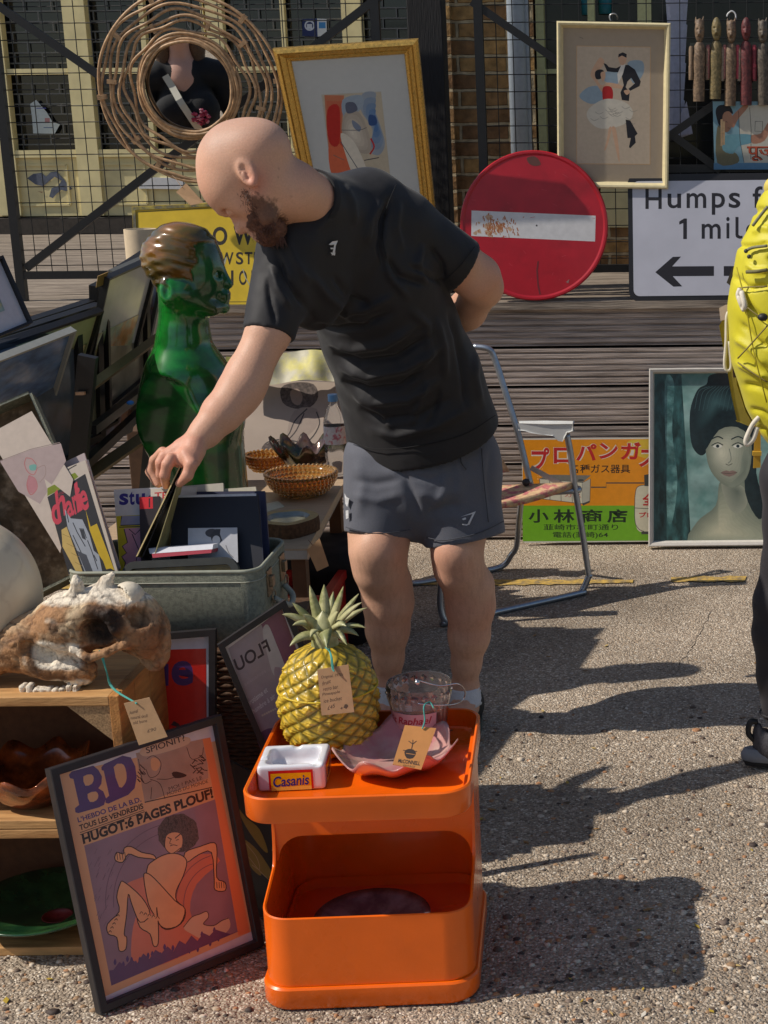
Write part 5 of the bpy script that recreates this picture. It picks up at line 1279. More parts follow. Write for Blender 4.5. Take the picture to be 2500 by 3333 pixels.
def ruffle(c, R_, H_, lobes, amp, n=72):
    prof = [(0.25,0),(0.28,0.03),(0.5,0.18),(0.75,0.45),(0.92,0.78),(1.0,1.0),(0.985,1.01),(0.90,0.80),(0.72,0.48),(0.48,0.24),(0.25,0.12),(0.01,0.1)]
    def fn(a, r, z):
        k_ = max(0, r/R_-0.45)/0.55; return r*(1+amp*0.9*k_*math.cos(lobes*a)), z+H_*amp*2.0*k_**2*math.cos(lobes*a+0.6)+H_*0.06*k_*math.cos(2*a)
    return MB().lathe([(r*R_, z*H_) for r, z in prof], c, n, fn=fn, cap=True)
o = obj('glass_bowl', ruffle(tz(1000,1530), 0.115, 0.095, 10, 0.11), M('carnival_green', S(60,76,40), 0.12, var=0.5, scale=14, coat=0.8, col2=S(96,70,60), metal=0.35), None, smooth=True, loc=tz(1000,1530))
tag(o, 'dark green iridescent glass bowl with ruffled rim behind the amber bowl', 'glass bowl')
# bark edged slice
c_ = tz(940,1728); mb = MB(); bark = M('tree_bark', S(92,66,44), 0.9, var=0.4, scale=40, bump=1.0, bscale=60)
mb.use(bark); R_ = 0.085; nl = 40
def bl(k_, r, z): a_ = 2*math.pi*k_/nl; return c_+np.array([r*math.cos(a_)*(1.0+0.05*math.sin(3*a_)), r*1.1*math.sin(a_)*(1+0.06*math.cos(5*a_)), z])
mb.loft([[bl(k_, R_*(1+0.03*random.random()), 0) for k_ in range(nl)], [bl(k_, R_*(1.03+0.03*random.random()), 0.02) for k_ in range(nl)], [bl(k_, R_, 0.042) for k_ in range(nl)]], True, False)
mb.use(M('cut_wood', S(186,154,104), 0.5, var=0.15, scale=30)).loft([[bl(k_, R_, 0.042) for k_ in range(nl)], [bl(k_, R_*0.72, 0.043) for k_ in range(nl)]], False, False)
mb.use(M('dish_glaze', S(150,154,146), 0.2, var=0.15, scale=20, coat=0.4)).loft([[bl(k_, R_*0.72, 0.043) for k_ in range(nl)], [bl(k_, R_*0.60, 0.034) for k_ in range(nl)]], False, True)
tag(obj('bark_dish', mb, None, loc=c_, autos=40), 'slice of tree bark with a grey glazed hollow near the table corner', 'dish')
pp_ = MB().slab([tz(850,1645), tz(905,1632), tz(925,1650), tz(862,1668)], (0,0,0.002)); tag(obj('paper_note', pp_, C(222,210,180), loc=tz(885,1650)), 'small cream paper lying by the amber bowl', 'note')
# water bottle
wb = thing('water_bottle', 'clear plastic water bottle with pale blue cap on the table', 'bottle', tz(1076,1572)+np.array([0,0.12,0])); c_ = root_loc(wb); s_ = scl(PY(1076,1450,c_[1])); zt = PY(1067,1283,c_[1])[2]-ZT
prof = [(0.001,0.004),(0.030,0.0),(0.037,0.008),(0.038,0.05),(0.0355,0.055),(0.038,0.06),(0.038,zt*0.38),(0.0365,zt*0.40),(0.0365,zt*0.62),(0.038,zt*0.64),(0.034,zt*0.72),(0.022,zt*0.83),(0.0135,zt*0.88),(0.0135,zt*0.92)]
obj('body', MB().lathe(prof, c_, 28), M('clear_pet', (0.92,0.95,0.97), 0.06, trans=0.92, ior=1.2), wb, smooth=True)
lab = MB().lathe([(0.0378,zt*0.40),(0.0378,zt*0.62)], c_, 28); obj('label', lab, M('bottle_label', S(210,208,214), 0.5, var=0.1, scale=50, col2=S(196,120,134), mixlo=0.55, mixhi=0.62), wb, smooth=True)
cpm = MB().lathe([(0.001,zt),(0.016,zt),(0.017,zt-0.003),(0.017,zt*0.915),(0.001,zt*0.915)], c_, 30); obj('cap', cpm, C(110,160,206,0.4), wb, autos=40)
# charcoal drawing behind, plastic draped over
q = qpx((745,1236,5.5), (1150,1246,5.5), (1150,1620,5.25), (760,1600,5.25))
t = thing('charcoal_drawing', 'grey sheet with a smudgy charcoal figure propped behind the water bottle', 'drawing', q.P(0.5,0))
obj('sheet', MB().slab([q.P(0,0),q.P(1,0),q.P(1,1),q.P(0,1)], -q.n*0.004), M('grey_drawing_paper', S(172,156,142), 0.8, var=0.06, scale=5), t)
a = Art(q.P(0.5,0.5)+q.n*0.0001, q.n); ch1 = M('charcoal_smudge', S(92,82,78), 0.9, var=0.5, scale=40); ch2 = C(66,58,56)
a.poly(ch1, [(915,1262),(960,1245),(1020,1250),(1036,1290),(1010,1325),(960,1330),(920,1310)], 3); a.poly(C(150,130,118), [(945,1275),(968,1265),(985,1290),(975,1318),(952,1310)], 3)
a.poly(C(156,140,128), [(960,1335),(1030,1330),(1035,1380),(1000,1420),(960,1440),(935,1410)], 3)
for l_ in ([(1000,1330),(960,1370),(935,1420),(880,1440),(850,1470)], [(1030,1340),(1040,1380),(1010,1430),(960,1450),(900,1448)], [(990,1345),(965,1400),(940,1430)], [(850,1465),(870,1440),(920,1430),(980,1440)]): a.line(ch2, l_, 4)
a.poly(ch1, [(858,1448),(930,1432),(960,1444),(900,1462),(862,1468)], 3)
a.done(t)
ps = MB(); nx, ny = 40, 10
def drape(u, v): 
    x = 735+430*u; y = 1160+85*v+8*math.sin(u*7)+2*math.sin(u*16+v*2)-14*math.sin(u*3.1)*(1-v)
    return PY(x, y, 5.46-0.07*v+0.010*math.sin(u*15+v*2)+0.004*math.sin(u*37-v*3))
ps.add([drape(i/nx, j/ny) for j in range(ny+1) for i in range(nx+1)], [(j*(nx+1)+i, j*(nx+1)+i+1, (j+1)*(nx+1)+i+1, (j+1)*(nx+1)+i) for j in range(ny) for i in range(nx)])
tag(obj('plastic_bag', ps, M('yellow_plastic_film', S(206,196,110), 0.6, var=0.15, scale=12, col2=S(176,170,146)), loc=PY(950,1190,5.4), smooth=True), 'crumpled pale yellow plastic bag draped over the charcoal drawing', 'bag')

# ---- picture rack and its pictures
rk = thing('picture_rack', 'black folding rack holding the leaning pictures left of the bust', 'rack', PY(270,1700,3.95)*np.array([1,1,0]))
for a_, b_, w_ in (((287,1158,3.86),(245,1600,3.90),0.045), ((505,1105,4.55),(285,1265,3.88),0.030), ((468,1270,4.55),(300,1400,3.95),0.024), ((470,1330,4.6),(225,1560,3.95),0.026), ((520,1130,4.65),(470,1640,4.65),0.035), ((500,1400,4.62),(200,1610,3.92),0.03)):
    obj('rail', MB().bar(PY(*a_), PY(*b_), w_, 0.022), blackf if w_ != 0.030 else M('olive_rail', S(92,78,44), 0.5, var=0.1), rk)
lg = MB(); p_ = PY(245,1600,3.90); lg.bar(p_, np.array([p_[0]+0.02,p_[1],0]), 0.045, 0.022); obj('leg', lg, blackf, rk)
lg = MB(); p_ = PY(470,1640,4.65); lg.bar(p_, np.array([p_[0],p_[1],0]), 0.035, 0.022); obj('leg', lg, blackf, rk)
bolt = MB().box(PY(262,1280,3.85), (0.022,0.012,0.008)); obj('clip', bolt, C(206,160,120), rk)
bl2 = MB().ball(PY(424,1311,3.98), (0.010,0.010,0.006), 10, 6); obj('blue_knob', bl2, C(40,110,180), rk, smooth=True)
glz = dict(rough=0.25, coat=0.25)
def rackpic(label, corners, fw, fmat, artmat, mount=None, art=None, d=0.014):
    q = qpx(*corners); t = thing('framed_picture', label, 'framed picture', q.P(0.5,0), 'pictures leaning in the rack')
    obj('frame', frame_mb(q, fw, d, [(0,-0.006),(0,d),(1,d*0.9),(1,0.002)]), fmat, t)
    if mount: 
        obj('mount', back_mb(q, fw, 0.002), mount[0], t); m_ = mount[1]
        obj('picture', panel_mb(q, m_/q.W, 1-m_/q.W, m_/q.H, 1-m_/q.H*mount[2], 0.0035, 0.001), artmat, t)
    else: obj('picture', back_mb(q, fw, 0.002), artmat, t)
    if art: art(q, t)
    return q
sea = M('picture_sea_blue', S(92,124,168), 0.25, var=0.4, scale=6, stretch=(1,1,3), coat=0.3, col2=S(130,146,164), mixlo=0.5, mixhi=0.8)
rackpic('dark blue seascape in a thin white edged black frame at the front of the rack', ((-100,1196,3.50),(236,1066,4.02),(150,1345,4.12),(-190,1460,3.60)), 0.008, C(176,176,166,0.4), sea)
olv = M('picture_olive_field', S(150,150,104), 0.25, var=0.35, scale=7, coat=0.3, col2=S(84,84,66), mixlo=0.45, mixhi=0.65)
rackpic('olive green picture with a pale olive top band behind the blue seascape', ((-20,1118,3.78),(326,1003,4.22),(198,1440,4.34),(-150,1540,3.90)), 0.010, blackf, olv, (M('olive_mount', S(186,190,136), 0.5, var=0.05, coat=0.2), 0.02, 5.0))
mapm = M('picture_map', S(176,182,144), 0.22, var=0.3, scale=9, coat=0.3, col2=S(206,140,70), mixlo=0.45, mixhi=0.62)
rackpic('tall faded map with wide grey margin in a thin black frame beside the bust', ((341,901,4.22),(512,826,4.52),(372,1372,4.62),(228,1452,4.32)), 0.008, blackf, mapm, (M('grey_glazed_mount', S(206,200,188), 0.2, var=0.08, scale=6, coat=0.4), 0.03, 6.0))
rackpic('narrow dark blue and brown picture between the map and the bust', ((360,880,4.36),(545,800,4.66),(418,1400,4.74),(262,1480,4.46)), 0.010, M('grey_thin_frame', S(96,96,92), 0.4), M('picture_dark_mixed', S(110,126,150), 0.25, var=0.5, scale=8, coat=0.3, col2=S(92,64,50)))
q = rackpic('white bordered canvas with blue and yellow swirls tilted at the left edge', ((-170,905,3.38),(0,838,3.52),(97,1057,3.48),(-80,1130,3.34)), 0.006, blackf, M('picture_swirl', S(120,150,150), 0.3, var=0.3, scale=8, coat=0.2, col2=S(196,184,90), mixlo=0.5, mixhi=0.6), (C(186,184,190,0.4), 0.05, 1.0))
for k_, (x0_, y0_, Y0_, x1_, y1_, Y1_) in enumerate(((330,905,4.30,470,815,4.62), (300,930,4.36,455,850,4.70), (-60,1105,3.86,318,985,4.30), (-60,1085,3.95,300,972,4.38), (-120,1145,3.66,250,1030,4.14))):
    A_, B_ = PY(x0_,y0_,Y0_), PY(x1_,y1_,Y1_); dn = np.array([-0.06, 0.09, -0.40])
    qq = Quad(A_, B_, B_+dn, A_+dn); t = thing('framed_picture', ['black framed picture at the back of the rack beside the cream tube','second black frame behind the faded map','black framed picture behind the olive one','rearmost black frame on the left of the rack','black frame just behind the blue seascape'][k_], 'framed picture', qq.P(0.5,0), 'pictures leaning in the rack')
    obj('frame', frame_mb(qq, 0.02, 0.016, [(0,-0.01),(0,0.016),(1,0.014),(1,0.0)]), blackf, t); obj('picture', back_mb(qq, 0.02, 0.0), M('picture_dim_%d' % k_, [S(126,116,96),S(110,100,92),S(140,140,116),S(110,124,130),S(100,108,116)][k_], 0.3, var=0.3, scale=8, coat=0.2), t)
cm = MB().slab([PY(318,898,4.205),PY(352,884,4.24),PY(340,925,4.24),PY(312,935,4.21)], (0.004,-0.01,0)); tag(obj('corner_protector', cm, C(150,118,66), loc=PY(330,900,4.2)), 'tan card protector on the top corner of the faded map', 'card corner')
ct = thing('paper_tube', 'wide cream paper tube standing behind the picture rack', 'paper tube', PY(455,1000,5.0)); c_ = PY(456,745,5.0); R_ = 52*scl(c_)
obj('wall', MB().lathe([(R_,-0.5),(R_,0),(R_-0.006,0),(R_-0.006,-0.5)], c_, 40, cap=False), M('cream_card', S(206,186,156), 0.7, var=0.06), ct, autos=40)
obj('inner_roll', MB().lathe([(R_*0.8,-0.5),(R_*0.8,-0.012),(R_*0.72,-0.012)], c_, 32), C(196,198,200), ct, autos=40)
# brown box deep in the stall, widened to darken the gap under the rack
tag(obj('cardboard_box', MB().box2((PY(325,1500,4.55)[0],4.80,0),(PY(520,1500,4.55)[0],5.2,0.72)), M('brown_card', S(86,62,44), 0.8, var=0.15), bevel=0.004, loc=(PY(450,1500,4.8)[0],4.9,0)), 'brown cardboard box on the ground behind the picture rack', 'box')

# ---- wicker hamper under the suitcase
HX0, HX1, HY0, HY1, HZ = -1.36, -0.83, 3.18, 3.56, 0.545
wk = M('dark_wicker', S(84,58,38), 0.7, var=0.4, scale=40, bump=0.4, bscale=120)
hm = thing('wicker_hamper', 'dark brown wicker hamper standing under the suitcase', 'hamper', ((HX0+HX1)/2, (HY0+HY1)/2, 0))
wv = MB(); z = 0.006
i = 0
def hring(off, z): 
    r_ = 0.03; out = []
    for cx_, cy_, a0 in ((HX1-r_,HY1-r_,0),(HX0+r_,HY1-r_,90),(HX0+r_,HY0+r_,180),(HX1-r_,HY0+r_,270)):
        for k_ in range(4): an_ = math.radians(a0+90*k_/3); out.append(np.array([cx_+r_*math.cos(an_), cy_+r_*math.sin(an_), z]))
    # subdivide the straight runs so the weave can go in and out
    res = []
    for k_ in range(len(out)):
        a_, b_ = out[k_], out[(k_+1) % len(out)]; n_ = max(1, int(np.linalg.norm(b_-a_)/0.016))
        for m_ in range(n_): res.append(a_+(b_-a_)*m_/n_)
    P_ = np.array(res); c_ = P_.mean(0); d_ = P_-c_; d_[:,2] = 0; d_ /= np.linalg.norm(d_, axis=1, keepdims=True)
    return P_ + d_*(0.004*np.sin(np.arange(len(P_))*math.pi/1.5+off*math.pi))[:,None]
while z < HZ-0.01:
    wv.tube(hring(i, z), 0.0058, 5, closed=True); z += 0.0095; i += 1
obj('woven_side', wv, wk, hm, smooth=True)
obj('inner_shell', MB().box2((HX0+0.015,HY0+0.015,0.0),(HX1-0.015,HY1-0.015,HZ-0.012)), M('hamper_dark', (0.02,0.014,0.01), 0.9), hm)
obj('lid', MB().box2((HX0-0.004,HY0-0.004,HZ-0.010),(HX1+0.004,HY1+0.004,HZ-0.001)), wk, hm, bevel=0.003)
hb = MB(); hb.tube([(HX1-0.03+0.012*math.sin(t*9), HY0-0.010, 0.02+t*0.5) for t in np.linspace(0,1,40)], 0.008, 6); obj('corner_plait', hb, wk, hm, smooth=True)

# ---- open suitcase
scm = M('grey_green_suitcase_cloth', S(132,134,118), 0.8, var=0.10, scale=90, bump=0.5, bscale=420, col2=S(114,116,102), mixlo=0.45, mixhi=0.6)
SZ0, SZ1 = HZ+0.003, float(PY(600,1864,3.2)[2])
P0, P1 = PY(225,1864,3.2), PY(852,1866,3.2); P2 = PY(893,1752,3.50); X_L = P0[0]
sc_ = thing('suitcase', 'open grey green cloth suitcase packed with magazines on the wicker hamper', 'suitcase', (P0[0]*0.5+P1[0]*0.5, 3.35, SZ0))
def rr_loop(x0, x1, y0, y1, r, z, n=6):
    out = []
    for cx_, cy_, a0 in ((x1-r,y1-r,0),(x0+r,y1-r,90),(x0+r,y0+r,180),(x1-r,y0+r,270)):
        for k_ in range(n+1): an_ = math.radians(a0+90*k_/n); out.append(np.array([cx_+r*math.cos(an_), cy_+r*math.sin(an_), z]))
    return out
sx0, sx1, sy0, sy1 = X_L-0.01, P1[0]-0.006, 3.195, 3.47
mb = MB(); mb.loft([rr_loop(sx0+0.01,sx1-0.01,sy0+0.01,sy1-0.01,0.035,SZ0), rr_loop(sx0,sx1,sy0,sy1,0.04,SZ0+0.012), rr_loop(sx0,sx1,sy0,sy1,0.04,SZ1-0.004), rr_loop(sx0+0.002,sx1-0.002,sy0+0.002,sy1-0.002,0.038,SZ1), rr_loop(sx0+0.008,sx1-0.008,sy0+0.008,sy1-0.008,0.034,SZ1), rr_loop(sx0+0.009,sx1-0.009,sy0+0.009,sy1-0.009,0.034,SZ0+0.02)])
obj('body', mb, scm, sc_, autos=40)
rim_ = MB().tube(rr_loop(sx0+0.003,sx1-0.003,sy0+0.003,sy1-0.003,0.038,SZ1+0.001), 0.0045, 6, closed=True); obj('rim_piping', rim_, M('suitcase_piping', S(146,148,132), 0.6, var=0.1), sc_, smooth=True)
st_ = MB().tube(rr_loop(sx0-0.0008,sx1+0.0008,sy0-0.0008,sy1+0.0008,0.04,SZ1-0.022), 0.0012, 4, closed=True); obj('stitching', st_, C(160,160,144), sc_)
nickel = M('worn_nickel', S(150,132,110), 0.4, metal=0.8, var=0.3, scale=80)
for yy in (3.275, 3.395):
    cl_ = MB(); cl_.box2((sx1-0.001, yy-0.020, SZ1-0.075), (sx1+0.004, yy+0.020, SZ1-0.015)); cl_.box2((sx1+0.004, yy-0.010, SZ1-0.055), (sx1+0.012, yy+0.010, SZ1-0.03))
    cl_.tube([np.array([sx1+0.010, yy+0.014*math.cos(k_), SZ1-0.078+0.014*math.sin(k_)]) for k_ in np.linspace(0,2*math.pi,14,endpoint=False)], 0.0018, 5, closed=True)
    obj('clasp', cl_, nickel, sc_, bevel=0.0015)
hd = MB().tube(crv([(sx1+0.006,3.285,SZ1-0.085),(sx1+0.028,3.30,SZ1-0.105),(sx1+0.032,3.335,SZ1-0.115),(sx1+0.028,3.37,SZ1-0.105),(sx1+0.006,3.385,SZ1-0.085)],5), 0.007, 7); obj('handle', hd, C(150,150,138), sc_, smooth=True)
# lid standing open to the left
lq = qpx((-130,1402,3.40), (112,1302,3.46), (345,1830,3.34), (110,1950,3.28))
ln = lq.n; dl = 0.06
ld = MB(); ld.use(M('torn_lining', S(120,96,70), 0.85, var=0.35, scale=26, col2=S(176,150,120), mixlo=0.5, mixhi=0.7)).slab([lq.P(0,0),lq.P(1,0),lq.P(1,1),lq.P(0,1)], -ln*0.004)
ld.use(scm)
for (u0,v0),(u1,v1) in (((1,0),(1,1)),((0,1),(1,1)),((0,0),(0,1)),((0,0),(1,0))):
    a_, b_ = lq.P(u0,v0), lq.P(u1,v1); ctr_ = lq.P(0.5,0.5); o_ = unit(((a_+b_)/2-ctr_)-ln*np.dot((a_+b_)/2-ctr_, ln))*0.006
    ld.slab([a_-ln*0.004, b_-ln*0.004, b_+ln*dl, a_+ln*dl], o_)
obj('lid', ld, None, sc_, bevel=0.002)
# ---- what is in the suitcase
def sheet(name, label, cat, corners, mat, t_=0.003, art=None, group=None):
    q = qpx(*corners)
    if art is None: return tag(obj(name, MB().slab([q.P(0,0),q.P(1,0),q.P(1,1),q.P(0,1)], -q.n*t_), mat, None, loc=q.P(0.5,0)), label, cat, group)
    t = thing(name, label, cat, q.P(0.5,0), group)
    obj('cover', MB().slab([q.P(0,0),q.P(1,0),q.P(1,1),q.P(0,1)], -q.n*t_), mat, t)
    a = Art(q.P(0.5,0.5)+q.n*0.00005, q.n); art(a); a.done(t); return t
pencil = C(150,128,122); pk = C(176,110,110)
def art_sketch(a):
    a.line(C(150,130,124), [(0,1500),(100,1462),(195,1440)], 2, 0); a.poly(C(170,150,146), [(0,1502),(100,1464),(198,1443),(215,1500),(130,1640),(60,1600)], 0)
    a.line(pk, [(85,1490),(105,1495),(120,1520),(110,1545),(90,1535),(80,1510),(85,1490)], 3); a.line(pk, [(95,1548),(88,1580),(100,1610),(120,1590),(115,1560),(95,1548)], 4); a.poly(C(176,120,124), [(95,1550),(115,1560),(120,1590),(100,1606),(90,1580)], 3); a.poly(C(110,160,150), [(96,1515),(118,1512),(116,1530),(98,1530)], 3); a.line(pencil, [(120,1525),(145,1515),(148,1545),(130,1570)], 2)
sheet('drawing', 'pale drawing paper with a faint pink flower sketch in the suitcase lid', 'drawing', ((-40,1415,3.33),(103,1338,3.36),(238,1560,3.30),(196,1800,3.24)), C(196,180,166), 0.001, art_sketch)
def art_char(a):
    e = lambda x, y: (x*0.339, 1250+y*0.339)
    a.poly(C(44,42,44), [e(*p) for p in ((455,1085),(818,862),(1110,1820),(660,1830))])
    lime = C(122,134,30); a.poly(lime, [e(*p) for p in ((455,1075),(455,1000),(540,955),(570,965),(580,1010))]); a.poly(lime, [e(*p) for p in ((630,975),(630,890),(720,850),(752,890))])
    pinkc = C(196,62,78); 
    for ch, x0, y0, x1, y1, h_ in (('c',515,1370,595,1330,190),('h',560,1330,640,1240,290),('a',655,1290,720,1250,150),('r',722,1255,760,1230,170),('l',745,1240,775,1215,280),('i',768,1225,795,1205,220),('e',790,1230,860,1195,190)):
        a.text(pinkc, ch, e(x0,y0), e(x1,y1), e(x0-35,y0-h_), 0.025)
    a.text(C(150,50,60), 'MENSUEL', e(555,1085), e(665,1020), e(548,1058))
    a.poly(C(196,166,96), [e(*p) for p in ((590,1400),(640,1370),(800,1820),(740,1820),(600,1560))]); 
    for k_ in range(4): a.line(C(140,112,60), [e(600+40*k_,1440+90*k_), e(690+36*k_,1480+90*k_)], 1.4, 0)
    wht = C(156,160,168); a.poly(wht, [e(*p) for p in ((620,1200),(680,1290),(790,1300),(860,1450),(900,1600),(950,1640),(985,1820),(820,1820),(740,1600),(650,1380))])
    dk_ = C(54,56,62)
    for l_ in (((760,1390),(800,1390),(830,1480),(790,1470)),((700,1330),(740,1420),(820,1560)),((840,1500),(880,1600),(940,1780)),((700,1450),(790,1640)),((640,1230),(660,1330)),((820,1640),(860,1760)),((900,1640),(930,1700))): a.line(dk_, [e(*p) for p in l_], 3, 0)
    a.poly(dk_, [e(*p) for p in ((765,1395),(800,1395),(826,1500),(790,1480))]); a.poly(C(70,72,80), [e(*p) for p in ((740,1600),(830,1640),(900,1820),(830,1820))])
    yel = C(196,162,30); a.poly(yel, [e(*p) for p in ((820,1200),(870,1370),(930,1340),(1100,1790),(1060,1770),(1020,1780),(990,1700),(950,1640),(860,1400))])
    a.line(C(60,50,46), [e(640,830), e(690,800), e(735,775)], 3, 0)
sheet('magazine', 'comic magazine with pink lettering on black leaning at the left of the suitcase', 'magazine', ((143,1552,3.30),(278,1497,3.33),(384,1862,3.225),(224,1872,3.215)), C(196,182,166), 0.006, art_char, 'magazines in the suitcase')
sheet('magazine', 'magazine behind the pink lettered comic, showing only a pale edge', 'magazine', ((138,1538,3.335),(274,1474,3.36),(392,1850,3.26),(250,1880,3.25)), C(186,170,168), 0.006, None, 'magazines in the suitcase')
sheet('loose_page', 'white page curling out beside the pink lettered comic', 'page', ((280,1496,3.35),(288,1496,3.36),(390,1862,3.29),(340,1862,3.27)), C(190,182,176), 0.001)
def art_stu(a):
    blue_i = C(50,40,130); a.text(blue_i, 's', (388,1645), (418,1643), (388,1607), 0.03); a.text(blue_i, 't', (420,1644), (438,1643), (420,1600), 0.03); a.text(blue_i, 'u', (442,1644), (472,1641), (442,1608), 0.03); a.text(blue_i, 'd', (478,1642), (506,1640), (478,1600), 0.03)
    a.poly(C(206,190,40), [(378,1680),(570,1670),(580,1900),(394,1905)]); bi = C(40,34,60)
    a.poly(C(150,150,176), [(396,1680),(520,1676),(520,1708),(392,1710)]); a.poly(C(206,150,170), [(404,1720),(540,1712),(550,1790),(540,1850),(402,1866),(408,1830),(396,1812),(412,1800),(398,1778),(415,1766)])
    for l_ in (((396,1680),(392,1710),(520,1706)), ((388,1716),(520,1712)), ((404,1722),(415,1766),(398,1778),(412,1800),(396,1812),(408,1830),(402,1866)), ((420,1722),(440,1740),(456,1724)), ((430,1738),(452,1790),(440,1840)), ((462,1724),(470,1770),(486,1800))): a.line(bi, l_, 3, 0)
sheet('magazine', 'yellow and white comic magazine with dark blue lettering standing in the suitcase', 'magazine', ((370,1594,3.45),(560,1584,3.46),(580,1890,3.36),(394,1900,3.35)), C(206,204,206), 0.008, art_stu, 'magazines in the suitcase')
def art_red(a): a.poly(C(206,36,48), [(454,1619),(497,1617),(498,1655),(455,1657)]); a.text(C(60,20,30), '1', (484,1652), (489,1652), (484,1622))
sheet('book', 'thin black book with a red top band in front of the yellow comic', 'book', ((453,1618,3.425),(520,1615,3.43),(530,1880,3.345),(460,1885,3.34)), C(42,34,40), 0.006, art_red)
def art_red2(a): a.text(C(190,50,50), 'TE', (503,1625), (545,1622), (503,1603), 0.02)
sheet('magazine', 'cream magazine with small red lettering behind the lifted one', 'magazine', ((490,1592,3.44),(640,1585,3.45),(640,1880,3.35),(496,1885,3.34)), C(206,198,186), 0.005, art_red2, 'magazines in the suitcase')
# the magazine in his hand
def leaf(pts): 
    return [PY(*p) for p in pts]
hm_ = thing('magazine', 'tan magazine half lifted from the suitcase by the man', 'magazine', PY(470,1800,3.3), 'magazines in the suitcase')
obj('cover', MB().slab(leaf(((586,1514,3.335),(594,1518,3.42),(462,1815,3.36),(442,1812,3.26))), unit(RGT*0.8+UPV*0.35)*0.004), M('tan_cover', S(190,168,116), 0.6, var=0.15, scale=20), hm_)
obj('pages', MB().slab(leaf(((590,1524,3.34),(596,1528,3.42),(500,1815,3.36),(462,1812,3.27))), unit(RGT*0.8+UPV*0.35)*0.003), C(46,40,36), hm_)
obj('back_cover', MB().slab(leaf(((592,1526,3.335),(600,1535,3.43),(548,1790,3.37),(500,1812,3.27))), unit(RGT*0.9+UPV*0.3)*0.002), M('olive_page', S(150,138,92), 0.6, var=0.2, scale=12), hm_)
alb = sheet('album', 'black album with a photograph card standing in the suitcase', 'album', ((562,1614,3.40),(838,1608,3.41),(858,1850,3.32),(552,1862,3.31)), C(28,29,38), 0.012,
      lambda a: (a.poly(C(196,196,200), [(562,1612),(834,1606),(834,1614),(562,1620)]), a.line(C(40,42,60), [(845,1612),(858,1850)], 2, 0)))
def art_ph(a):
    a.blob(C(70,68,72), (690,1735), (22,14)); a.poly(C(60,58,62), [(684,1742),(702,1722),(718,1722),(716,1738),(724,1760),(712,1770),(690,1762)], 0); a.blob(C(190,188,188), (704,1758), (13,15)); a.poly(C(186,184,184), [(690,1776),(715,1770),(745,1800),(745,1826),(690,1826)], 3); a.line(C(120,118,120), [(735,1775),(745,1800),(760,1815)], 3)
sheet('photo_card', 'small black and white photograph card leaning on the black album', 'photograph', ((612,1719,3.345),(772,1717,3.35),(775,1830,3.305),(612,1832,3.30)), C(176,176,180), 0.001, art_ph)
sheet('album', 'navy folder behind the black album', 'album', ((640,1600,3.44),(862,1598,3.45),(880,1840,3.36),(640,1850,3.35)), C(40,42,70), 0.010)
sheet('paper_stack', 'white papers standing behind the navy folder', 'papers', ((545,1586,3.47),(726,1572,3.48),(740,1800,3.40),(545,1800,3.40)), C(186,180,166), 0.008)
sheet('paper_stack', 'cream papers at the back right of the suitcase', 'papers', ((690,1594,3.475),(832,1584,3.485),(870,1790,3.41),(700,1800,3.41)), C(196,188,166), 0.006)
bk2 = thing('book', 'white and crimson paperback lying on the books in the suitcase', 'book', PY(590,1810,3.28)); q = qpx((484,1785,3.285),(694,1772,3.29),(690,1796,3.27),(490,1812,3.265))
obj('pages', MB().slab([q.P(0,0.35),q.P(1,0.35),q.P(1,1),q.P(0,1)], (0,0.05,-0.010)), C(206,206,212), bk2); obj('cover', MB().slab([q.P(0.03,-0.15),q.P(0.99,-0.15),q.P(0.99,0.33),q.P(0.03,0.33)], (0,0.05,-0.010)), C(146,30,52), bk2)
# rounded black framed tray at the front
q = qpx((402,1830,3.255),(776,1812,3.262),(800,2010,3.215),(396,2030,3.21)); t = thing('framed_picture', 'rounded dark framed picture at the front of the suitcase', 'framed picture', q.P(0.5,0))
o1 = rrect(q,0,1,0,1,0.03,0.012); i1 = rrect(q,0.065,0.935,0.12,0.88,0.012,0.012); i2 = rrect(q,0.065,0.935,0.12,0.88,0.012,0.002); o2 = rrect(q,0,1,0,1,0.03,-0.004)
mbf = MB(); n_ = len(o1)
for A_, B_ in ((o2,o1),(o1,i1),(i1,i2)): mbf.add(A_+B_, [(j,(j+1) % n_,n_+(j+1) % n_,n_+j) for j in range(n_)])
obj('frame', mbf, M('dark_grey_frame', S(58,58,54), 0.5, var=0.15), t, autos=40); obj('picture', MB().slab(rrect(q,0.06,0.94,0.11,0.89,0.012,0.003), -q.n*0.002), M('picture_tray_mix', S(150,116,40), 0.3, var=0.4, scale=14, col2=S(60,110,100), mixlo=0.5, mixhi=0.6, coat=0.3), t)
# pale rounded vase at the left edge
vz = Sdf(); c_ = PY(-70,1930,2.98); vz.ell(c_, (0.125,0.10,0.15), k=0.01); vz.cone(c_+np.array([0.0,0,0.08]), c_+np.array([-0.02,0,0.15]), 0.07, 0.035, 0.03); V, Q = vz.mesh(0.005); V[:,2] = np.maximum(V[:,2], 0.578)
sw = fbm(V*np.array([1.2,1,0.5])+0.03*fbm(V,10)[:,None], 16, 4)[:,None]; cv = np.array(S(214,196,168))*(0.85+0.3*sw); lnv = np.exp(-((sw-0.5)/0.018)**2)*0.2; cv = cv*(1-lnv)+np.array(S(150,116,90))*lnv
tag(npmesh('vase', V, Q, M('cream_glaze', rough=0.35, attr=True, coat=0.2), None, col=cv, loc=(c_[0],c_[1],0.578)), 'pale cream rounded vase with swirling marks at the left edge', 'vase')

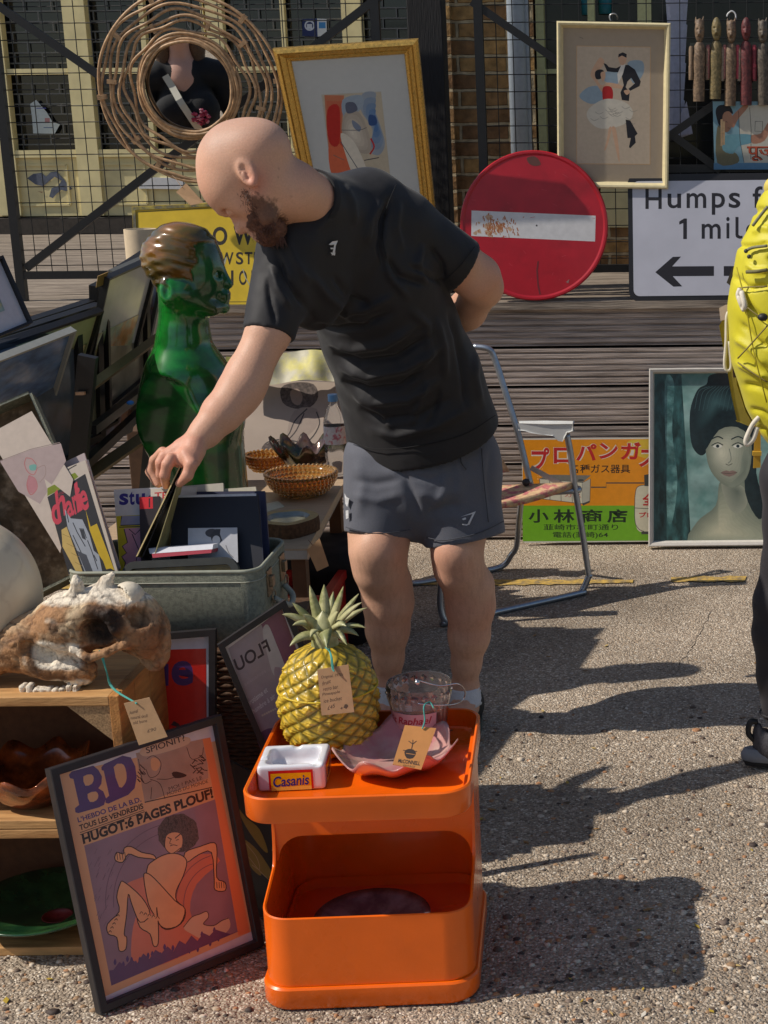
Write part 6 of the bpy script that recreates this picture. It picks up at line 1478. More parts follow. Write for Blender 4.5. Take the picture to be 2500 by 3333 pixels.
# ---- wooden crates, the lower carrying the upper
cw = M('pine_crate', S(196,150,96), 0.65, var=0.16, scale=5, stretch=(1,7,7), bump=0.3, bscale=40, col2=S(168,120,72), mixlo=0.45, mixhi=0.7)
cw2 = M('pine_crate_side', S(184,128,70), 0.65, var=0.16, scale=5, stretch=(7,1,7), bump=0.3, bscale=40, col2=S(150,100,54), mixlo=0.45, mixhi=0.7)
YC0, YC1 = 2.845, 3.13; XC1 = float(PY(392,2330,YC0)[0]); XC0 = XC1-0.66; ZC = float(PY(200,2268,YC0)[2])
def crate(label, z0, z1):
    t = thing('wooden_crate', label, 'crate', ((XC0+XC1)/2, (YC0+YC1)/2, z0), 'stacked wooden crates'); th = 0.020
    obj('top_board', MB().box2((XC0,YC0,z1-th),(XC1-th,YC1,z1)), cw, t, bevel=0.002); obj('bottom_board', MB().box2((XC0,YC0,z0+0.001),(XC1-th,YC1,z0+th)), cw, t, bevel=0.002)
    sd_ = MB(); 
    for k_ in range(3):
        a_ = YC0+(YC1-YC0)*k_/3; b_ = YC0+(YC1-YC0)*(k_+1)/3-0.003; sd_.box2((XC1-th,a_,z0+0.001),(XC1,b_,z1+0.0005))
    obj('side_panel', sd_, cw2, t, bevel=0.0015); obj('side_panel', MB().box2((XC0-0.02,YC0,z0),(XC0,YC1,z1)), cw2, t); obj('back_panel', MB().box2((XC0,YC1-0.012,z0+th),(XC1-th,YC1-0.002,z1-th)), M('crate_back', S(96,62,38), 0.8, var=0.2), t)
    gs = MB().slab([(XC1-th-0.001,YC0+0.004,z1-th-0.001),(XC1-th-0.085,YC0+0.004,z1-th-0.001),(XC1-th-0.001,YC0+0.004,z1-th-0.075)], (0,0.014,0)); obj('corner_block', gs, M('chipboard', S(160,128,92), 0.9, var=0.4, scale=120), t)
crate('lower pine crate standing on the ground with the green dish inside', 0.0, ZC/2)
crate('upper pine crate under the animal skull with the amber bowl inside', ZC/2, ZC)
o = obj('glass_bowl', ruffle(np.array([PY(120,2590,2.95)[0],2.95,ZC/2+0.003]), 0.115, 0.10, 8, 0.06), M('amber_carnival', S(150,74,30), 0.15, var=0.4, scale=20, coat=0.8, metal=0.3, col2=S(90,40,20)), None, smooth=True, loc=(PY(120,2590,2.95)[0],2.95,ZC/2)); tag(o, 'dark amber iridescent glass bowl inside the upper crate', 'glass bowl')
c_ = np.array([PY(150,3000,2.94)[0],2.94,0.026]); dg_ = M('dark_green_glaze', S(20,58,36), 0.25, var=0.35, scale=14, coat=0.5, col2=S(40,74,40))
mb = MB().use(dg_); mb.lathe([(0.055,0.0),(0.06,0.01),(0.11,0.03),(0.148,0.048),(0.150,0.052),(0.145,0.053),(0.105,0.036),(0.055,0.018),(0.001,0.016)], c_, 48, cap=True); mb.use(C(120,36,36)).lathe([(0.001,0.0185),(0.032,0.0190),(0.030,0.0195)], c_+np.array([0.03,-0.01,0.0005]), 20)
tag(obj('glazed_dish', mb, None, loc=c_, smooth=True), 'dark green glazed dish inside the lower crate', 'dish')

# ---- animal skull on the crate
Ys = 2.93; ks = scl(PY(300,2050,Ys))
def kp(px, py, d=0): return PY(px, py, Ys) - np.array([0, d*ks, 0])
sk = Sdf()
sk.chain([(kp(-170,2185),46*ks),(kp(-60,2150),62*ks),(kp(90,2085),80*ks),(kp(230,2030),100*ks),(kp(330,2000),100*ks)], 0.02)
sk.ell(kp(410,2010), (112*ks,100*ks,100*ks), k=0.02); sk.ell(kp(475,2065), (78*ks,92*ks,86*ks), k=0.02); sk.ell(kp(500,2120), (50*ks,46*ks,70*ks), k=0.015)
sk.cone(kp(150,2140,40), kp(280,2170,40), 44*ks, 50*ks, 0.02)
sk.cone(kp(40,2130,20), kp(170,2150,35), 40*ks, 46*ks, 0.02)
for s_ in (1,-1):
    sk.ell(kp(345,2032,s_*112), (58*ks,74*ks,54*ks), k=0.006, op='s')
    sk.chain([(kp(275,2085,s_*95),15*ks),(kp(330,2105,s_*112),13*ks),(kp(385,2085,s_*112),13*ks),(kp(440,2065,s_*95),18*ks)], 0.008)
    sk.chain([(kp(268,2000,s_*84),16*ks),(kp(320,1960,s_*95),16*ks),(kp(385,1970,s_*98),16*ks),(kp(408,2020,s_*100),14*ks)], 0.01)
    sk.ell(kp(440,2105,s_*95), (26*ks,20*ks,20*ks), k=0.01, op='s')
sk.chain([(kp(250,1950,30),24*ks),(kp(262,1890,30),17*ks),(kp(258,1872,30),9*ks)], 0.012); sk.chain([(kp(290,1960,0),24*ks),(kp(345,1895,0),18*ks),(kp(368,1868,0),11*ks)], 0.012)
sk.chain([(kp(225,1985,20),18*ks),(kp(250,1920,30),14*ks)], 0.01); sk.cone(kp(180,2110,78), kp(120,2080,80), 30*ks, 20*ks, 0.01, 's')
sk.ell(kp(470,1985,60), (40*ks,30*ks,40*ks), k=0.01, op='s'); sk.ell(kp(460,2160,40), (46*ks,26*ks,60*ks), k=0.01, op='s')
for j in range(9):
    x = 108+21*j; sk.rbox(kp(x, 2214+(14 if 1 < j < 7 else 4), 74), (6.5*ks, 18*ks, 17*ks), 2*ks, k=0.0015)
V, Q = sk.mesh(0.0034); N_ = vnormals(V, Q); ns = fbm(V, 30, 3)-0.5; n2_ = fbm(V+2, 90, 2)-0.5
rdg = np.exp(-((fbm(V+7, 24, 3)-0.5)/0.022)**2)+0.7*np.exp(-((fbm(V+11, 48, 2)-0.5)/0.02)**2)
V = V+N_*(0.0035*ns+0.004*n2_-0.0028*rdg)[:,None]
sk2 = Sdf()                                                # curved sheet of white bone at the back
sk2.ell(kp(420,1940,10), (52*ks,54*ks,50*ks), k=0.005); sk2.ell(kp(404,1952,26), (50*ks,50*ks,52*ks), k=0.004, op='s')
V2, Q2 = sk2.mesh(0.0034)
px_, py_ = proj(V)
f1 = np.clip((fbm(V+1, 15, 4)-0.48)*6, 0, 1)[:,None]; cb = np.array(S(196,172,138))*f1+np.array(S(158,116,78))*(1-f1)
dk1 = np.clip((fbm(V+6, 22, 3)-0.55)*7, 0, 1)[:,None]*0.8; cb = cb*(1-dk1)+np.array(S(74,48,30))*dk1
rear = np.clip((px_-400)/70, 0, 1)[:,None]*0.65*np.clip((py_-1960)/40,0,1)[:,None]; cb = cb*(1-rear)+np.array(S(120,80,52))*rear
orb = np.exp(-(((px_-345)/52)**2+((py_-2032)/52)**2))[:,None]*0.9; cb = cb*(1-orb)+np.array(S(56,34,20))*orb  # shade of the eye socket painted into the bone colour
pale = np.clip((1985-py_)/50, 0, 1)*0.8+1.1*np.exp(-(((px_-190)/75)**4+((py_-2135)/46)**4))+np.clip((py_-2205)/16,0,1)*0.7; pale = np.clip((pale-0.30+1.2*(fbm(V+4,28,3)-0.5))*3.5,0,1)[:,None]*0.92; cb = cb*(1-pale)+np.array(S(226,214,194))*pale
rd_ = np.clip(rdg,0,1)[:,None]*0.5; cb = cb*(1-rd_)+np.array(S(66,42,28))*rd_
orb2 = np.clip(1.25-np.hypot((px_-345)/60,(py_-2032)/56),0,1)[:,None]*1.6; orb2 = np.clip(orb2,0,0.97); cb = cb*(1-orb2)+np.array(S(34,20,12))*orb2  # second, deeper layer of painted socket shade
crk = np.exp(-((fbm(V+3,14,2)-0.5)/0.012)**2)[:,None]*0.6; cb = cb*(1-crk)+np.array(S(70,48,34))*crk
bone = M('weathered_bone', rough=0.75, attr=True, var=0.18, scale=70, bump=0.7, bscale=160)
skt = thing('animal_skull', 'weathered brown and white animal skull on top of the upper crate', 'skull', kp(250,2230)*np.array([1,1,0])+np.array([0,0,ZC]))
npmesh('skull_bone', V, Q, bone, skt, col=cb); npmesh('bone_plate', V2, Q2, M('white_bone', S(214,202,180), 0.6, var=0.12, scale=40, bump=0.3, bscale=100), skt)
tgm = MB(); teal = M('teal_twine', S(70,150,140), 0.8, var=0.1)
tgm.use(teal)
for o_ in (-4, 4): tgm.tube(crv([kp(368+o_,2078,118), kp(385,2140,116), kp(405+o_*0.5,2200,112), PY(445,2290,2.76)],5), 0.0016, 5)
q = qpx((403,2290,2.765),(486,2270,2.765),(545,2398,2.755),(452,2426,2.755)); tgm.use(kraft).slab([q.P(0,0),q.P(1,0),q.P(1,1),q.P(0,1)], (0,0.0015,0))
a = Art(q.P(0.5,0.5)+q.n*0.00005, q.n); pen = C(96,74,60)
for s_, p_ in (('Animal',(422,2326,450)),('natural skull',(426,2342,482)),('old bone',(434,2358,480)),('\u00a390',(480,2385,510))): a.text(pen, s_, (p_[0],p_[1]), (p_[2],p_[1]-8), (p_[0]-3,p_[1]-10), 0.0, 0.2)
for m_ in a.mb.mats: 
    tgm.use(m_); tgm.add(a.mb.v, a.mb.f)
tag(obj('paper_tag', tgm, None, loc=PY(470,2340,2.76)), 'brown card tag hung from the skull on teal twine', 'tag')

# ---- framed comic poster leaning on the crates
q = qpx((148,2503,2.725),(706,2325,2.95),(846,3064,2.88),(312,3281,2.63)); q.bl[2] = 0.002; q.br[2] = 0.002; qflat(q)
t = thing('framed_poster', 'black framed orange and purple comic poster with curly haired cartoon figure leaning on the crates', 'framed poster', q.P(0.5,0))
bfw = M('black_wood_frame', S(38,34,36), 0.5, var=0.2, scale=20)
obj('frame', frame_mb(q, 0.016, 0.022, [(0,-0.004),(0,0.020),(0.1,0.022),(0.9,0.022),(1,0.02),(1,0.003)]), bfw, t)
obj('mount', back_mb(q, 0.016, 0.004), C(206,200,206,0.3,0.2), t)
a = Art(q.P(0.5,0.5)+q.n*0.0041, q.n); e = lambda x, y: (x*0.5425, 2400+y*0.5425)
def E5(*p): return [e(*k_) for k_ in p]
gl_ = dict(coat=0.25)
pm_ = M('poster_peach', S(214,160,116), 0.35, var=0.05, scale=5, coat=0.25); pv = M('poster_purple', S(142,112,124), 0.35, var=0.12, scale=6, coat=0.25); ps_ = M('poster_salmon', S(206,120,96), 0.35, var=0.08, scale=5, coat=0.25); bdv = M('poster_violet_ink', S(84,58,110), 0.35, var=0.08, coat=0.25); ink_ = M('poster_ink', S(48,30,32), 0.4, coat=0.2); flesh = M('poster_flesh', S(222,160,114), 0.35, var=0.04, coat=0.25); grey_p = M('poster_grey', S(170,140,122), 0.35, var=0.12, scale=14, coat=0.25)
a.poly(pm_, E5((358,218),(1292,22),(1508,1165),(630,1555)))
a.poly(grey_p, E5((815,95),(1235,5),(1250,245),(870,395)))
a.poly(pv, E5((505,650),(1290,372),(1440,1160),(668,1490)))
a.poly(ps_, E5((730,900),(960,800),(1200,700),(1320,740),(1180,880),(1140,1040),(1200,1150),(1300,1210),(840,1400),(790,1200),(820,1020)), 3)
a.poly(M('poster_orange', S(224,130,84), 0.35, coat=0.25), E5((1215,10),(1262,0),(1500,1170),(1430,1190),(1290,372)))
# big slab-serif letters
def slab_letter(pts, holes):
    a.poly(bdv, [e(*p) for p in pts]); k0 = a.k
    for h_ in holes: a.poly(pm_, [e(*p) for p in h_], 2)
slab_letter([(413,225),(430,205),(560,170),(590,195),(612,235),(608,280),(590,305),(620,325),(636,365),(625,405),(595,420),(470,455),(452,450),(450,425),(475,405),(440,250),(420,245)], [[(500,235),(548,222),(562,245),(552,278),(512,290)],[(525,340),(575,325),(590,350),(578,378),(540,388)]])
slab_letter([(608,180),(625,160),(735,110),(785,120),(812,175),(820,240),(808,305),(770,345),(650,398),(632,392),(634,368),(655,350),(622,200),(610,198)], [[(682,178),(730,158),(752,185),(760,245),(745,285),(715,298)]])
a.text(bdv, 'L\u2019HEBDO DE LA B.D.', e(470,512), e(850,385), e(462,482), 0.03); a.text(ink_, 'TOUS LES VENDREDIS', e(480,560), e(862,427), e(473,527), 0.03)
a.line(ink_, E5((480,572),(865,436)), 2, 0); a.line(ink_, E5((868,390),(1272,300)), 3.2, 0); a.line(ink_, E5((480,585),(868,446)), 2.5, 0)
a.text(ink_, 'HUGOT:6 PAGES PLOUF!', e(500,642), e(1282,362), e(488,582), 0.045)
wb_ = M('poster_balloon', S(206,172,142), 0.35, coat=0.2)
a.poly(wb_, E5((840,80),(900,40),(1080,0),(1140,5),(1130,40),(1040,75),(900,112),(850,108)), 3); a.text(ink_, 'SPIONIT?', e(880,98), e(1112,20), e(872,62), 0.01)
a.text(ink_, 'MOI ? PAS LE', e(1015,320), e(1215,250), e(1010,300)); a.text(ink_, 'MOINS DU MONDE', e(1005,350), e(1250,272), e(1000,330))
for l_ in ([(880,130),(920,110),(965,150),(950,220),(900,240),(875,190)], [(900,250),(960,280),(990,370)], [(830,130),(860,270),(910,260)], [(910,300),(905,370)], [(1120,60),(1150,130),(1210,110),(1220,60)], [(940,250),(1010,250),(1100,220)]): a.line(ink_, E5(*l_), 2)
for k_ in range(26):
    x, y = 1140+rs.random()*85, 110+rs.random()*110; a.line(ink_, E5((x,y),(x+20,y+rs.uniform(-25,25))), 3, 0)
for k_ in range(14): x, y = 820+rs.random()*40, 160+rs.random()*120; a.line(ink_, E5((x,y),(x+16,y+18)), 3, 0)
a.poly(ink_, E5((1030,215),(1060,205),(1120,225),(1100,240),(1050,245)), 2); a.poly(pm_, E5((905,130),(940,125),(962,160),(940,200),(910,190)), 3)
for r_ in (420, 470, 250, 300):
    cx_, cy_ = (1080,980) if r_ > 350 else (1340,1000); a.line(C(104,80,92), [e(cx_-r_*math.cos(t_)*0.95, cy_-r_*math.sin(t_)) for t_ in np.linspace(-0.1,1.3,16)], 1.8)
for k_ in range(40):
    x, y = 520+rs.random()*150, 660+rs.random()*500
    if y < 1250 and x > 505+(y-650)*0.17: a.line(C(112,88,100), E5((x,y),(x+14,y-30)), 1.2, 0)
# tumbling cartoon figure: simple outline, plain fill
parts = [[(940,740),(920,705),(850,690),(785,655),(745,665),(740,700),(700,690),(690,735),(735,750),(770,700),(830,720),(920,730)],
         [(1110,690),(1200,655),(1285,632),(1302,690),(1300,840),(1350,870),(1350,920),(1290,915),(1285,850),(1268,690),(1190,705),(1120,750)],
         [(920,740),(1000,700),(1070,700),(1120,740),(1100,830),(1058,920),(1060,980),(1110,1030),(1100,1100),(1040,1145),(970,1140),(900,1000),(880,800)],
         [(862,840),(880,815),(930,850),(1050,980),(1110,1030),(1080,1120),(1000,1148),(950,1110),(940,1020),(950,1130),(948,1240),(920,1250),(900,1180),(840,1140),(820,1060),(850,1040),(930,1080),(890,1000)],
         [(700,960),(720,880),(745,868),(850,960),(900,1060),(840,1110),(790,1000),(770,940),(760,1060),(745,1180),(760,1200),(755,1270),(715,1280),(700,1200),(650,1180),(645,1120),(715,1045)]]
for p_ in parts: a.poly(flesh, E5(*p_), 3); a.line(ink_, E5(*p_), 3.2, 3, True)
a.poly(flesh, E5((1000,590),(1060,560),(1095,600),(1085,660),(1030,695),(990,660)), 3)
hp_ = [(1070+118*math.cos(t_)*(1+0.09*rs.random()), 575+112*math.sin(t_)*(1+0.09*rs.random())) for t_ in np.linspace(0,2*math.pi,48,endpoint=False)]
a.poly(M('poster_hair', S(86,66,62), 0.4, var=0.5, scale=160, coat=0.2), E5(*hp_)); 
for k_ in range(90):
    t_ = rs.uniform(0,6.28); r_ = rs.uniform(45,112); x, y = 1070+r_*math.cos(t_), 575+r_*math.sin(t_); a.line(ink_, E5((x,y),(x+8,y+6),(x+4,y+14)), 1.6)
a.poly(flesh, E5((1000,590),(1050,570),(1090,590),(1088,660),(1035,697),(992,662)), 3); a.line(ink_, E5((992,600),(990,662),(1030,697),(1085,662)), 2.4)
a.line(ink_, E5((1005,600),(1030,612)), 3, 0); a.line(ink_, E5((1050,606),(1082,580)), 3, 0); a.line(ink_, E5((1025,612),(1018,636),(1032,640)), 2); a.line(ink_, E5((1020,652),(1040,645),(1064,650)), 2.4); a.line(ink_, E5((1055,618),(1072,612)), 2, 0)
for k_ in range(5): a.line(ink_, E5((650+12*k_,1150-24*k_+20),(662+12*k_,1140-24*k_+20),(668+12*k_,1150-24*k_+20)), 2.4); a.blob(flesh, e(848+24*k_,1058+7*k_), (9,8)); a.line(ink_, E5((838+24*k_,1060+7*k_),(848+24*k_,1046+7*k_),(860+24*k_,1060+7*k_)), 2.2)
for k_ in range(4): a.line(ink_, E5((1300+14*k_,868),(1302+14*k_,905)), 2, 0); a.line(ink_, E5((700+16*k_,690),(706+16*k_,735)), 2, 0)
a.poly(wb_, E5((1100,1140),(1150,1080),(1200,1060),(1240,1045),(1250,1080),(1220,1120),(1280,1130),(1330,1100),(1370,1085),(1380,1140),(1330,1190),(1240,1220),(1150,1180)), 3); a.line(ink_, E5((1100,1140),(1150,1080),(1200,1060),(1240,1045),(1250,1080),(1220,1120),(1280,1130),(1330,1100),(1370,1085)), 2.4)
for k_ in range(26):
    x = 690+620*k_/25; y = 1400-(x-690)*0.31+rs.uniform(-55,30); a.poly(bdv, E5((x,y-24),(x+9,y-4),(x,y+16),(x-9,y-2)), 2)
sp = [(668,1490),(655,1400)]; 
for k_ in range(18): sp.append((680+36*k_, 1420-(36*k_)*0.36-(46 if k_ % 2 else 4)-rs.random()*20))
sp += [(1380,1180),(1440,1160)]; a.poly(C(96,66,104,0.35,0.25), E5(*sp))
a.done(t)

# ---- red lettered poster behind the crates
q = qpx((395,2068,3.14),(707,2043,3.15),(706,2520,3.12),(400,2540,3.11)); t = thing('framed_poster', 'black framed red poster with big purple letters behind the crates', 'framed poster', q.P(0.5,0))
obj('frame', frame_mb(q, 0.014, 0.018), bfw, t); obj('mount', back_mb(q, 0.014, 0.003), C(196,198,212,0.3,0.2), t)
a = Art(q.P(0.5,0.5)+q.n*0.0031, q.n); a.poly(C(200,34,24,0.35,0.25), [(420,2118),(671,2111),(674,2500),(420,2510)]); pu = C(74,44,104,0.35,0.2)
a.text(pu, 'i', (528,2232), (550,2232), (528,2134), 0.03); a.text(pu, 'e', (558,2233), (629,2231), (558,2152), 0.03); a.poly(C(60,40,50,0.4), [(556,2360),(566,2346),(582,2356),(590,2370)]); a.done(t)
# ---- mirrored lettered poster leaning beside the hamper
q0 = [(706,2096,3.09),(925,1949,3.22),(1200,2600,3.14),(985,2760,3.07)]; q = qpx(*q0)
t = thing('framed_poster', 'tilted grey and plum poster with reversed lettering between hamper and pineapple', 'framed poster', q.P(0,0))
obj('frame', frame_mb(q, 0.013, 0.018), bfw, t); obj('mount', back_mb(q, 0.013, 0.003), C(196,190,196,0.3,0.2), t)
a = Art(q.P(0.5,0.5)+q.n*0.0031, q.n); e = lambda x, y: (700+x*0.5727, 1850+y*0.5727)
a.poly(C(150,136,146,0.35,0.25), [e(*p) for p in ((75,455),(265,315),(330,430),(430,560),(560,900),(330,1080),(240,960))]); a.poly(C(120,70,100,0.35,0.25), [e(*p) for p in ((262,318),(378,225),(620,900),(470,1000),(400,640))])
a.poly(C(176,168,172,0.35,0.25), [e(*p) for p in ((270,360),(300,320),(345,420),(400,560),(420,640),(380,650),(330,600),(300,500))], 3); a.poly(C(150,130,144,0.35,0.25), [e(*p) for p in ((340,560),(420,600),(400,680),(350,660))], 3)
a.text(C(52,38,52,0.4), 'FLOU', e(128,590), e(318,470), e(102,520), 0.02, mirror=True)
a.text(C(196,190,196,0.4), '\u00e9rotisme et', e(192,785), e(302,700), e(180,758), 0.01); a.text(C(196,190,196,0.4), 'chambre \u00e0 air', e(208,836), e(345,735), e(198,808), 0.01); a.text(C(164,150,160,0.4), 'sexualit\u00e9s', e(170,670), e(290,590), e(165,650))
for k_ in range(7): a.blob(C(190,176,160,0.4), e(270+12*k_,835-6*k_), 3.5)
a.poly(C(90,66,100,0.35,0.2), [e(*p) for p in ((240,960),(300,910),(350,930),(330,1040),(270,1040))], 3); a.done(t)
# ---- dark tray with painted leaves
q = qpx((735,2470,3.03),(905,2560,3.03),(985,2985,2.985),(815,2985,2.985)); t = thing('painted_tray', 'black tray painted with yellow green leaves behind the orange trolley', 'tray', q.P(0.5,0))
obj('panel', MB().slab([q.P(0,0),q.P(1,0),q.P(1,1),q.P(0,1)], -q.n*0.01), C(40,38,38,0.4,0.2), t); a = Art(q.P(0.5,0.5)+q.n*0.0001, q.n); lf = C(134,124,54,0.4,0.2)
for l_ in ([(768,2620),(800,2660),(845,2700),(872,2772),(850,2760),(800,2690)], [(792,2732),(840,2770),(890,2845),(905,2870),(860,2850),(810,2790)], [(800,2760),(840,2800),(850,2850),(815,2820)]): a.poly(lf, l_, 4)
for l_ in ([(800,2745),(835,2790),(845,2830),(820,2815)], [(810,2790),(850,2840),(895,2880)], [(890,2722),(886,2770)]): a.line(C(170,160,120,0.4), l_, 2)
a.done(t)
# ================================================================== ORANGE TROLLEY AND WHAT IS ON IT
TYAW = math.radians(3.2); TU = np.array([math.cos(TYAW), math.sin(TYAW), 0]); TV = np.array([-math.sin(TYAW), math.cos(TYAW), 0])
T0 = PZ(858, 3296, 0.0); T1 = PZ(1552, 3272, 0.0); TW = float(np.dot(T1-T0, TU)); TD = TW*0.97
def zat(px, py, q): return float(PY(px, py, q[1])[2])
def tp(x, y, z): return T0 + TU*x + TV*y + np.array([0,0,z])
plas = M('orange_abs_plastic', S(240,104,12), 0.30, var=0.06, scale=5, coat=0.3, bump=0.05, bscale=180, rvar=0.10)
tr = thing('storage_trolley', 'orange moulded plastic storage trolley with a tray top and open lower bin', 'trolley', tp(TW/2, TD/2, 0))
def rloop(x0, x1, y0, y1, r, zf, n=9, seg=40):
    out = []
    cs = ((x1-r,y0+r,-90),(x1-r,y1-r,0),(x0+r,y1-r,90),(x0+r,y0+r,180)); pts = []
    for cx_, cy_, a0 in cs:
        for k_ in range(n+1): an_ = math.radians(a0+90*k_/n); pts.append((cx_+r*math.cos(an_), cy_+r*math.sin(an_)))
    res = []
    for i in range(len(pts)):
        a_, b_ = np.array(pts[i]), np.array(pts[(i+1) % len(pts)]); L_ = np.linalg.norm(b_-a_); m_ = seg*2 if L_ > 0.1 else 1
        for k_ in range(m_): res.append(a_+(b_-a_)*k_/m_)
    return [tp(p[0], p[1], zf(p[0], p[1]) if callable(zf) else zf) for p in res]
R_ = 0.055; wl = 0.006
ZPL, ZRIM = zat(1200,3207,tp(TW/2,0,0)), zat(1200,2984,tp(TW/2,0.004,0)); ZTOP = zat(1200,2588,tp(TW/2,-0.026,0))-0.0525; print('TROLLEY', TW, TD, ZPL, ZRIM, ZTOP)
obj('plinth', MB().loft([rloop(0,TW,0,TD,R_,0.004), rloop(-0.004,TW+0.004,-0.004,TD+0.004,R_,0.012), rloop(-0.004,TW+0.004,-0.004,TD+0.004,R_,ZPL-0.004), rloop(-0.001,TW+0.001,-0.001,TD+0.001,R_,ZPL)]), plas, tr, autos=35)
YP = 0.185
def ztop(x, y):
    z = ZRIM + 0.034*np.clip((y-0.03)/(YP-0.03), 0, 1)
    t = np.clip((y-(YP-0.040))/0.042, 0, 1); return z + (ZTOP-0.004-z)*(1-math.sqrt(max(0, 1-t**4)))
bd_ = MB()
i0 = 0.003
lo_o = rloop(i0,TW-i0,i0,TD-i0,R_,ZPL+0.001); hi_o = rloop(i0,TW-i0,i0,TD-i0,R_,ztop); hi_i = rloop(i0+wl,TW-i0-wl,i0+wl,TD-i0-wl,R_-wl,ztop); lo_i = rloop(i0+wl,TW-i0-wl,i0+wl,TD-i0-wl,R_-wl,ZPL+0.008)
md_o = [a_*0.5+b_*0.5 for a_, b_ in zip(lo_o, hi_o)]
hi_m = [(a_+b_)/2+np.array([0,0,0.002]) for a_, b_ in zip(hi_o, hi_i)]
bd_.loft([lo_o, md_o, hi_o, hi_m, hi_i, lo_i], False, True)
obj('bin', bd_, plas, tr, autos=50)
stp = MB(); stp.loft([rloop(i0+wl+0.001,TW-i0-wl-0.001,i0+wl+0.001,TD-i0-wl-0.001,R_-wl,ZPL+0.009), rloop(i0+wl+0.001,TW-i0-wl-0.001,i0+wl+0.001,TD-i0-wl-0.001,R_-wl,ZPL+0.03), rloop(i0+wl+0.006,TW-i0-wl-0.006,i0+wl+0.006,TD-i0-wl-0.006,R_-wl,ZPL+0.034), rloop(i0+wl+0.008,TW-i0-wl-0.008,i0+wl+0.008,TD-i0-wl-0.008,R_-wl,ZPL+0.012)], False, True); obj('inner_step', stp, plas, tr, autos=40)
# panel over the opening, set back, with rounded lower corners
yp_ = YP; za, zb_ = zat(1200,2712,tp(TW/2,YP,0)), ZTOP-0.003; ol = [(wl+i0, zb_), (wl+i0, za-0.052)]
rc_ = 0.050
for k_ in range(8): an_ = math.radians(180-90*k_/7); ol.append((wl+i0+0.004+rc_+rc_*math.cos(an_), za-rc_+rc_*math.sin(an_)))
for k_ in range(8): an_ = math.radians(90-90*k_/7); ol.append((TW-i0-wl-0.004-rc_+rc_*math.cos(an_), za-rc_+rc_*math.sin(an_)))
ol += [(TW-wl-i0, za-0.052), (TW-wl-i0, zb_)]
obj('front_panel', MB().slab([tp(x, yp_, z) for x, z in ol], TV*0.006), plas, tr, bevel=0.0015)
hang = 0.028
t0_, t1_, u0_, u1_ = -0.008, TW+0.004, -hang, TD+0.004
tm_ = MB(); tm_.loft([rloop(t0_+0.004,t1_-0.004,u0_+0.004,u1_-0.004,R_-0.004,ZTOP), rloop(t0_,t1_,u0_,u1_,R_,ZTOP+0.005), rloop(t0_-0.001,t1_+0.001,u0_-0.001,u1_+0.001,R_,ZTOP+0.050), rloop(t0_+0.002,t1_-0.002,u0_+0.002,u1_-0.002,R_-0.002,ZTOP+0.0525), rloop(t0_+0.006,t1_-0.006,u0_+0.006,u1_-0.006,R_-0.006,ZTOP+0.051), rloop(t0_+0.008,t1_-0.008,u0_+0.008,u1_-0.008,R_-0.008,ZTOP+0.014), rloop(t0_+0.016,t1_-0.016,u0_+0.016,u1_-0.016,R_-0.014,ZTOP+0.008)])
obj('tray', tm_, plas, tr, autos=40)
obj('tray_step', MB().loft([rloop(t1_-0.016,t1_-0.008,0.03,TD-0.06,0.003,ZTOP+0.0085), rloop(t1_-0.016,t1_-0.008,0.03,TD-0.06,0.003,ZTOP+0.030)]), plas, tr)
scw = MB().lathe([(0.005,0),(0.005,0.001),(0.003,0.0015),(0.001,0.001)], PZ(1466,2378,ZTOP+0.0082), 12); obj('screw', scw, nickel, tr)
sbr = MB(); sbr.bar(tp(TW+0.002,0.03,ZPL+0.02), tp(TW+0.002,TD-0.05,ZPL+0.02), 0.01, 0.01)
ZF = ZTOP+0.0085
def fz(px, py): return PZ(px, py, ZF)
# plate lying in the bin
c_ = PZ(1150,2955,ZPL+0.02); pm2 = MB().lathe([(0.04,0),(0.06,0.004),(0.10,0.016),(0.118,0.026),(0.119,0.028),(0.10,0.021),(0.06,0.010),(0.001,0.008)], tp(TW*0.46,0.20,ZPL+0.010), 48, cap=True)
tag(obj('plate', pm2, M('grey_blue_plate', S(96,96,104), 0.2, var=0.3, scale=12, coat=0.5, col2=S(130,130,134), mixlo=0.5, mixhi=0.6), None, loc=tp(TW*0.46,0.20,ZPL+0.010), smooth=True), 'dark grey shiny plate lying in the trolley bin', 'plate')

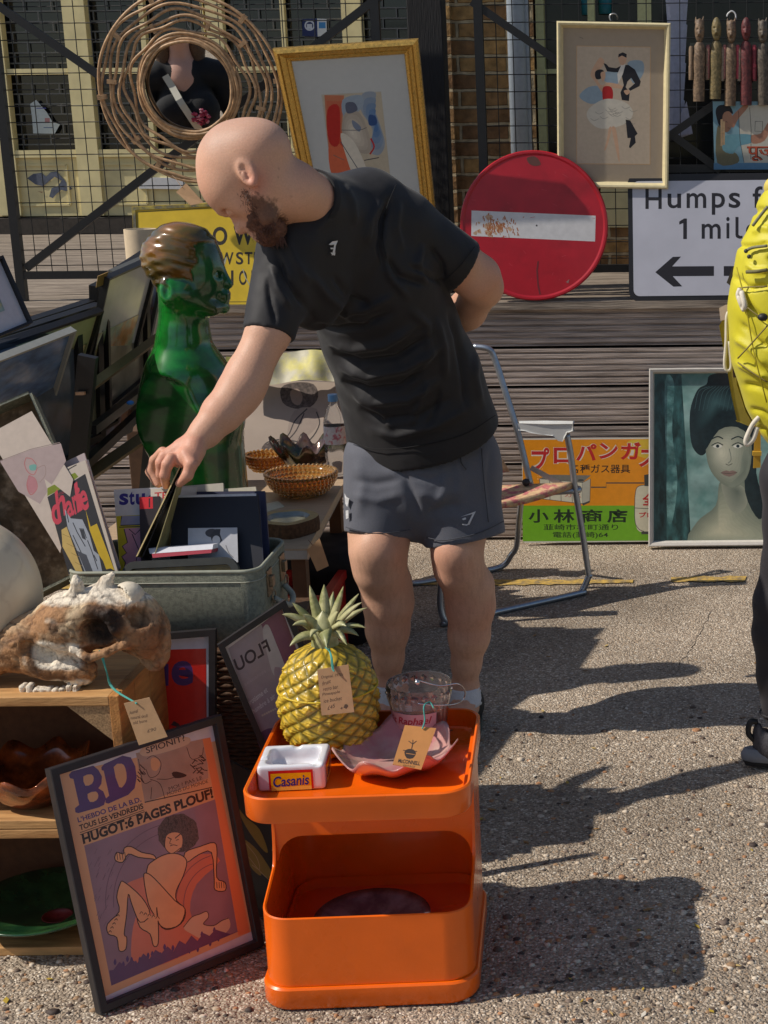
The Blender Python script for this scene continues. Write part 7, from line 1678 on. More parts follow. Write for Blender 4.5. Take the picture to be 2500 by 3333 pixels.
# ---- pineapple ice bucket
pc = fz(1075,2440); pc = pc + np.array([0,0.015,0]); psc = scl(pc+np.array([0,0,0.12]))
PR = 155*psc; PHt = float((PY(1075,2095,pc[1])-pc)[2])
pa = thing('pineapple_bucket', 'yellow pineapple shaped ice bucket with pale green leaves on the orange tray', 'ornament', pc)
nU, nV = 220, 150; Vp = []; Fp = []; Cp = []
def prad(v): return PR*np.interp(v, [0,0.02,0.08,0.2,0.4,0.6,0.8,0.92,0.98,1.0], [0.62,0.72,0.82,0.94,1.0,0.98,0.84,0.62,0.40,0.25])
yel1, yel2, brn = np.array(S(216,180,58)), np.array(S(124,108,32)), np.array(S(120,86,34))
ROWS, COLS = 13.5, 15
rsn = np.random.RandomState(3); amp_ = 0.75+0.5*rsn.rand(40,40)
for j in range(nV+1):
    v = j/nV; r0 = prad(v)
    for i in range(nU):
        a_ = 2*math.pi*i/nU; uu = a_/(2*math.pi)*14; vv = v*8.5+0.08*math.sin(a_*3)
        p_ = uu+vv+0.10*math.sin(vv*5+a_*4); q_ = uu-vv+0.10*math.sin(vv*4-a_*5); ip, iq = math.floor(p_), math.floor(q_); fp, fq = p_-ip, q_-iq
        amp = amp_[ip % 14, iq % 14]; m_ = min(1, 3.2*min(min(fp,1-fp), min(fq,1-fq))); s1_ = fp+fq-1; s2_ = fp-fq
        rid = math.exp(-((s1_-0.25*s2_-0.1*amp)/0.13)**2); crease = math.exp(-((s2_+0.3*s1_)/0.09)**2)
        fz_ = math.sin(fp*17+ip*3)*math.sin(fq*13+iq*5)
        h_ = 0.0050*m_**0.5*amp + 0.0022*rid*m_*amp - 0.0018*crease*m_ + 0.0008*fz_*m_
        if abs(v-0.60) < 0.006: h_ = 0.004
        r = r0+h_*min(1, (1-v)*9); Vp.append(pc+np.array([r*math.cos(a_), r*math.sin(a_), v*PHt]))
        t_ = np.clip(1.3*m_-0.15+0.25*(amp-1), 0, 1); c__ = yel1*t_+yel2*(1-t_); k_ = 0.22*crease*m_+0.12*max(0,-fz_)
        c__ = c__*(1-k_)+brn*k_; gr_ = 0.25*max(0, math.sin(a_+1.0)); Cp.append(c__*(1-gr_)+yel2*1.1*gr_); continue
        h_ *= min(1, (1-v)*9)
        if abs(v-0.60) < 0.006: h_ = 0.004
        r = r0+h_; Vp.append(pc+np.array([r*math.cos(a_), r*math.sin(a_), v*PHt])); 
        t_ = np.clip(1.5*m_-0.25, 0, 1); c__ = yel1*t_+yel2*(1-t_); 
        c__ = c__*(1-0.25*crease)+brn*0.25*crease; gr_ = 0.5*max(0, math.sin(a_*1.0+1.0))*0.5; Cp.append(c__*(1-gr_)+yel2*0.8*gr_)
for j in range(nV):
    for i in range(nU): Fp.append((j*nU+i, j*nU+(i+1) % nU, (j+1)*nU+(i+1) % nU, (j+1)*nU+i))
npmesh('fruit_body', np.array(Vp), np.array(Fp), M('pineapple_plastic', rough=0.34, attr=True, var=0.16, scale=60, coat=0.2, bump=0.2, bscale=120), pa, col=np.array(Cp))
seamp = MB().tube([pc+np.array([(prad(0.60)+0.0045)*math.cos(a_), (prad(0.60)+0.0045)*math.sin(a_), 0.60*PHt]) for a_ in np.linspace(0,2*math.pi,72,endpoint=False)], 0.0022, 5, closed=True); obj('lid_seam', seamp, C(206,176,40), pa, smooth=True)
tpz = pc+np.array([0,0,PHt]); leafm = M('leaf_plastic', S(176,172,128), 0.4, var=0.15, scale=25, col2=S(134,136,88), mixlo=0.45, mixhi=0.6)
obj('crown_core', MB().lathe([(0.03,-0.02),(0.026,0.02),(0.02,0.05),(0.001,0.07)], tpz, 16), leafm, pa, smooth=True)
def leaf_to(px, py, w=11, d=0.0, up=0.5, base=(0,0)):     # a leaf arching from the crown to its tip
    tip = PY(px, py, pc[1]+d); b_ = tpz+np.array([base[0],base[1],0.005]); mid = b_*0.5+tip*0.5+np.array([0,0,up*np.linalg.norm(tip-b_)*0.5])
    n_ = 10; V_ = []
    side = None
    for k_ in range(n_+1):
        t = k_/n_; p = b_*(1-t)**2+mid*2*t*(1-t)+tip*t*t; tg_ = unit((mid-b_)*(1-t)+(tip-mid)*t)
        s_ = np.cross(tg_, np.array([0.0,-0.7,0.7])); s_ = unit(s_) if np.linalg.norm(s_) > 1e-3 else np.array([1.0,0,0]); nrm = np.cross(s_, tg_)
        ww = w*1.3*psc*(0.75+0.5*t)*(1-t**3.0)+0.0004
        V_ += [p-s_*ww, p-nrm*ww*0.25, p+s_*ww, p+nrm*(ww*0.05+0.0008)]
    F_ = []
    for k_ in range(n_):
        for j in range(4): F_.append((k_*4+j, k_*4+(j+1) % 4, (k_+1)*4+(j+1) % 4, (k_+1)*4+j))
    return MB().add(V_, F_)
for px_1, py_1, w_, d_, up_ in ((1008,1905,14,0.0,-0.05),(1055,1902,17,0.02,0.0),(1118,1908,12,0.0,-0.05),(1168,1932,11,0.01,0.1),(952,1962,12,0.0,0.25),(1178,1960,10,-0.02,0.3),(918,2000,12,-0.02,0.55),(1195,1978,9,0.03,0.4),(952,2036,11,-0.04,0.9),(1192,2044,9,-0.02,0.7),(943,2104,15,-0.05,0.9),(1065,2110,20,-0.10,1.1),(1128,2038,14,-0.05,0.8),(1168,2070,12,-0.03,0.9),(1130,2100,13,-0.07,1.0),(1010,2075,12,-0.08,0.9),(1085,1925,13,0.05,0.0),(1015,1960,13,0.05,0.1),(1140,1970,12,0.05,0.2),(985,2000,14,-0.03,0.4),(1100,1990,16,-0.03,0.4)):
    obj('leaf', leaf_to(px_1, py_1, w_, d_, up_), leafm, pa, smooth=True)
yf_ = pc[1]-PR-0.012
tgm = MB().use(kraft); q = qpx((1033,2180,yf_+0.012),(1134,2163,yf_+0.012),(1153,2318,yf_-0.002),(1047,2329,yf_-0.002)); tgm.slab([q.P(0,0),q.P(1,0),q.P(1,1),q.P(0,1)], -q.n*0.0015)
tgm.use(teal).tube(crv([PY(1072,2112,yf_+0.05), PY(1078,2140,yf_+0.018), PY(1082,2175,yf_+0.008), PY(1088,2185,yf_+0.004)],5), 0.0018, 5); tgm.tube(crv([PY(1060,2108,yf_+0.06), PY(1078,2130,yf_+0.02), PY(1086,2178,yf_+0.006)],5), 0.0014, 5)
a = Art(q.P(0.5,0.5)+q.n*0.00005, q.n); pen2 = C(84,66,54)
for s_, x_, y_, x2 in (('Original, 1970s',1046,2212,1118),('fruit',1050,2232,1078),('retro bar',1052,2250,1102),('Pineapple',1050,2268,1108),('ice bucket',1054,2288,1114),('\u00a345',1066,2312,1092)): a.text(pen2, s_, (x_,y_), (x2,y_-10), (x_-2,y_-12), 0.0, 0.25)
a.blob(pen2, (1126,2300), 7, 9, 0.3); a.line(pen2, [(1108,2306),(1116,2304)], 2, 0); a.line(pen2, [(1112,2301),(1112,2309)], 2, 0)
for m_, f_ in zip(a.mb.m, a.mb.f): pass
off_ = len(tgm.v); tgm.v += a.mb.v; 
for m_, f_ in zip(a.mb.m, a.mb.f): tgm.use(a.mb.mats[m_]); tgm.f.append(tuple(off_+i for i in f_)); tgm.m.append(tgm.cur)
tag(obj('paper_tag', tgm, None, loc=q.P(0.5,0.5)), 'brown handwritten card tag hanging on the front of the pineapple', 'tag')

# ---- white advertising ashtray
at = thing('ashtray', 'white square ashtray with yellow and red printed bands on the orange tray', 'ashtray', fz(960,2560)); ac = fz(958,2545)+np.array([0,0.012,0]); ay = math.radians(5); AU = np.array([math.cos(ay),math.sin(ay),0]); AV = np.array([-math.sin(ay),math.cos(ay),0])
AR = np.stack([AU, AV, np.array([0,0,1.0])], 1); asd = Sdf()
asd.rbox(ac+np.array([0,0,0.026]), (0.058,0.048,0.020), 0.006, AR, k=0.003); asd.cone(ac+np.array([0,0,0.058]), ac+np.array([0,0,0.026]), 0.046, 0.034, 0.006, 's'); asd.rbox(ac+np.array([0,0,0.048]), (0.036,0.027,0.016), 0.012, AR, k=0.006, op='s')
for dx_, dy_ in ((-0.058,-0.01),(0.05,-0.048),(0.0,0.055)): asd.cone(ac+AU*dx_+AV*dy_+np.array([0,0,0.056]), ac+np.array([0,0,0.052]), 0.0085, 0.008, 0.003, 's')
for s1 in (-1,1):
    for s2 in (-1,1): asd.cone(ac+AU*s1*0.086+AV*s2*0.076+np.array([0,0,-0.02]), ac+AU*s1*0.072+AV*s2*0.062+np.array([0,0,0.1]), 0.020, 0.020, 0.008, 's')
V, Q = asd.mesh(0.0021); V = relax(V, Q, 2, 0.5); npmesh('dish', V, Q, M('white_ceramic', S(222,222,226), 0.25, coat=0.6), at)
def facep(x, z, side): return (ac+AU*x-AV*0.0543+np.array([0,0,z])) if side == 0 else (ac+AU*0.0643+AV*x+np.array([0,0,z]))
for side, hw_ in ((0,0.042),(1,0.032)):
    lb_ = MB(); nrm_ = (-AV if side == 0 else AU)
    def rect(x0,x1,z0,z1,k_): return [facep(x0,z0,side)+nrm_*0.00012*k_, facep(x1,z0,side)+nrm_*0.00012*k_, facep(x1,z1,side)+nrm_*0.00012*k_, facep(x0,z1,side)+nrm_*0.00012*k_]
    lb_.use(C(206,34,34,0.3)).poly(rect(-hw_,hw_,0.004,0.043,1)); lb_.use(C(236,186,20,0.3)).poly(rect(-hw_+0.004,hw_-0.004,0.003,0.037,2)); lb_.use(C(240,210,90,0.3)).poly(rect(-hw_+0.004,hw_-0.004,0.002,0.010,3))
    V_, F_ = text_mesh('Casanis', 0.02, 0.15); w2 = hw_-0.008; lb_.use(C(44,50,140,0.3)); lb_.add([facep(-w2+2*w2*v[0], 0.009+0.022*v[1]+0.003*v[0], side)+nrm_*0.0005 for v in V_], F_)
    obj('printed_band', lb_, None, at)

# ---- pink glass dish with wavy rim
gp_ = fz(1290,2500)+np.array([0,0.01,0]); Rg = 0.118
def wav(a, r, z):
    k_ = max(0, r/Rg-0.4)/0.6; w_ = math.cos(7*a+0.7); return r*(1+0.07*k_*w_), z+0.015*k_**1.6*w_+0.006*k_*math.cos(2*a+2.0)
prof = [(0.30,0),(0.34,0.010),(0.55,0.09),(0.8,0.40),(0.95,0.75),(1.0,0.92),(0.99,0.98),(0.93,0.80),(0.78,0.46),(0.53,0.17),(0.3,0.10),(0.01,0.09)]
wgl = MB().lathe([(r*Rg, z*0.050) for r, z in prof], gp_, 90, fn=wav, cap=True)
tag(obj('glass_dish', wgl, M('pink_iridescent_glass', S(248,206,190), 0.10, trans=0.45, ior=1.25, coat=0.8, var=0.06, scale=10, col2=S(240,160,160)), None, smooth=True, loc=gp_), 'pink iridescent glass dish with a wavy rim on the orange tray', 'glass dish')
q = qpx((1318,2360,2.73),(1420,2370,2.735),(1371,2505,2.665),(1278,2488,2.66)); tgm = MB().use(M('orange_kraft_card', S(206,140,80), 0.8, var=0.06)); tgm.slab([q.P(0,0),q.P(1,0),q.P(1,1),q.P(0,1)], -q.n*0.0015)
tgm.use(teal).tube(crv([PY(1375,2372,2.73), PY(1383,2345,2.74), PY(1380,2300,2.75), PY(1398,2285,2.77), PY(1412,2305,2.76)],5), 0.0015, 5)
a = Art(q.P(0.5,0.5)+q.n*0.00005, q.n); dkp = C(70,56,50)
a.text(dkp, 'McCONNELL', (1295,2482), (1366,2492), (1298,2469), 0.03); a.text(dkp, 'VINTAGE', (1310,2494), (1350,2499), (1312,2488)); a.poly(dkp, [(1324,2468),(1316,2448),(1328,2438),(1346,2440),(1354,2452),(1344,2468)], 2); a.line(C(206,140,80), [(1322,2452),(1350,2456)], 2, 0); a.line(dkp, [(1312,2442),(1358,2446)], 2.5, 0); a.line(dkp, [(1340,2438),(1344,2418)], 3, 0); a.line(dkp, [(1344,2422),(1330,2412)], 2.5, 0); a.line(dkp, [(1344,2422),(1356,2412)], 2.5, 0); a.line(dkp, [(1344,2422),(1344,2408)], 2.5, 0)
off_ = len(tgm.v); tgm.v += a.mb.v
for m_, f_ in zip(a.mb.m, a.mb.f): tgm.use(a.mb.mats[m_]); tgm.f.append(tuple(off_+i for i in f_)); tgm.m.append(tgm.cur)
tag(obj('paper_tag', tgm, None, loc=q.P(0.5,0.5)), 'orange card tag printed with a pineapple leaning on the pink glass dish', 'tag')

# ---- faceted glass ice pail
gc = fz(1369,2408)+np.array([0,0.012,0]); gs_ = scl(gc+np.array([0,0,0.06])); gR = 103*gs_; gH = float((PY(1370,2218,gc[1])-gc)[2])
gt = thing('glass_pail', 'clear faceted glass ice pail with a red script label and wire handle', 'glass pail', gc)
def fac(a, r, z): return r*(1+0.018*abs(math.sin(8*a))), z
clear = M('clear_glass', (1.0,0.88,0.86), 0.03, trans=0.94, ior=1.45, coat=0.2)
obj('bowl', MB().lathe([(gR*0.72,0),(gR*0.74,0.004),(gR*0.82,gH*0.25),(gR*0.92,gH*0.6),(gR*0.98,gH*0.74),(gR,gH*0.78),(gR*1.0,gH*0.97),(gR*0.985,gH),(gR*0.96,gH*0.99),(gR*0.95,gH*0.78),(gR*0.86,gH*0.55),(gR*0.76,gH*0.25),(gR*0.66,gH*0.10),(0.001,gH*0.09)], gc, 96, fn=fac, cap=True), clear, gt, autos=25)
dm_ = MB()
for j in range(20):
    a_ = 2*math.pi*j/20; r = gR*1.01; c_ = gc+np.array([r*math.cos(a_), r*math.sin(a_), gH*0.875]); o_ = np.array([math.cos(a_), math.sin(a_), 0]); s_ = np.array([-math.sin(a_), math.cos(a_), 0]); w_ = gR*0.13
    dm_.add([c_-s_*w_, c_+np.array([0,0,-w_*0.9]), c_+s_*w_, c_+np.array([0,0,w_*0.9]), c_+o_*0.004], [(0,1,4),(1,2,4),(2,3,4),(3,0,4),(3,2,1,0)])
obj('diamond_band', dm_, clear, gt)
lb_ = MB(); n_ = 20; aa = np.linspace(math.radians(-160), math.radians(-48), n_); r_ = lambda z: np.interp(z/gH, [0.25,0.6,0.74], [gR*0.82,gR*0.92,gR*0.98])*1.02
lb_.use(M('pink_label', S(206,150,156), 0.4)).add([gc+np.array([r_(z)*math.cos(t_), r_(z)*math.sin(t_), z]) for z in (gH*0.30,gH*0.60) for t_ in aa], [(i,i+1,n_+i+1,n_+i) for i in range(n_-1)])
V_, F_ = text_mesh('S\u1d57Raphael'.replace('\u1d57','t '), 0.015, 0.3); lb_.use(C(170,20,44,0.35)); lb_.add([gc+np.array([(r_(gH*(0.36+0.17*v[1]))+0.0005)*math.cos(math.radians(-154+96*v[0])), (r_(gH*(0.36+0.17*v[1]))+0.0005)*math.sin(math.radians(-154+96*v[0])), gH*(0.36+0.17*v[1]+0.02*v[0])]) for v in V_], F_)
obj('label_band', lb_, None, gt)
hw_ = MB(); hw_.tube(crv([PY(1352,2212,gc[1]-gR), PY(1430,2232,gc[1]-gR*0.7), PY(1490,2226,gc[1]-0.03), PY(1513,2250,gc[1]), PY(1508,2275,gc[1]+0.01), PY(1480,2292,gc[1]-0.02), PY(1420,2296,gc[1]-gR*0.85), PY(1360,2290,gc[1]-gR*1.06)],6), 0.0016, 6); hw_.ball(PY(1358,2221,gc[1]-gR*1.04), 0.006, 10, 6)
obj('wire_handle', hw_, M('bright_wire', S(200,200,204), 0.2, metal=0.9), gt, smooth=True)
# ================================================================== CHAIR, THE WALKER WITH THE RUCKSACK, SHOPPERS IN THE MIRROR
alu = M('aluminium_tube', S(168,174,182), 0.32, metal=0.85, var=0.08, scale=30)
fc = thing('folding_chair', 'folding garden chair with aluminium tube frame and faded floral seat behind the man', 'chair', (PZ(1650,1940,0)))
FR, RR, FL, RL = PZ(1913,1925,0.011), PZ(1655,1848,0.011), PZ(1440,2030,0.011), PZ(1300,1898,0.011)
YFR, YRR, YFL, YRL = FR[1], RR[1], FL[1], RL[1]
side = FL-FR; side[2] = 0
def S2(p): return np.asarray(p)+side*0.98                  # the same point on the far arm
ra = 0.0115
Ysr = YFR-0.02
top = [PY(1557,1127,YFR+0.12)+side*0.03, PY(1590,1136,YFR+0.10), PY(1612,1172,YFR+0.10), PY(1645,1275,YFR+0.08), PY(1687,1413,YFR+0.05), PY(1731,1592,YFR+0.02)]
obj('back_frame', MB().tube(crv(top+[], 6), ra, 10), alu, fc, smooth=True)
obj('back_frame', MB().tube(crv([p+side*0.97 for p in top[1:]], 6), ra, 10), alu, fc, smooth=True)
obj('back_frame', MB().tube(crv([top[0]-side*0.03, top[0]+side*0.1, top[1]+side*0.9, top[1]+side*0.97], 4), ra*0.95, 8), alu, fc, smooth=True)
fl1 = [PY(1845,1412,YFR+0.0), PY(1858,1480,YFR), PY(1872,1590,YFR), PY(1900,1760,YFR), PY(1916,1870,YFR), FR+np.array([0.006,0,0.06]), FR+np.array([-0.02,-0.01,0.006]), FR+side*0.10, FL-side*0.08, FL+np.array([0.01,0.0,0.01]), FL+np.array([-0.004,0.0,0.07]), S2(PY(1900,1760,YFR)), S2(PY(1872,1590,YFR)), S2(PY(1845,1412,YFR))]
obj('leg_loop', MB().tube(crv(fl1, 7), ra, 10), alu, fc, smooth=True)
rl1 = [PY(1700,1600,YRR-0.2), PY(1690,1690,YRR-0.1), PY(1682,1775,YRR-0.02), RR+np.array([0.012,0,0.05]), RR+np.array([-0.03,0,0.004]), RR*0.6+RL*0.4, RL+np.array([0.05,0,0]), RL+np.array([-0.006,0,0.05]), RL+np.array([0,-0.1,0.33])]
obj('leg_loop', MB().tube(crv(rl1, 7), ra, 10), alu, fc, smooth=True)
sr = [PY(1640,1612,YFR-0.02), PY(1730,1606,YFR), PY(1860,1600,YFR), PY(1880,1592,YFR+0.01), PY(1872,1580,YFR+0.05), PY(1730,1600,YFR+0.09)]
obj('seat_rail', MB().tube(crv([PY(1560,1616,YFR+0.01), PY(1640,1610,YFR+0.01), PY(1862,1598,YFR), PY(1884,1590,YFR+0.02)], 5), ra, 10), alu, fc, smooth=True)
floral = M('faded_floral_canvas', S(206,170,130), 0.85, var=0.2, scale=30, col2=S(190,110,110), mixlo=0.5, mixhi=0.58, bump=0.2, bscale=300)
zs_ = PY(1800,1604,YFR)[2]; c1, c2 = PY(1872,1596,YFR), PY(1640,1606,YFR+0.02)
seat = MB(); nx, ny = 14, 10
def seatp(u, v): 
    p = c1*(1-v)+c2*v; p = p + unit(side)*np.linalg.norm(side)*0.96*u*0.0 + side*0.96*u; p = p.copy(); p[2] -= 0.03*math.sin(math.pi*u)+0.0; p[2] = p[2]-0.0; return p
bk_dir = (c2-c1)
seat.add([seatp(i/nx, j/ny)+np.array([0,0,0.010]) for j in range(ny+1) for i in range(nx+1)], [(j*(nx+1)+i, j*(nx+1)+i+1, (j+1)*(nx+1)+i+1, (j+1)*(nx+1)+i) for j in range(ny) for i in range(nx)])
so_ = obj('seat', seat, floral, fc, smooth=True); sm__ = so_.modifiers.new('t', 'SOLIDIFY'); sm__.thickness = 0.022
bkc = MB(); bkc.add([(top[1]*(1-v)+top[5]*v)+side*0.97*u+np.array([0.01*math.sin(math.pi*u)*0,0.03*math.sin(math.pi*u),0]) for v in np.linspace(0.02,0.86,9) for u in np.linspace(0.34-0.26*v,0.98,9)], [(j*9+i, j*9+i+1, (j+1)*9+i+1, (j+1)*9+i) for j in range(8) for i in range(8)])
bo_ = obj('backrest', bkc, floral, fc, smooth=True); bo_.modifiers.new('t', 'SOLIDIFY').thickness = 0.004
armo = [(1688,1381),(1778,1380),(1864,1379),(1864,1402),(1846,1408),(1836,1426),(1830,1434),(1818,1432),(1800,1418),(1770,1412),(1730,1409),(1708,1402),(1690,1400)]
arm = MB().slab([PY(x, y, YFR-0.02) for x, y in armo], (0,0.045,0)); obj('armrest', arm, M('white_arm_plastic', S(214,214,210), 0.35, var=0.03), fc, bevel=0.004)
arm2 = MB().slab([PY(x, y, YFR-0.02)+side*0.98 for x, y in armo], (0,0.045,0)); obj('armrest', arm2, M('white_arm_plastic'), fc, bevel=0.004)
obj('brace', MB().bar(PY(1728,1522,YFR+0.01), PY(1856,1592,YFR+0.01), 0.018, 0.005), alu, fc)
kn = MB(); kn.ball(PY(1712,1570,YFR-0.01), 0.014, 10, 8); obj('hinge_knob', kn, C(40,40,42), fc, smooth=True)

# ---- the walker at the right edge, seen from behind
W0 = PZ(2545,2492,0.0); YW = float(W0[1])
def wp(px, py, d=0.0): return PY(px, py, YW+d)
wk_ = thing('person', 'person in black leggings and grey trainers carrying the yellow rucksack at the right edge', 'person', W0+np.array([0.08,0,0]))
def mk(prims, h, k=0.02):
    s_ = Sdf()
    for ch in prims: s_.chain(ch, k)
    return s_
xw = float(W0[0])
def A(x, y, z): return np.array([xw+x, YW+y, z])
bodyw = mk([[(A(0.03,0.02,0.10),0.036),(A(0.01,0.02,0.27),0.046),(A(0.015,0.02,0.40),0.056)], [(A(0.27,-0.05,0.10),0.036),(A(0.27,-0.03,0.40),0.055)],
            [(A(0.17,0.02,1.0),0.12),(A(0.18,0.02,1.25),0.13),(A(0.19,0.02,1.42),0.09),(A(0.20,0.0,1.52),0.055),(A(0.21,-0.01,1.58),0.055)],
            [(A(0.02,0.02,1.40),0.055),(A(-0.01,0.06,1.13),0.046),(A(0.06,0.22,0.95),0.038)], [(A(0.36,0.02,1.40),0.055),(A(0.40,0.05,1.12),0.046),(A(0.42,0.20,0.95),0.036)]], 0.005)
bodyw.ell(A(0.215,0.0,1.67), (0.075,0.095,0.115), k=0.02); bodyw.ell(A(0.215,0.105,1.65), (0.013,0.018,0.022), k=0.01)
for s_ in (-1,1): bodyw.ell(A(0.215+s_*0.078,0.0,1.66), (0.012,0.02,0.032), k=0.006)
for cx_, cy_ in ((0.06,0.24),(0.42,0.22)):
    bodyw.ell(A(cx_,cy_+0.03,0.92), (0.026,0.034,0.045), k=0.015)
    for j in range(4): bodyw.chain([(A(cx_-0.02+0.013*j,cy_+0.05,0.90),0.009),(A(cx_-0.02+0.013*j,cy_+0.085,0.875),0.0085),(A(cx_-0.02+0.013*j,cy_+0.085,0.845),0.0075)], 0.004)
    bodyw.chain([(A(cx_-0.025,cy_+0.02,0.92),0.011),(A(cx_-0.04,cy_+0.055,0.89),0.009)], 0.005)
V, Q = bodyw.mesh(0.006); V = relax(V, Q, 1); colb = np.array(S(206,150,128))*(0.92+0.16*fbm(V,12,2))[:,None]
npmesh('body', V, Q, skin_m, wk_, col=colb)
hs_ = Sdf(); hs_.ell(A(0.215,-0.015,1.70), (0.086,0.105,0.112), k=0.01); hs_.cone(A(0.215,-0.09,1.66), A(0.215,-0.13,1.45), 0.045, 0.025, 0.03); hs_.ell(A(0.215,0.10,1.63), (0.07,0.06,0.10), k=0.01, op='s'); V, Q = hs_.mesh(0.006); npmesh('hair', V+vnormals(V,Q)*(0.004*np.sin(V[:,0]*400))[:,None], Q, M('brown_hair', S(70,50,38), 0.6, var=0.3, scale=60), wk_)
lg_ = Sdf(); ank, k1, k2, k3, hp_ = 0.0, 0, 0, 0, 0
# outline traced on the left calf
lg_.chain([(wp(2532,2312),0.043*1.0),(wp(2528,2200),0.050),(wp(2526,2060),0.060),(wp(2535,1960),0.064),(wp(2556,1830),0.058),(wp(2575,1700),0.070),(wp(2590,1560),0.088),(A(0.10,0.02,0.92),0.105)], 0.02)
lg_.chain([(A(0.27,-0.05,0.16),0.043),(A(0.275,-0.04,0.36),0.058),(A(0.26,-0.01,0.50),0.058),(A(0.23,0.02,0.75),0.085),(A(0.20,0.02,0.92),0.105)], 0.02)
lg_.ell(A(0.15,-0.02,0.93), (0.16,0.12,0.11), k=0.04); V, Q = lg_.mesh(0.006); V = relax(V, Q, 2)
npmesh('leggings', V, Q, M('black_leggings', S(36,33,38), 0.7, var=0.06, sheen=0.1, bump=0.1, bscale=400), wk_)
cu_ = MB().tube([wp(2530,2318)+np.array([0.045*math.cos(t), 0.045*math.sin(t), 0]) for t in np.linspace(0,2*math.pi,24,endpoint=False)], 0.003, 5, closed=True); obj('cuff', cu_, M('black_leggings'), wk_, smooth=True)
tpw = Sdf(); tpw.chain([(A(0.16,0.02,0.98),0.14),(A(0.18,0.02,1.25),0.145),(A(0.19,0.02,1.42),0.10)], 0.03); tpw.chain([(A(0.06,0.02,1.41),0.068),(A(0.01,0.03,1.22),0.062)], 0.02); tpw.chain([(A(0.33,0.02,1.41),0.068),(A(0.38,0.03,1.22),0.062)], 0.02); V, Q = tpw.mesh(0.007); npmesh('top', V, Q, M('dark_grey_top', S(66,64,70), 0.85, var=0.08), wk_)
def trainer(c, yaw=0.0):
    cyw, syw = math.cos(yaw), math.sin(yaw); Rz = np.array([[cyw,-syw,0],[syw,cyw,0],[0,0,1]]); P = lambda x,y,z: c+Rz@np.array([x,y,z])
    s_ = Sdf(); s_.ell(P(0,0.0,0.062), (0.042,0.058,0.055), Rz, k=0.02); s_.ell(P(0,0.10,0.050), (0.046,0.12,0.040), Rz, k=0.03); s_.ell(P(0,-0.045,0.092), (0.020,0.014,0.034), Rz, k=0.01); s_.cone(P(0,0.0,0.145), P(0,0.01,0.10), 0.036, 0.034, 0.01, 's'); s_.rbox(P(0,0.08,-0.03), (0.2,0.3,0.055), 0, Rz, k=0.004, op='s')
    V, Q = s_.mesh(0.004); o = npmesh('trainer', V, Q, M('charcoal_mesh_upper', S(66,64,68), 0.75, var=0.2, scale=80, bump=0.4, bscale=250), wk_)
    m_ = MB(); n_ = 36
    def lp(z, ex, lift): return [P((0.043+0.010*math.sin(t)+ex)*math.cos(t)*(0.9 if math.sin(t) < -0.3 else 1), 0.065+(0.150+ex)*math.sin(t), z+lift*max(0,-math.sin(t))) for t in np.linspace(0,2*math.pi,n_,endpoint=False)]
    m_.loft([lp(0.012,0.0,0.012), lp(0.020,0.006,0.010), lp(0.034,0.007,0.012), lp(0.045,-0.002,0.014)]); obj('midsole', m_, M('blue_grey_foam', S(112,116,124), 0.6, var=0.08), o, autos=50)
    b_ = MB(); b_.loft([lp(0.0,-0.006,0.010), lp(0.011,0.001,0.012)]); obj('outsole', b_, C(44,42,44), o)
    pt_ = MB().tube(crv([P(0,-0.052,0.075),P(0,-0.072,0.10),P(0,-0.066,0.13),P(0,-0.048,0.128)],5), 0.008, 7); obj('heel_tab', pt_, C(26,26,28), o, smooth=True)
trainer(np.array([float(PY(2522,2330,YW)[0]), YW+0.0, 0.0]), math.radians(-78)); trainer(np.array([xw+0.27, YW-0.07, 0.0]), math.radians(-20))

# ---- yellow rucksack on the walker's back
yk = M('yellow_ripstop', S(200,190,34), 0.55, var=0.07, scale=10, bump=0.15, bscale=60, sheen=0.1); olv_ = M('olive_side_panel', S(156,140,58), 0.6, var=0.08)
YB_ = YW-0.20
def rp(px, py, d=0.0): return PY(px, py, YB_+d)
rkt = thing('rucksack', 'large bright yellow hiking rucksack with thin cords and white loops', 'rucksack', rp(2560,1440))
rs_ = Sdf(); rr2 = scl(rp(2500,1000))
rs_.chain([(rp(2590,700),100*rr2),(rp(2565,850),150*rr2),(rp(2560,1000),172*rr2),(rp(2572,1150),175*rr2),(rp(2590,1290),150*rr2),(rp(2610,1390),105*rr2),(rp(2620,1450),70*rr2)], 0.05)
rs_.ell(rp(2590,690), (125*rr2,110*rr2,105*rr2), k=0.04); rs_.ell(rp(2545,960,-0.06), (110*rr2,70*rr2,190*rr2), k=0.03); rs_.cone(rp(2545,850,-0.14), rp(2440,830,-0.02), 6*rr2, 6*rr2, 0.012, 's')
V, Q = rs_.mesh(0.0055); V = relax(V, Q, 1); N_ = vnormals(V, Q); px_, py_ = proj(V); disp = 7*(fbm(V,7,1)-0.5)
for pl_, amp, wd in [([(2390,900),(2440,940),(2500,930)],-9,10), ([(2400,960),(2450,1010),(2500,1060)],-8,12), ([(2395,1100),(2440,1130),(2500,1190)],8,14), ([(2410,1050),(2460,1110),(2500,1130)],-8,10), ([(2420,1250),(2470,1260),(2520,1290)],-7,12), ([(2400,1180),(2450,1210),(2500,1230)],7,12), ([(2440,1330),(2480,1340),(2510,1360)],-6,9), ([(2430,700),(2470,680),(2510,690)],-7,10), ([(2450,760),(2480,740),(2510,745)],6,12), ([(2400,800),(2450,800),(2500,790)],-8,8), ([(2470,1390),(2490,1400),(2510,1420)],-6,9), ([(2430,860),(2460,880),(2510,880)],7,10)]:
    d_, t_ = polydist(px_, py_, pl_); disp += amp*1.2*np.exp(-(d_/(wd*0.8))**2)*np.clip(np.minimum(t_, 1-t_)*6+0.2, 0, 1)
V = V+N_*(disp*0.001)[:,None]; npmesh('pack_body', V, Q, yk, rkt); RKV = V
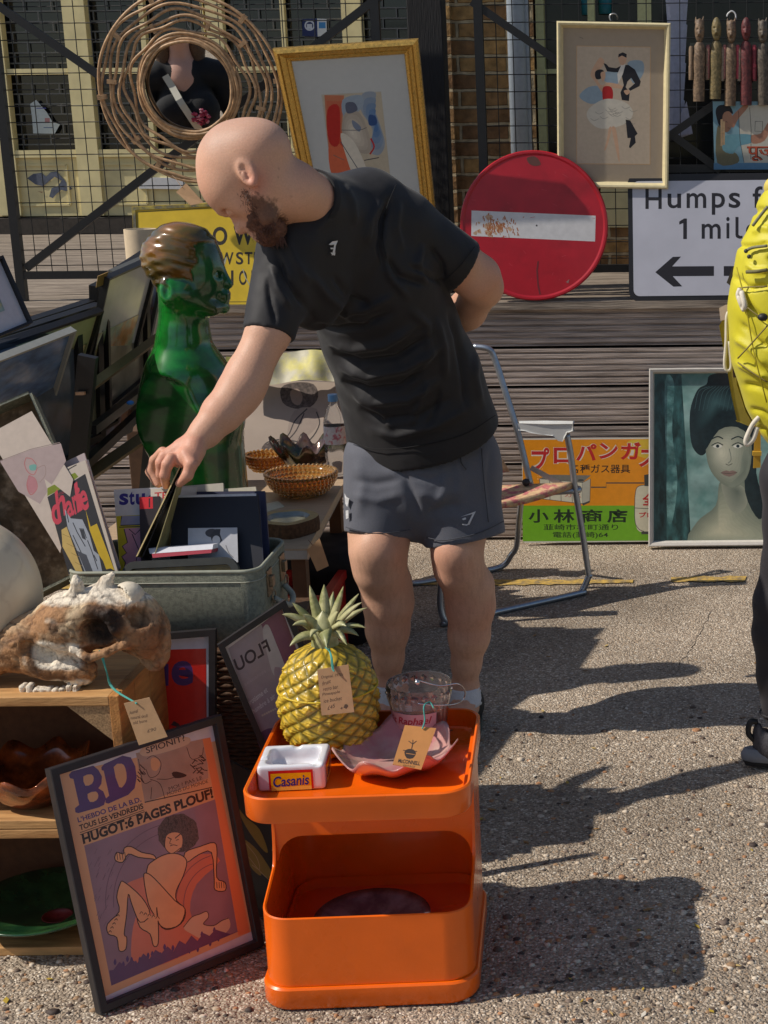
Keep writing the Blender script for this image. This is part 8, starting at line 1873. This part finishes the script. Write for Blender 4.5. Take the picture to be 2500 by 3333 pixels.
hood = Sdf(); hood.chain([(rp(2520,610),34*rr2),(rp(2590,600),50*rr2),(rp(2660,610),40*rr2)], 0.02); V, Q = hood.mesh(0.006); npmesh('lid_pocket', V, Q, M('pale_yellow_fabric', S(206,186,90), 0.6, var=0.08), rkt)
fl_o = [(2344,1060),(2362,1032),(2388,1035),(2392,1100),(2400,1250),(2430,1340),(2452,1378),(2440,1384),(2402,1370),(2384,1290),(2366,1180)]
obj('side_panel', MB().slab([rp(x, y, 0.10) for x, y in fl_o], (0.10,0.10,0.0)), olv_, rkt, bevel=0.006)
pkp = MB().slab([rp(x, y, 0.09) for x, y in ((2341,1002),(2362,992),(2388,988),(2384,1034),(2345,1044))], (0.05,0.04,0)); obj('paper_edge', pkp, C(206,186,186), rkt)
bkp_ = MB().slab([rp(x, y, 0.11) for x, y in ((2384,870),(2365,920),(2390,940),(2392,880))], (0.05,0.05,0)); obj('back_padding', bkp_, C(60,56,62), rkt)
def rside(pts, r, mat, name, lift=0.001):
    P_ = [on_mesh(RKV, x, y, 26) for x, y in crv(pts, 5)]; P_ = [p-unit(p-EYE)*lift for p in P_]; return obj(name, MB().tube(P_, r, 6), mat, rkt, smooth=True)
cord = M('olive_cord', S(128,114,60), 0.7)
for pts in ([(2402,938),(2440,934),(2498,932)], [(2420,990),(2460,1022),(2492,1044)], [(2402,1166),(2440,1125),(2498,1060)], [(2402,1180),(2445,1210),(2498,1244)]): rside(pts, 0.0018, cord, 'cord', 0.0006)
rside([(2425,818),(2450,806),(2498,800)], 0.0038, M('grey_zip', S(120,118,90), 0.6), 'zip'); rside([(2430,885),(2460,884),(2498,878)], 0.0045, M('grey_olive_band', S(112,106,66), 0.7), 'band')
rside([(2450,735),(2475,702),(2499,672)], 0.0036, M('grey_zip'), 'zip')
sy_ = M('pack_seam', S(160,146,24), 0.6)
rside([(2398,870),(2425,980),(2455,1150),(2496,1310)], 0.0016, sy_, 'seam', 0.0003)
whl = M('white_webbing', S(214,206,190), 0.7, var=0.08)
rside([(2410,940),(2404,960),(2412,985),(2422,1008),(2424,990),(2414,950)], 0.0065, whl, 'loop')
mbx = MB().tube(crv([rp(2378,1010,0.02),rp(2366,1030,0.02),rp(2364,1110,0.02),rp(2359,1185,0.02),rp(2368,1206,0.02),rp(2380,1190,0.02),rp(2372,1110,0.02)],6), 0.0042, 7); obj('loop', mbx, whl, rkt, smooth=True)
obj('loop', MB().tube(crv([rp(2476,1352,-0.06),rp(2450,1382,-0.06),rp(2428,1430,-0.06),rp(2432,1446,-0.06),rp(2452,1430,-0.06),rp(2466,1390,-0.06)],6), [0.006]*31, 6), whl, rkt, smooth=True)
obj('strap', MB().slab([rp(x, y, -0.02) for x, y in ((2458,1380),(2476,1378),(2476,1522),(2452,1524))], (0.0,0.006,0)), M('ochre_webbing', S(176,136,36), 0.6, var=0.06), rkt)
obj('strap_buckle', MB().box2(rp(2450,1484,-0.03), rp(2478,1468,-0.02)+np.array([0,0.004,0])), C(186,146,46), rkt)
obj('slot', MB().tube([rp(2380,1080,0.03), rp(2392,1228,0.03)], 0.004, 6), C(70,48,40), rkt)
tg_ = MB(); 
for p_ in ((2428,818),(2438,836)): tg_.ball(on_mesh(RKV, p_[0], p_[1], 26)-FWD*0.004, 0.005, 8, 6)
obj('zip_pull', tg_, C(60,60,56), rkt, smooth=True)
obj('cord_lock', MB().ball(on_mesh(RKV, 2482,1034,26)-FWD*0.010, (0.012,0.012,0.009), 10, 8), C(34,34,34), rkt, smooth=True)

# ---- shoppers standing left of the view (seen in the rattan mirror, shading the stall)
def shopper(label, loc, face, top_c, hair_c, h=1.0, long_sleeve=False, strap=False):
    t = thing('person', label, 'person', (loc[0], loc[1], 0)); fx = unit(np.array([face[0], face[1], 0])); sx_ = np.array([fx[1], -fx[0], 0]); L = np.array([loc[0], loc[1], 0])
    P = lambda s_, f_, z: L+sx_*s_+fx*f_+np.array([0,0,z*h])
    b = Sdf(); Rr = np.stack([sx_, fx, np.array([0,0,1.0])], 1)
    for s_ in (-1,1):
        b.chain([(P(s_*0.09,0,0.05),0.04),(P(s_*0.09,0,0.12),0.038),(P(s_*0.09,0.0,0.33),0.055),(P(s_*0.09,0.02,0.48),0.055),(P(s_*0.10,0,0.85),0.09)], 0.02); b.ell(P(s_*0.09,0.06,0.035), (0.042,0.12,0.035), Rr, k=0.02)
        b.chain([(P(s_*0.19,0,1.38),0.055),(P(s_*0.24,-0.02,1.12),0.043),(P(s_*0.16,0.19,1.08),0.034),(P(s_*0.14,0.23,1.09),0.028)], 0.015)
        b.ell(P(s_*0.125,0.275,1.09), (0.025,0.04,0.035), Rr, k=0.012)
        for j in range(4): b.chain([(P(s_*0.12,0.30,1.065+0.016*j),0.0095),(P(s_*0.10,0.335,1.065+0.016*j),0.009),(P(s_*0.075,0.335,1.066+0.015*j),0.008)], 0.004)
        b.chain([(P(s_*0.12,0.27,1.115),0.011),(P(s_*0.095,0.30,1.135),0.009)], 0.005)
    b.chain([(P(0,0,0.95),0.12),(P(0,0,1.2),0.12),(P(0,0,1.38),0.10),(P(0,0.0,1.48),0.052),(P(0,0.02,1.55),0.052)], 0.03)
    b.ell(P(0,0.02,1.64), (0.074,0.092,0.115), Rr, k=0.02); b.ell(P(0,0.115,1.62), (0.012,0.018,0.022), Rr, k=0.008)
    for s_ in (-1,1): b.ell(P(s_*0.03,0.105,1.65), (0.012,0.010,0.009), Rr, k=0.006, op='s'); b.ell(P(s_*0.077,0.01,1.64), (0.011,0.02,0.03), Rr, k=0.006)
    b.cone(P(-0.022,0.104,1.575), P(0.022,0.104,1.575), 0.003, 0.003, 0.004, 's')
    V, Q = b.mesh(0.0075); V = relax(V, Q, 1); npmesh('body', V, Q, skin_m, t, col=np.array(S(214,166,146))*(0.94+0.12*fbm(V,12,2))[:,None])
    c = Sdf(); c.chain([(P(0,0,0.90),0.165),(P(0,0,1.2),0.15),(P(0,0,1.36),0.125)], 0.04, sq=(fx,0.8))
    for s_ in (-1,1):
        if strap: c.ell(P(s_*0.08,0.10,1.22), (0.085,0.075,0.085), Rr, k=0.04)
        c.chain([(P(s_*0.12,0,1.39),0.075),(P(s_*0.20,0,1.37),0.068),(P(s_*0.235,-0.01,1.18),0.062)], 0.02)
        if long_sleeve: c.chain([(P(s_*0.24,-0.02,1.12),0.058),(P(s_*0.17,0.17,1.08),0.045)], 0.02)
    c.cone(P(0,0.04,1.52), P(0,0.12,1.46), 0.062, 0.055, 0.015, 's')
    V, Q = c.mesh(0.0075); V = V+vnormals(V,Q)*(0.010*(fbm(V,10,2)-0.5))[:,None]; npmesh('shirt', V, Q, M('shirt_%d' % top_c[0], S(*top_c), 0.85, var=0.08, sheen=0.1), t); TV_ = V
    tr_ = Sdf()
    for s_ in (-1,1): tr_.chain([(P(s_*0.09,0,0.10),0.065),(P(s_*0.09,0.01,0.48),0.075),(P(s_*0.09,0,0.85),0.105)], 0.02)
    tr_.ell(P(0,-0.01,0.90), (0.19,0.14,0.12), Rr, k=0.04); V, Q = tr_.mesh(0.01); npmesh('trousers', V, Q, M('dark_denim', S(44,48,62), 0.85, var=0.15), t)
    hr = Sdf(); hr.ell(P(0,-0.005,1.68), (0.088,0.104,0.108), Rr, k=0.01)
    if strap:
        for s_ in (-1,1): hr.chain([(P(s_*0.07,0.0,1.66),0.05),(P(s_*0.085,-0.01,1.52),0.045),(P(s_*0.09,0.0,1.42),0.03)], 0.02)
    hr.ell(P(0,0.11,1.62), (0.075,0.07,0.11), Rr, k=0.01, op='s'); V, Q = hr.mesh(0.007); npmesh('hair', V+vnormals(V,Q)*(0.006*(fbm(V,60,2)-0.5))[:,None], Q, M('hair_%d' % hair_c[0], S(*hair_c), 0.6, var=0.3, scale=60), t)
    if strap:
        sp_ = MB(); pts = []
        for t_ in np.linspace(0,1,16):
            s_ = -0.09+0.20*t_; z = 1.40-0.42*t_; p = P(s_, 0.5, z); q_ = p.copy(); d = -fx
            rel = TV_-p; al = rel@d; dist = np.linalg.norm(rel-al[:,None]*d, axis=1); m_ = (dist < 0.018) & (al > 0); pts.append(p+d*(al[m_].min()-0.006) if m_.any() else P(s_, 0.15, z))
        up_ = np.cross(fx, unit(pts[-1]-pts[0])); sp_.add([p+up_*0.018 for p in pts]+[p-up_*0.018 for p in pts], [(i,i+1,17+i,16+i) for i in range(15)]); obj('bag_strap', sp_, M('white_strap', S(214,208,190), 0.7), t)
        fw_ = MB(); rs2 = random.Random(9)
        for cx_, cz, n_, cc in ((0.06,1.19,70,((176,50,80),(206,90,116),(140,40,64),(220,150,160))),(0.075,1.06,40,((206,206,206),(230,230,226),(176,170,180),(206,90,116))),(-0.06,1.10,14,((176,50,80),(214,214,210)))):
            for _ in range(n_):
                r_ = 0.045*math.sqrt(rs2.random()); an_ = rs2.uniform(0,6.28); p = P(cx_+r_*math.cos(an_), 0.5, cz+r_*math.sin(an_)); d = -fx; rel = TV_-p; al = rel@d; dist = np.linalg.norm(rel-al[:,None]*d, axis=1); m_ = (dist < 0.02) & (al > 0)
                if m_.any(): fw_.use(C(*cc[rs2.randrange(len(cc))])); fw_.ball(p+d*(al[m_].min()-0.003), (0.009,0.009,0.006), 6, 4)
        obj('flower_print', fw_, None, t)
shopper('person in black t-shirt with flower print and white cross body strap, reflected in the mirror', (-2.47, 3.62), (0.28, 1.0), (28,27,29), (96,72,54), 1.0, False, True)
shopper('person in a pale shirt reflected at the left of the mirror', (-3.15, 3.35), (0.35, 1.0), (206,208,214), (60,44,34), 1.03, True, False)
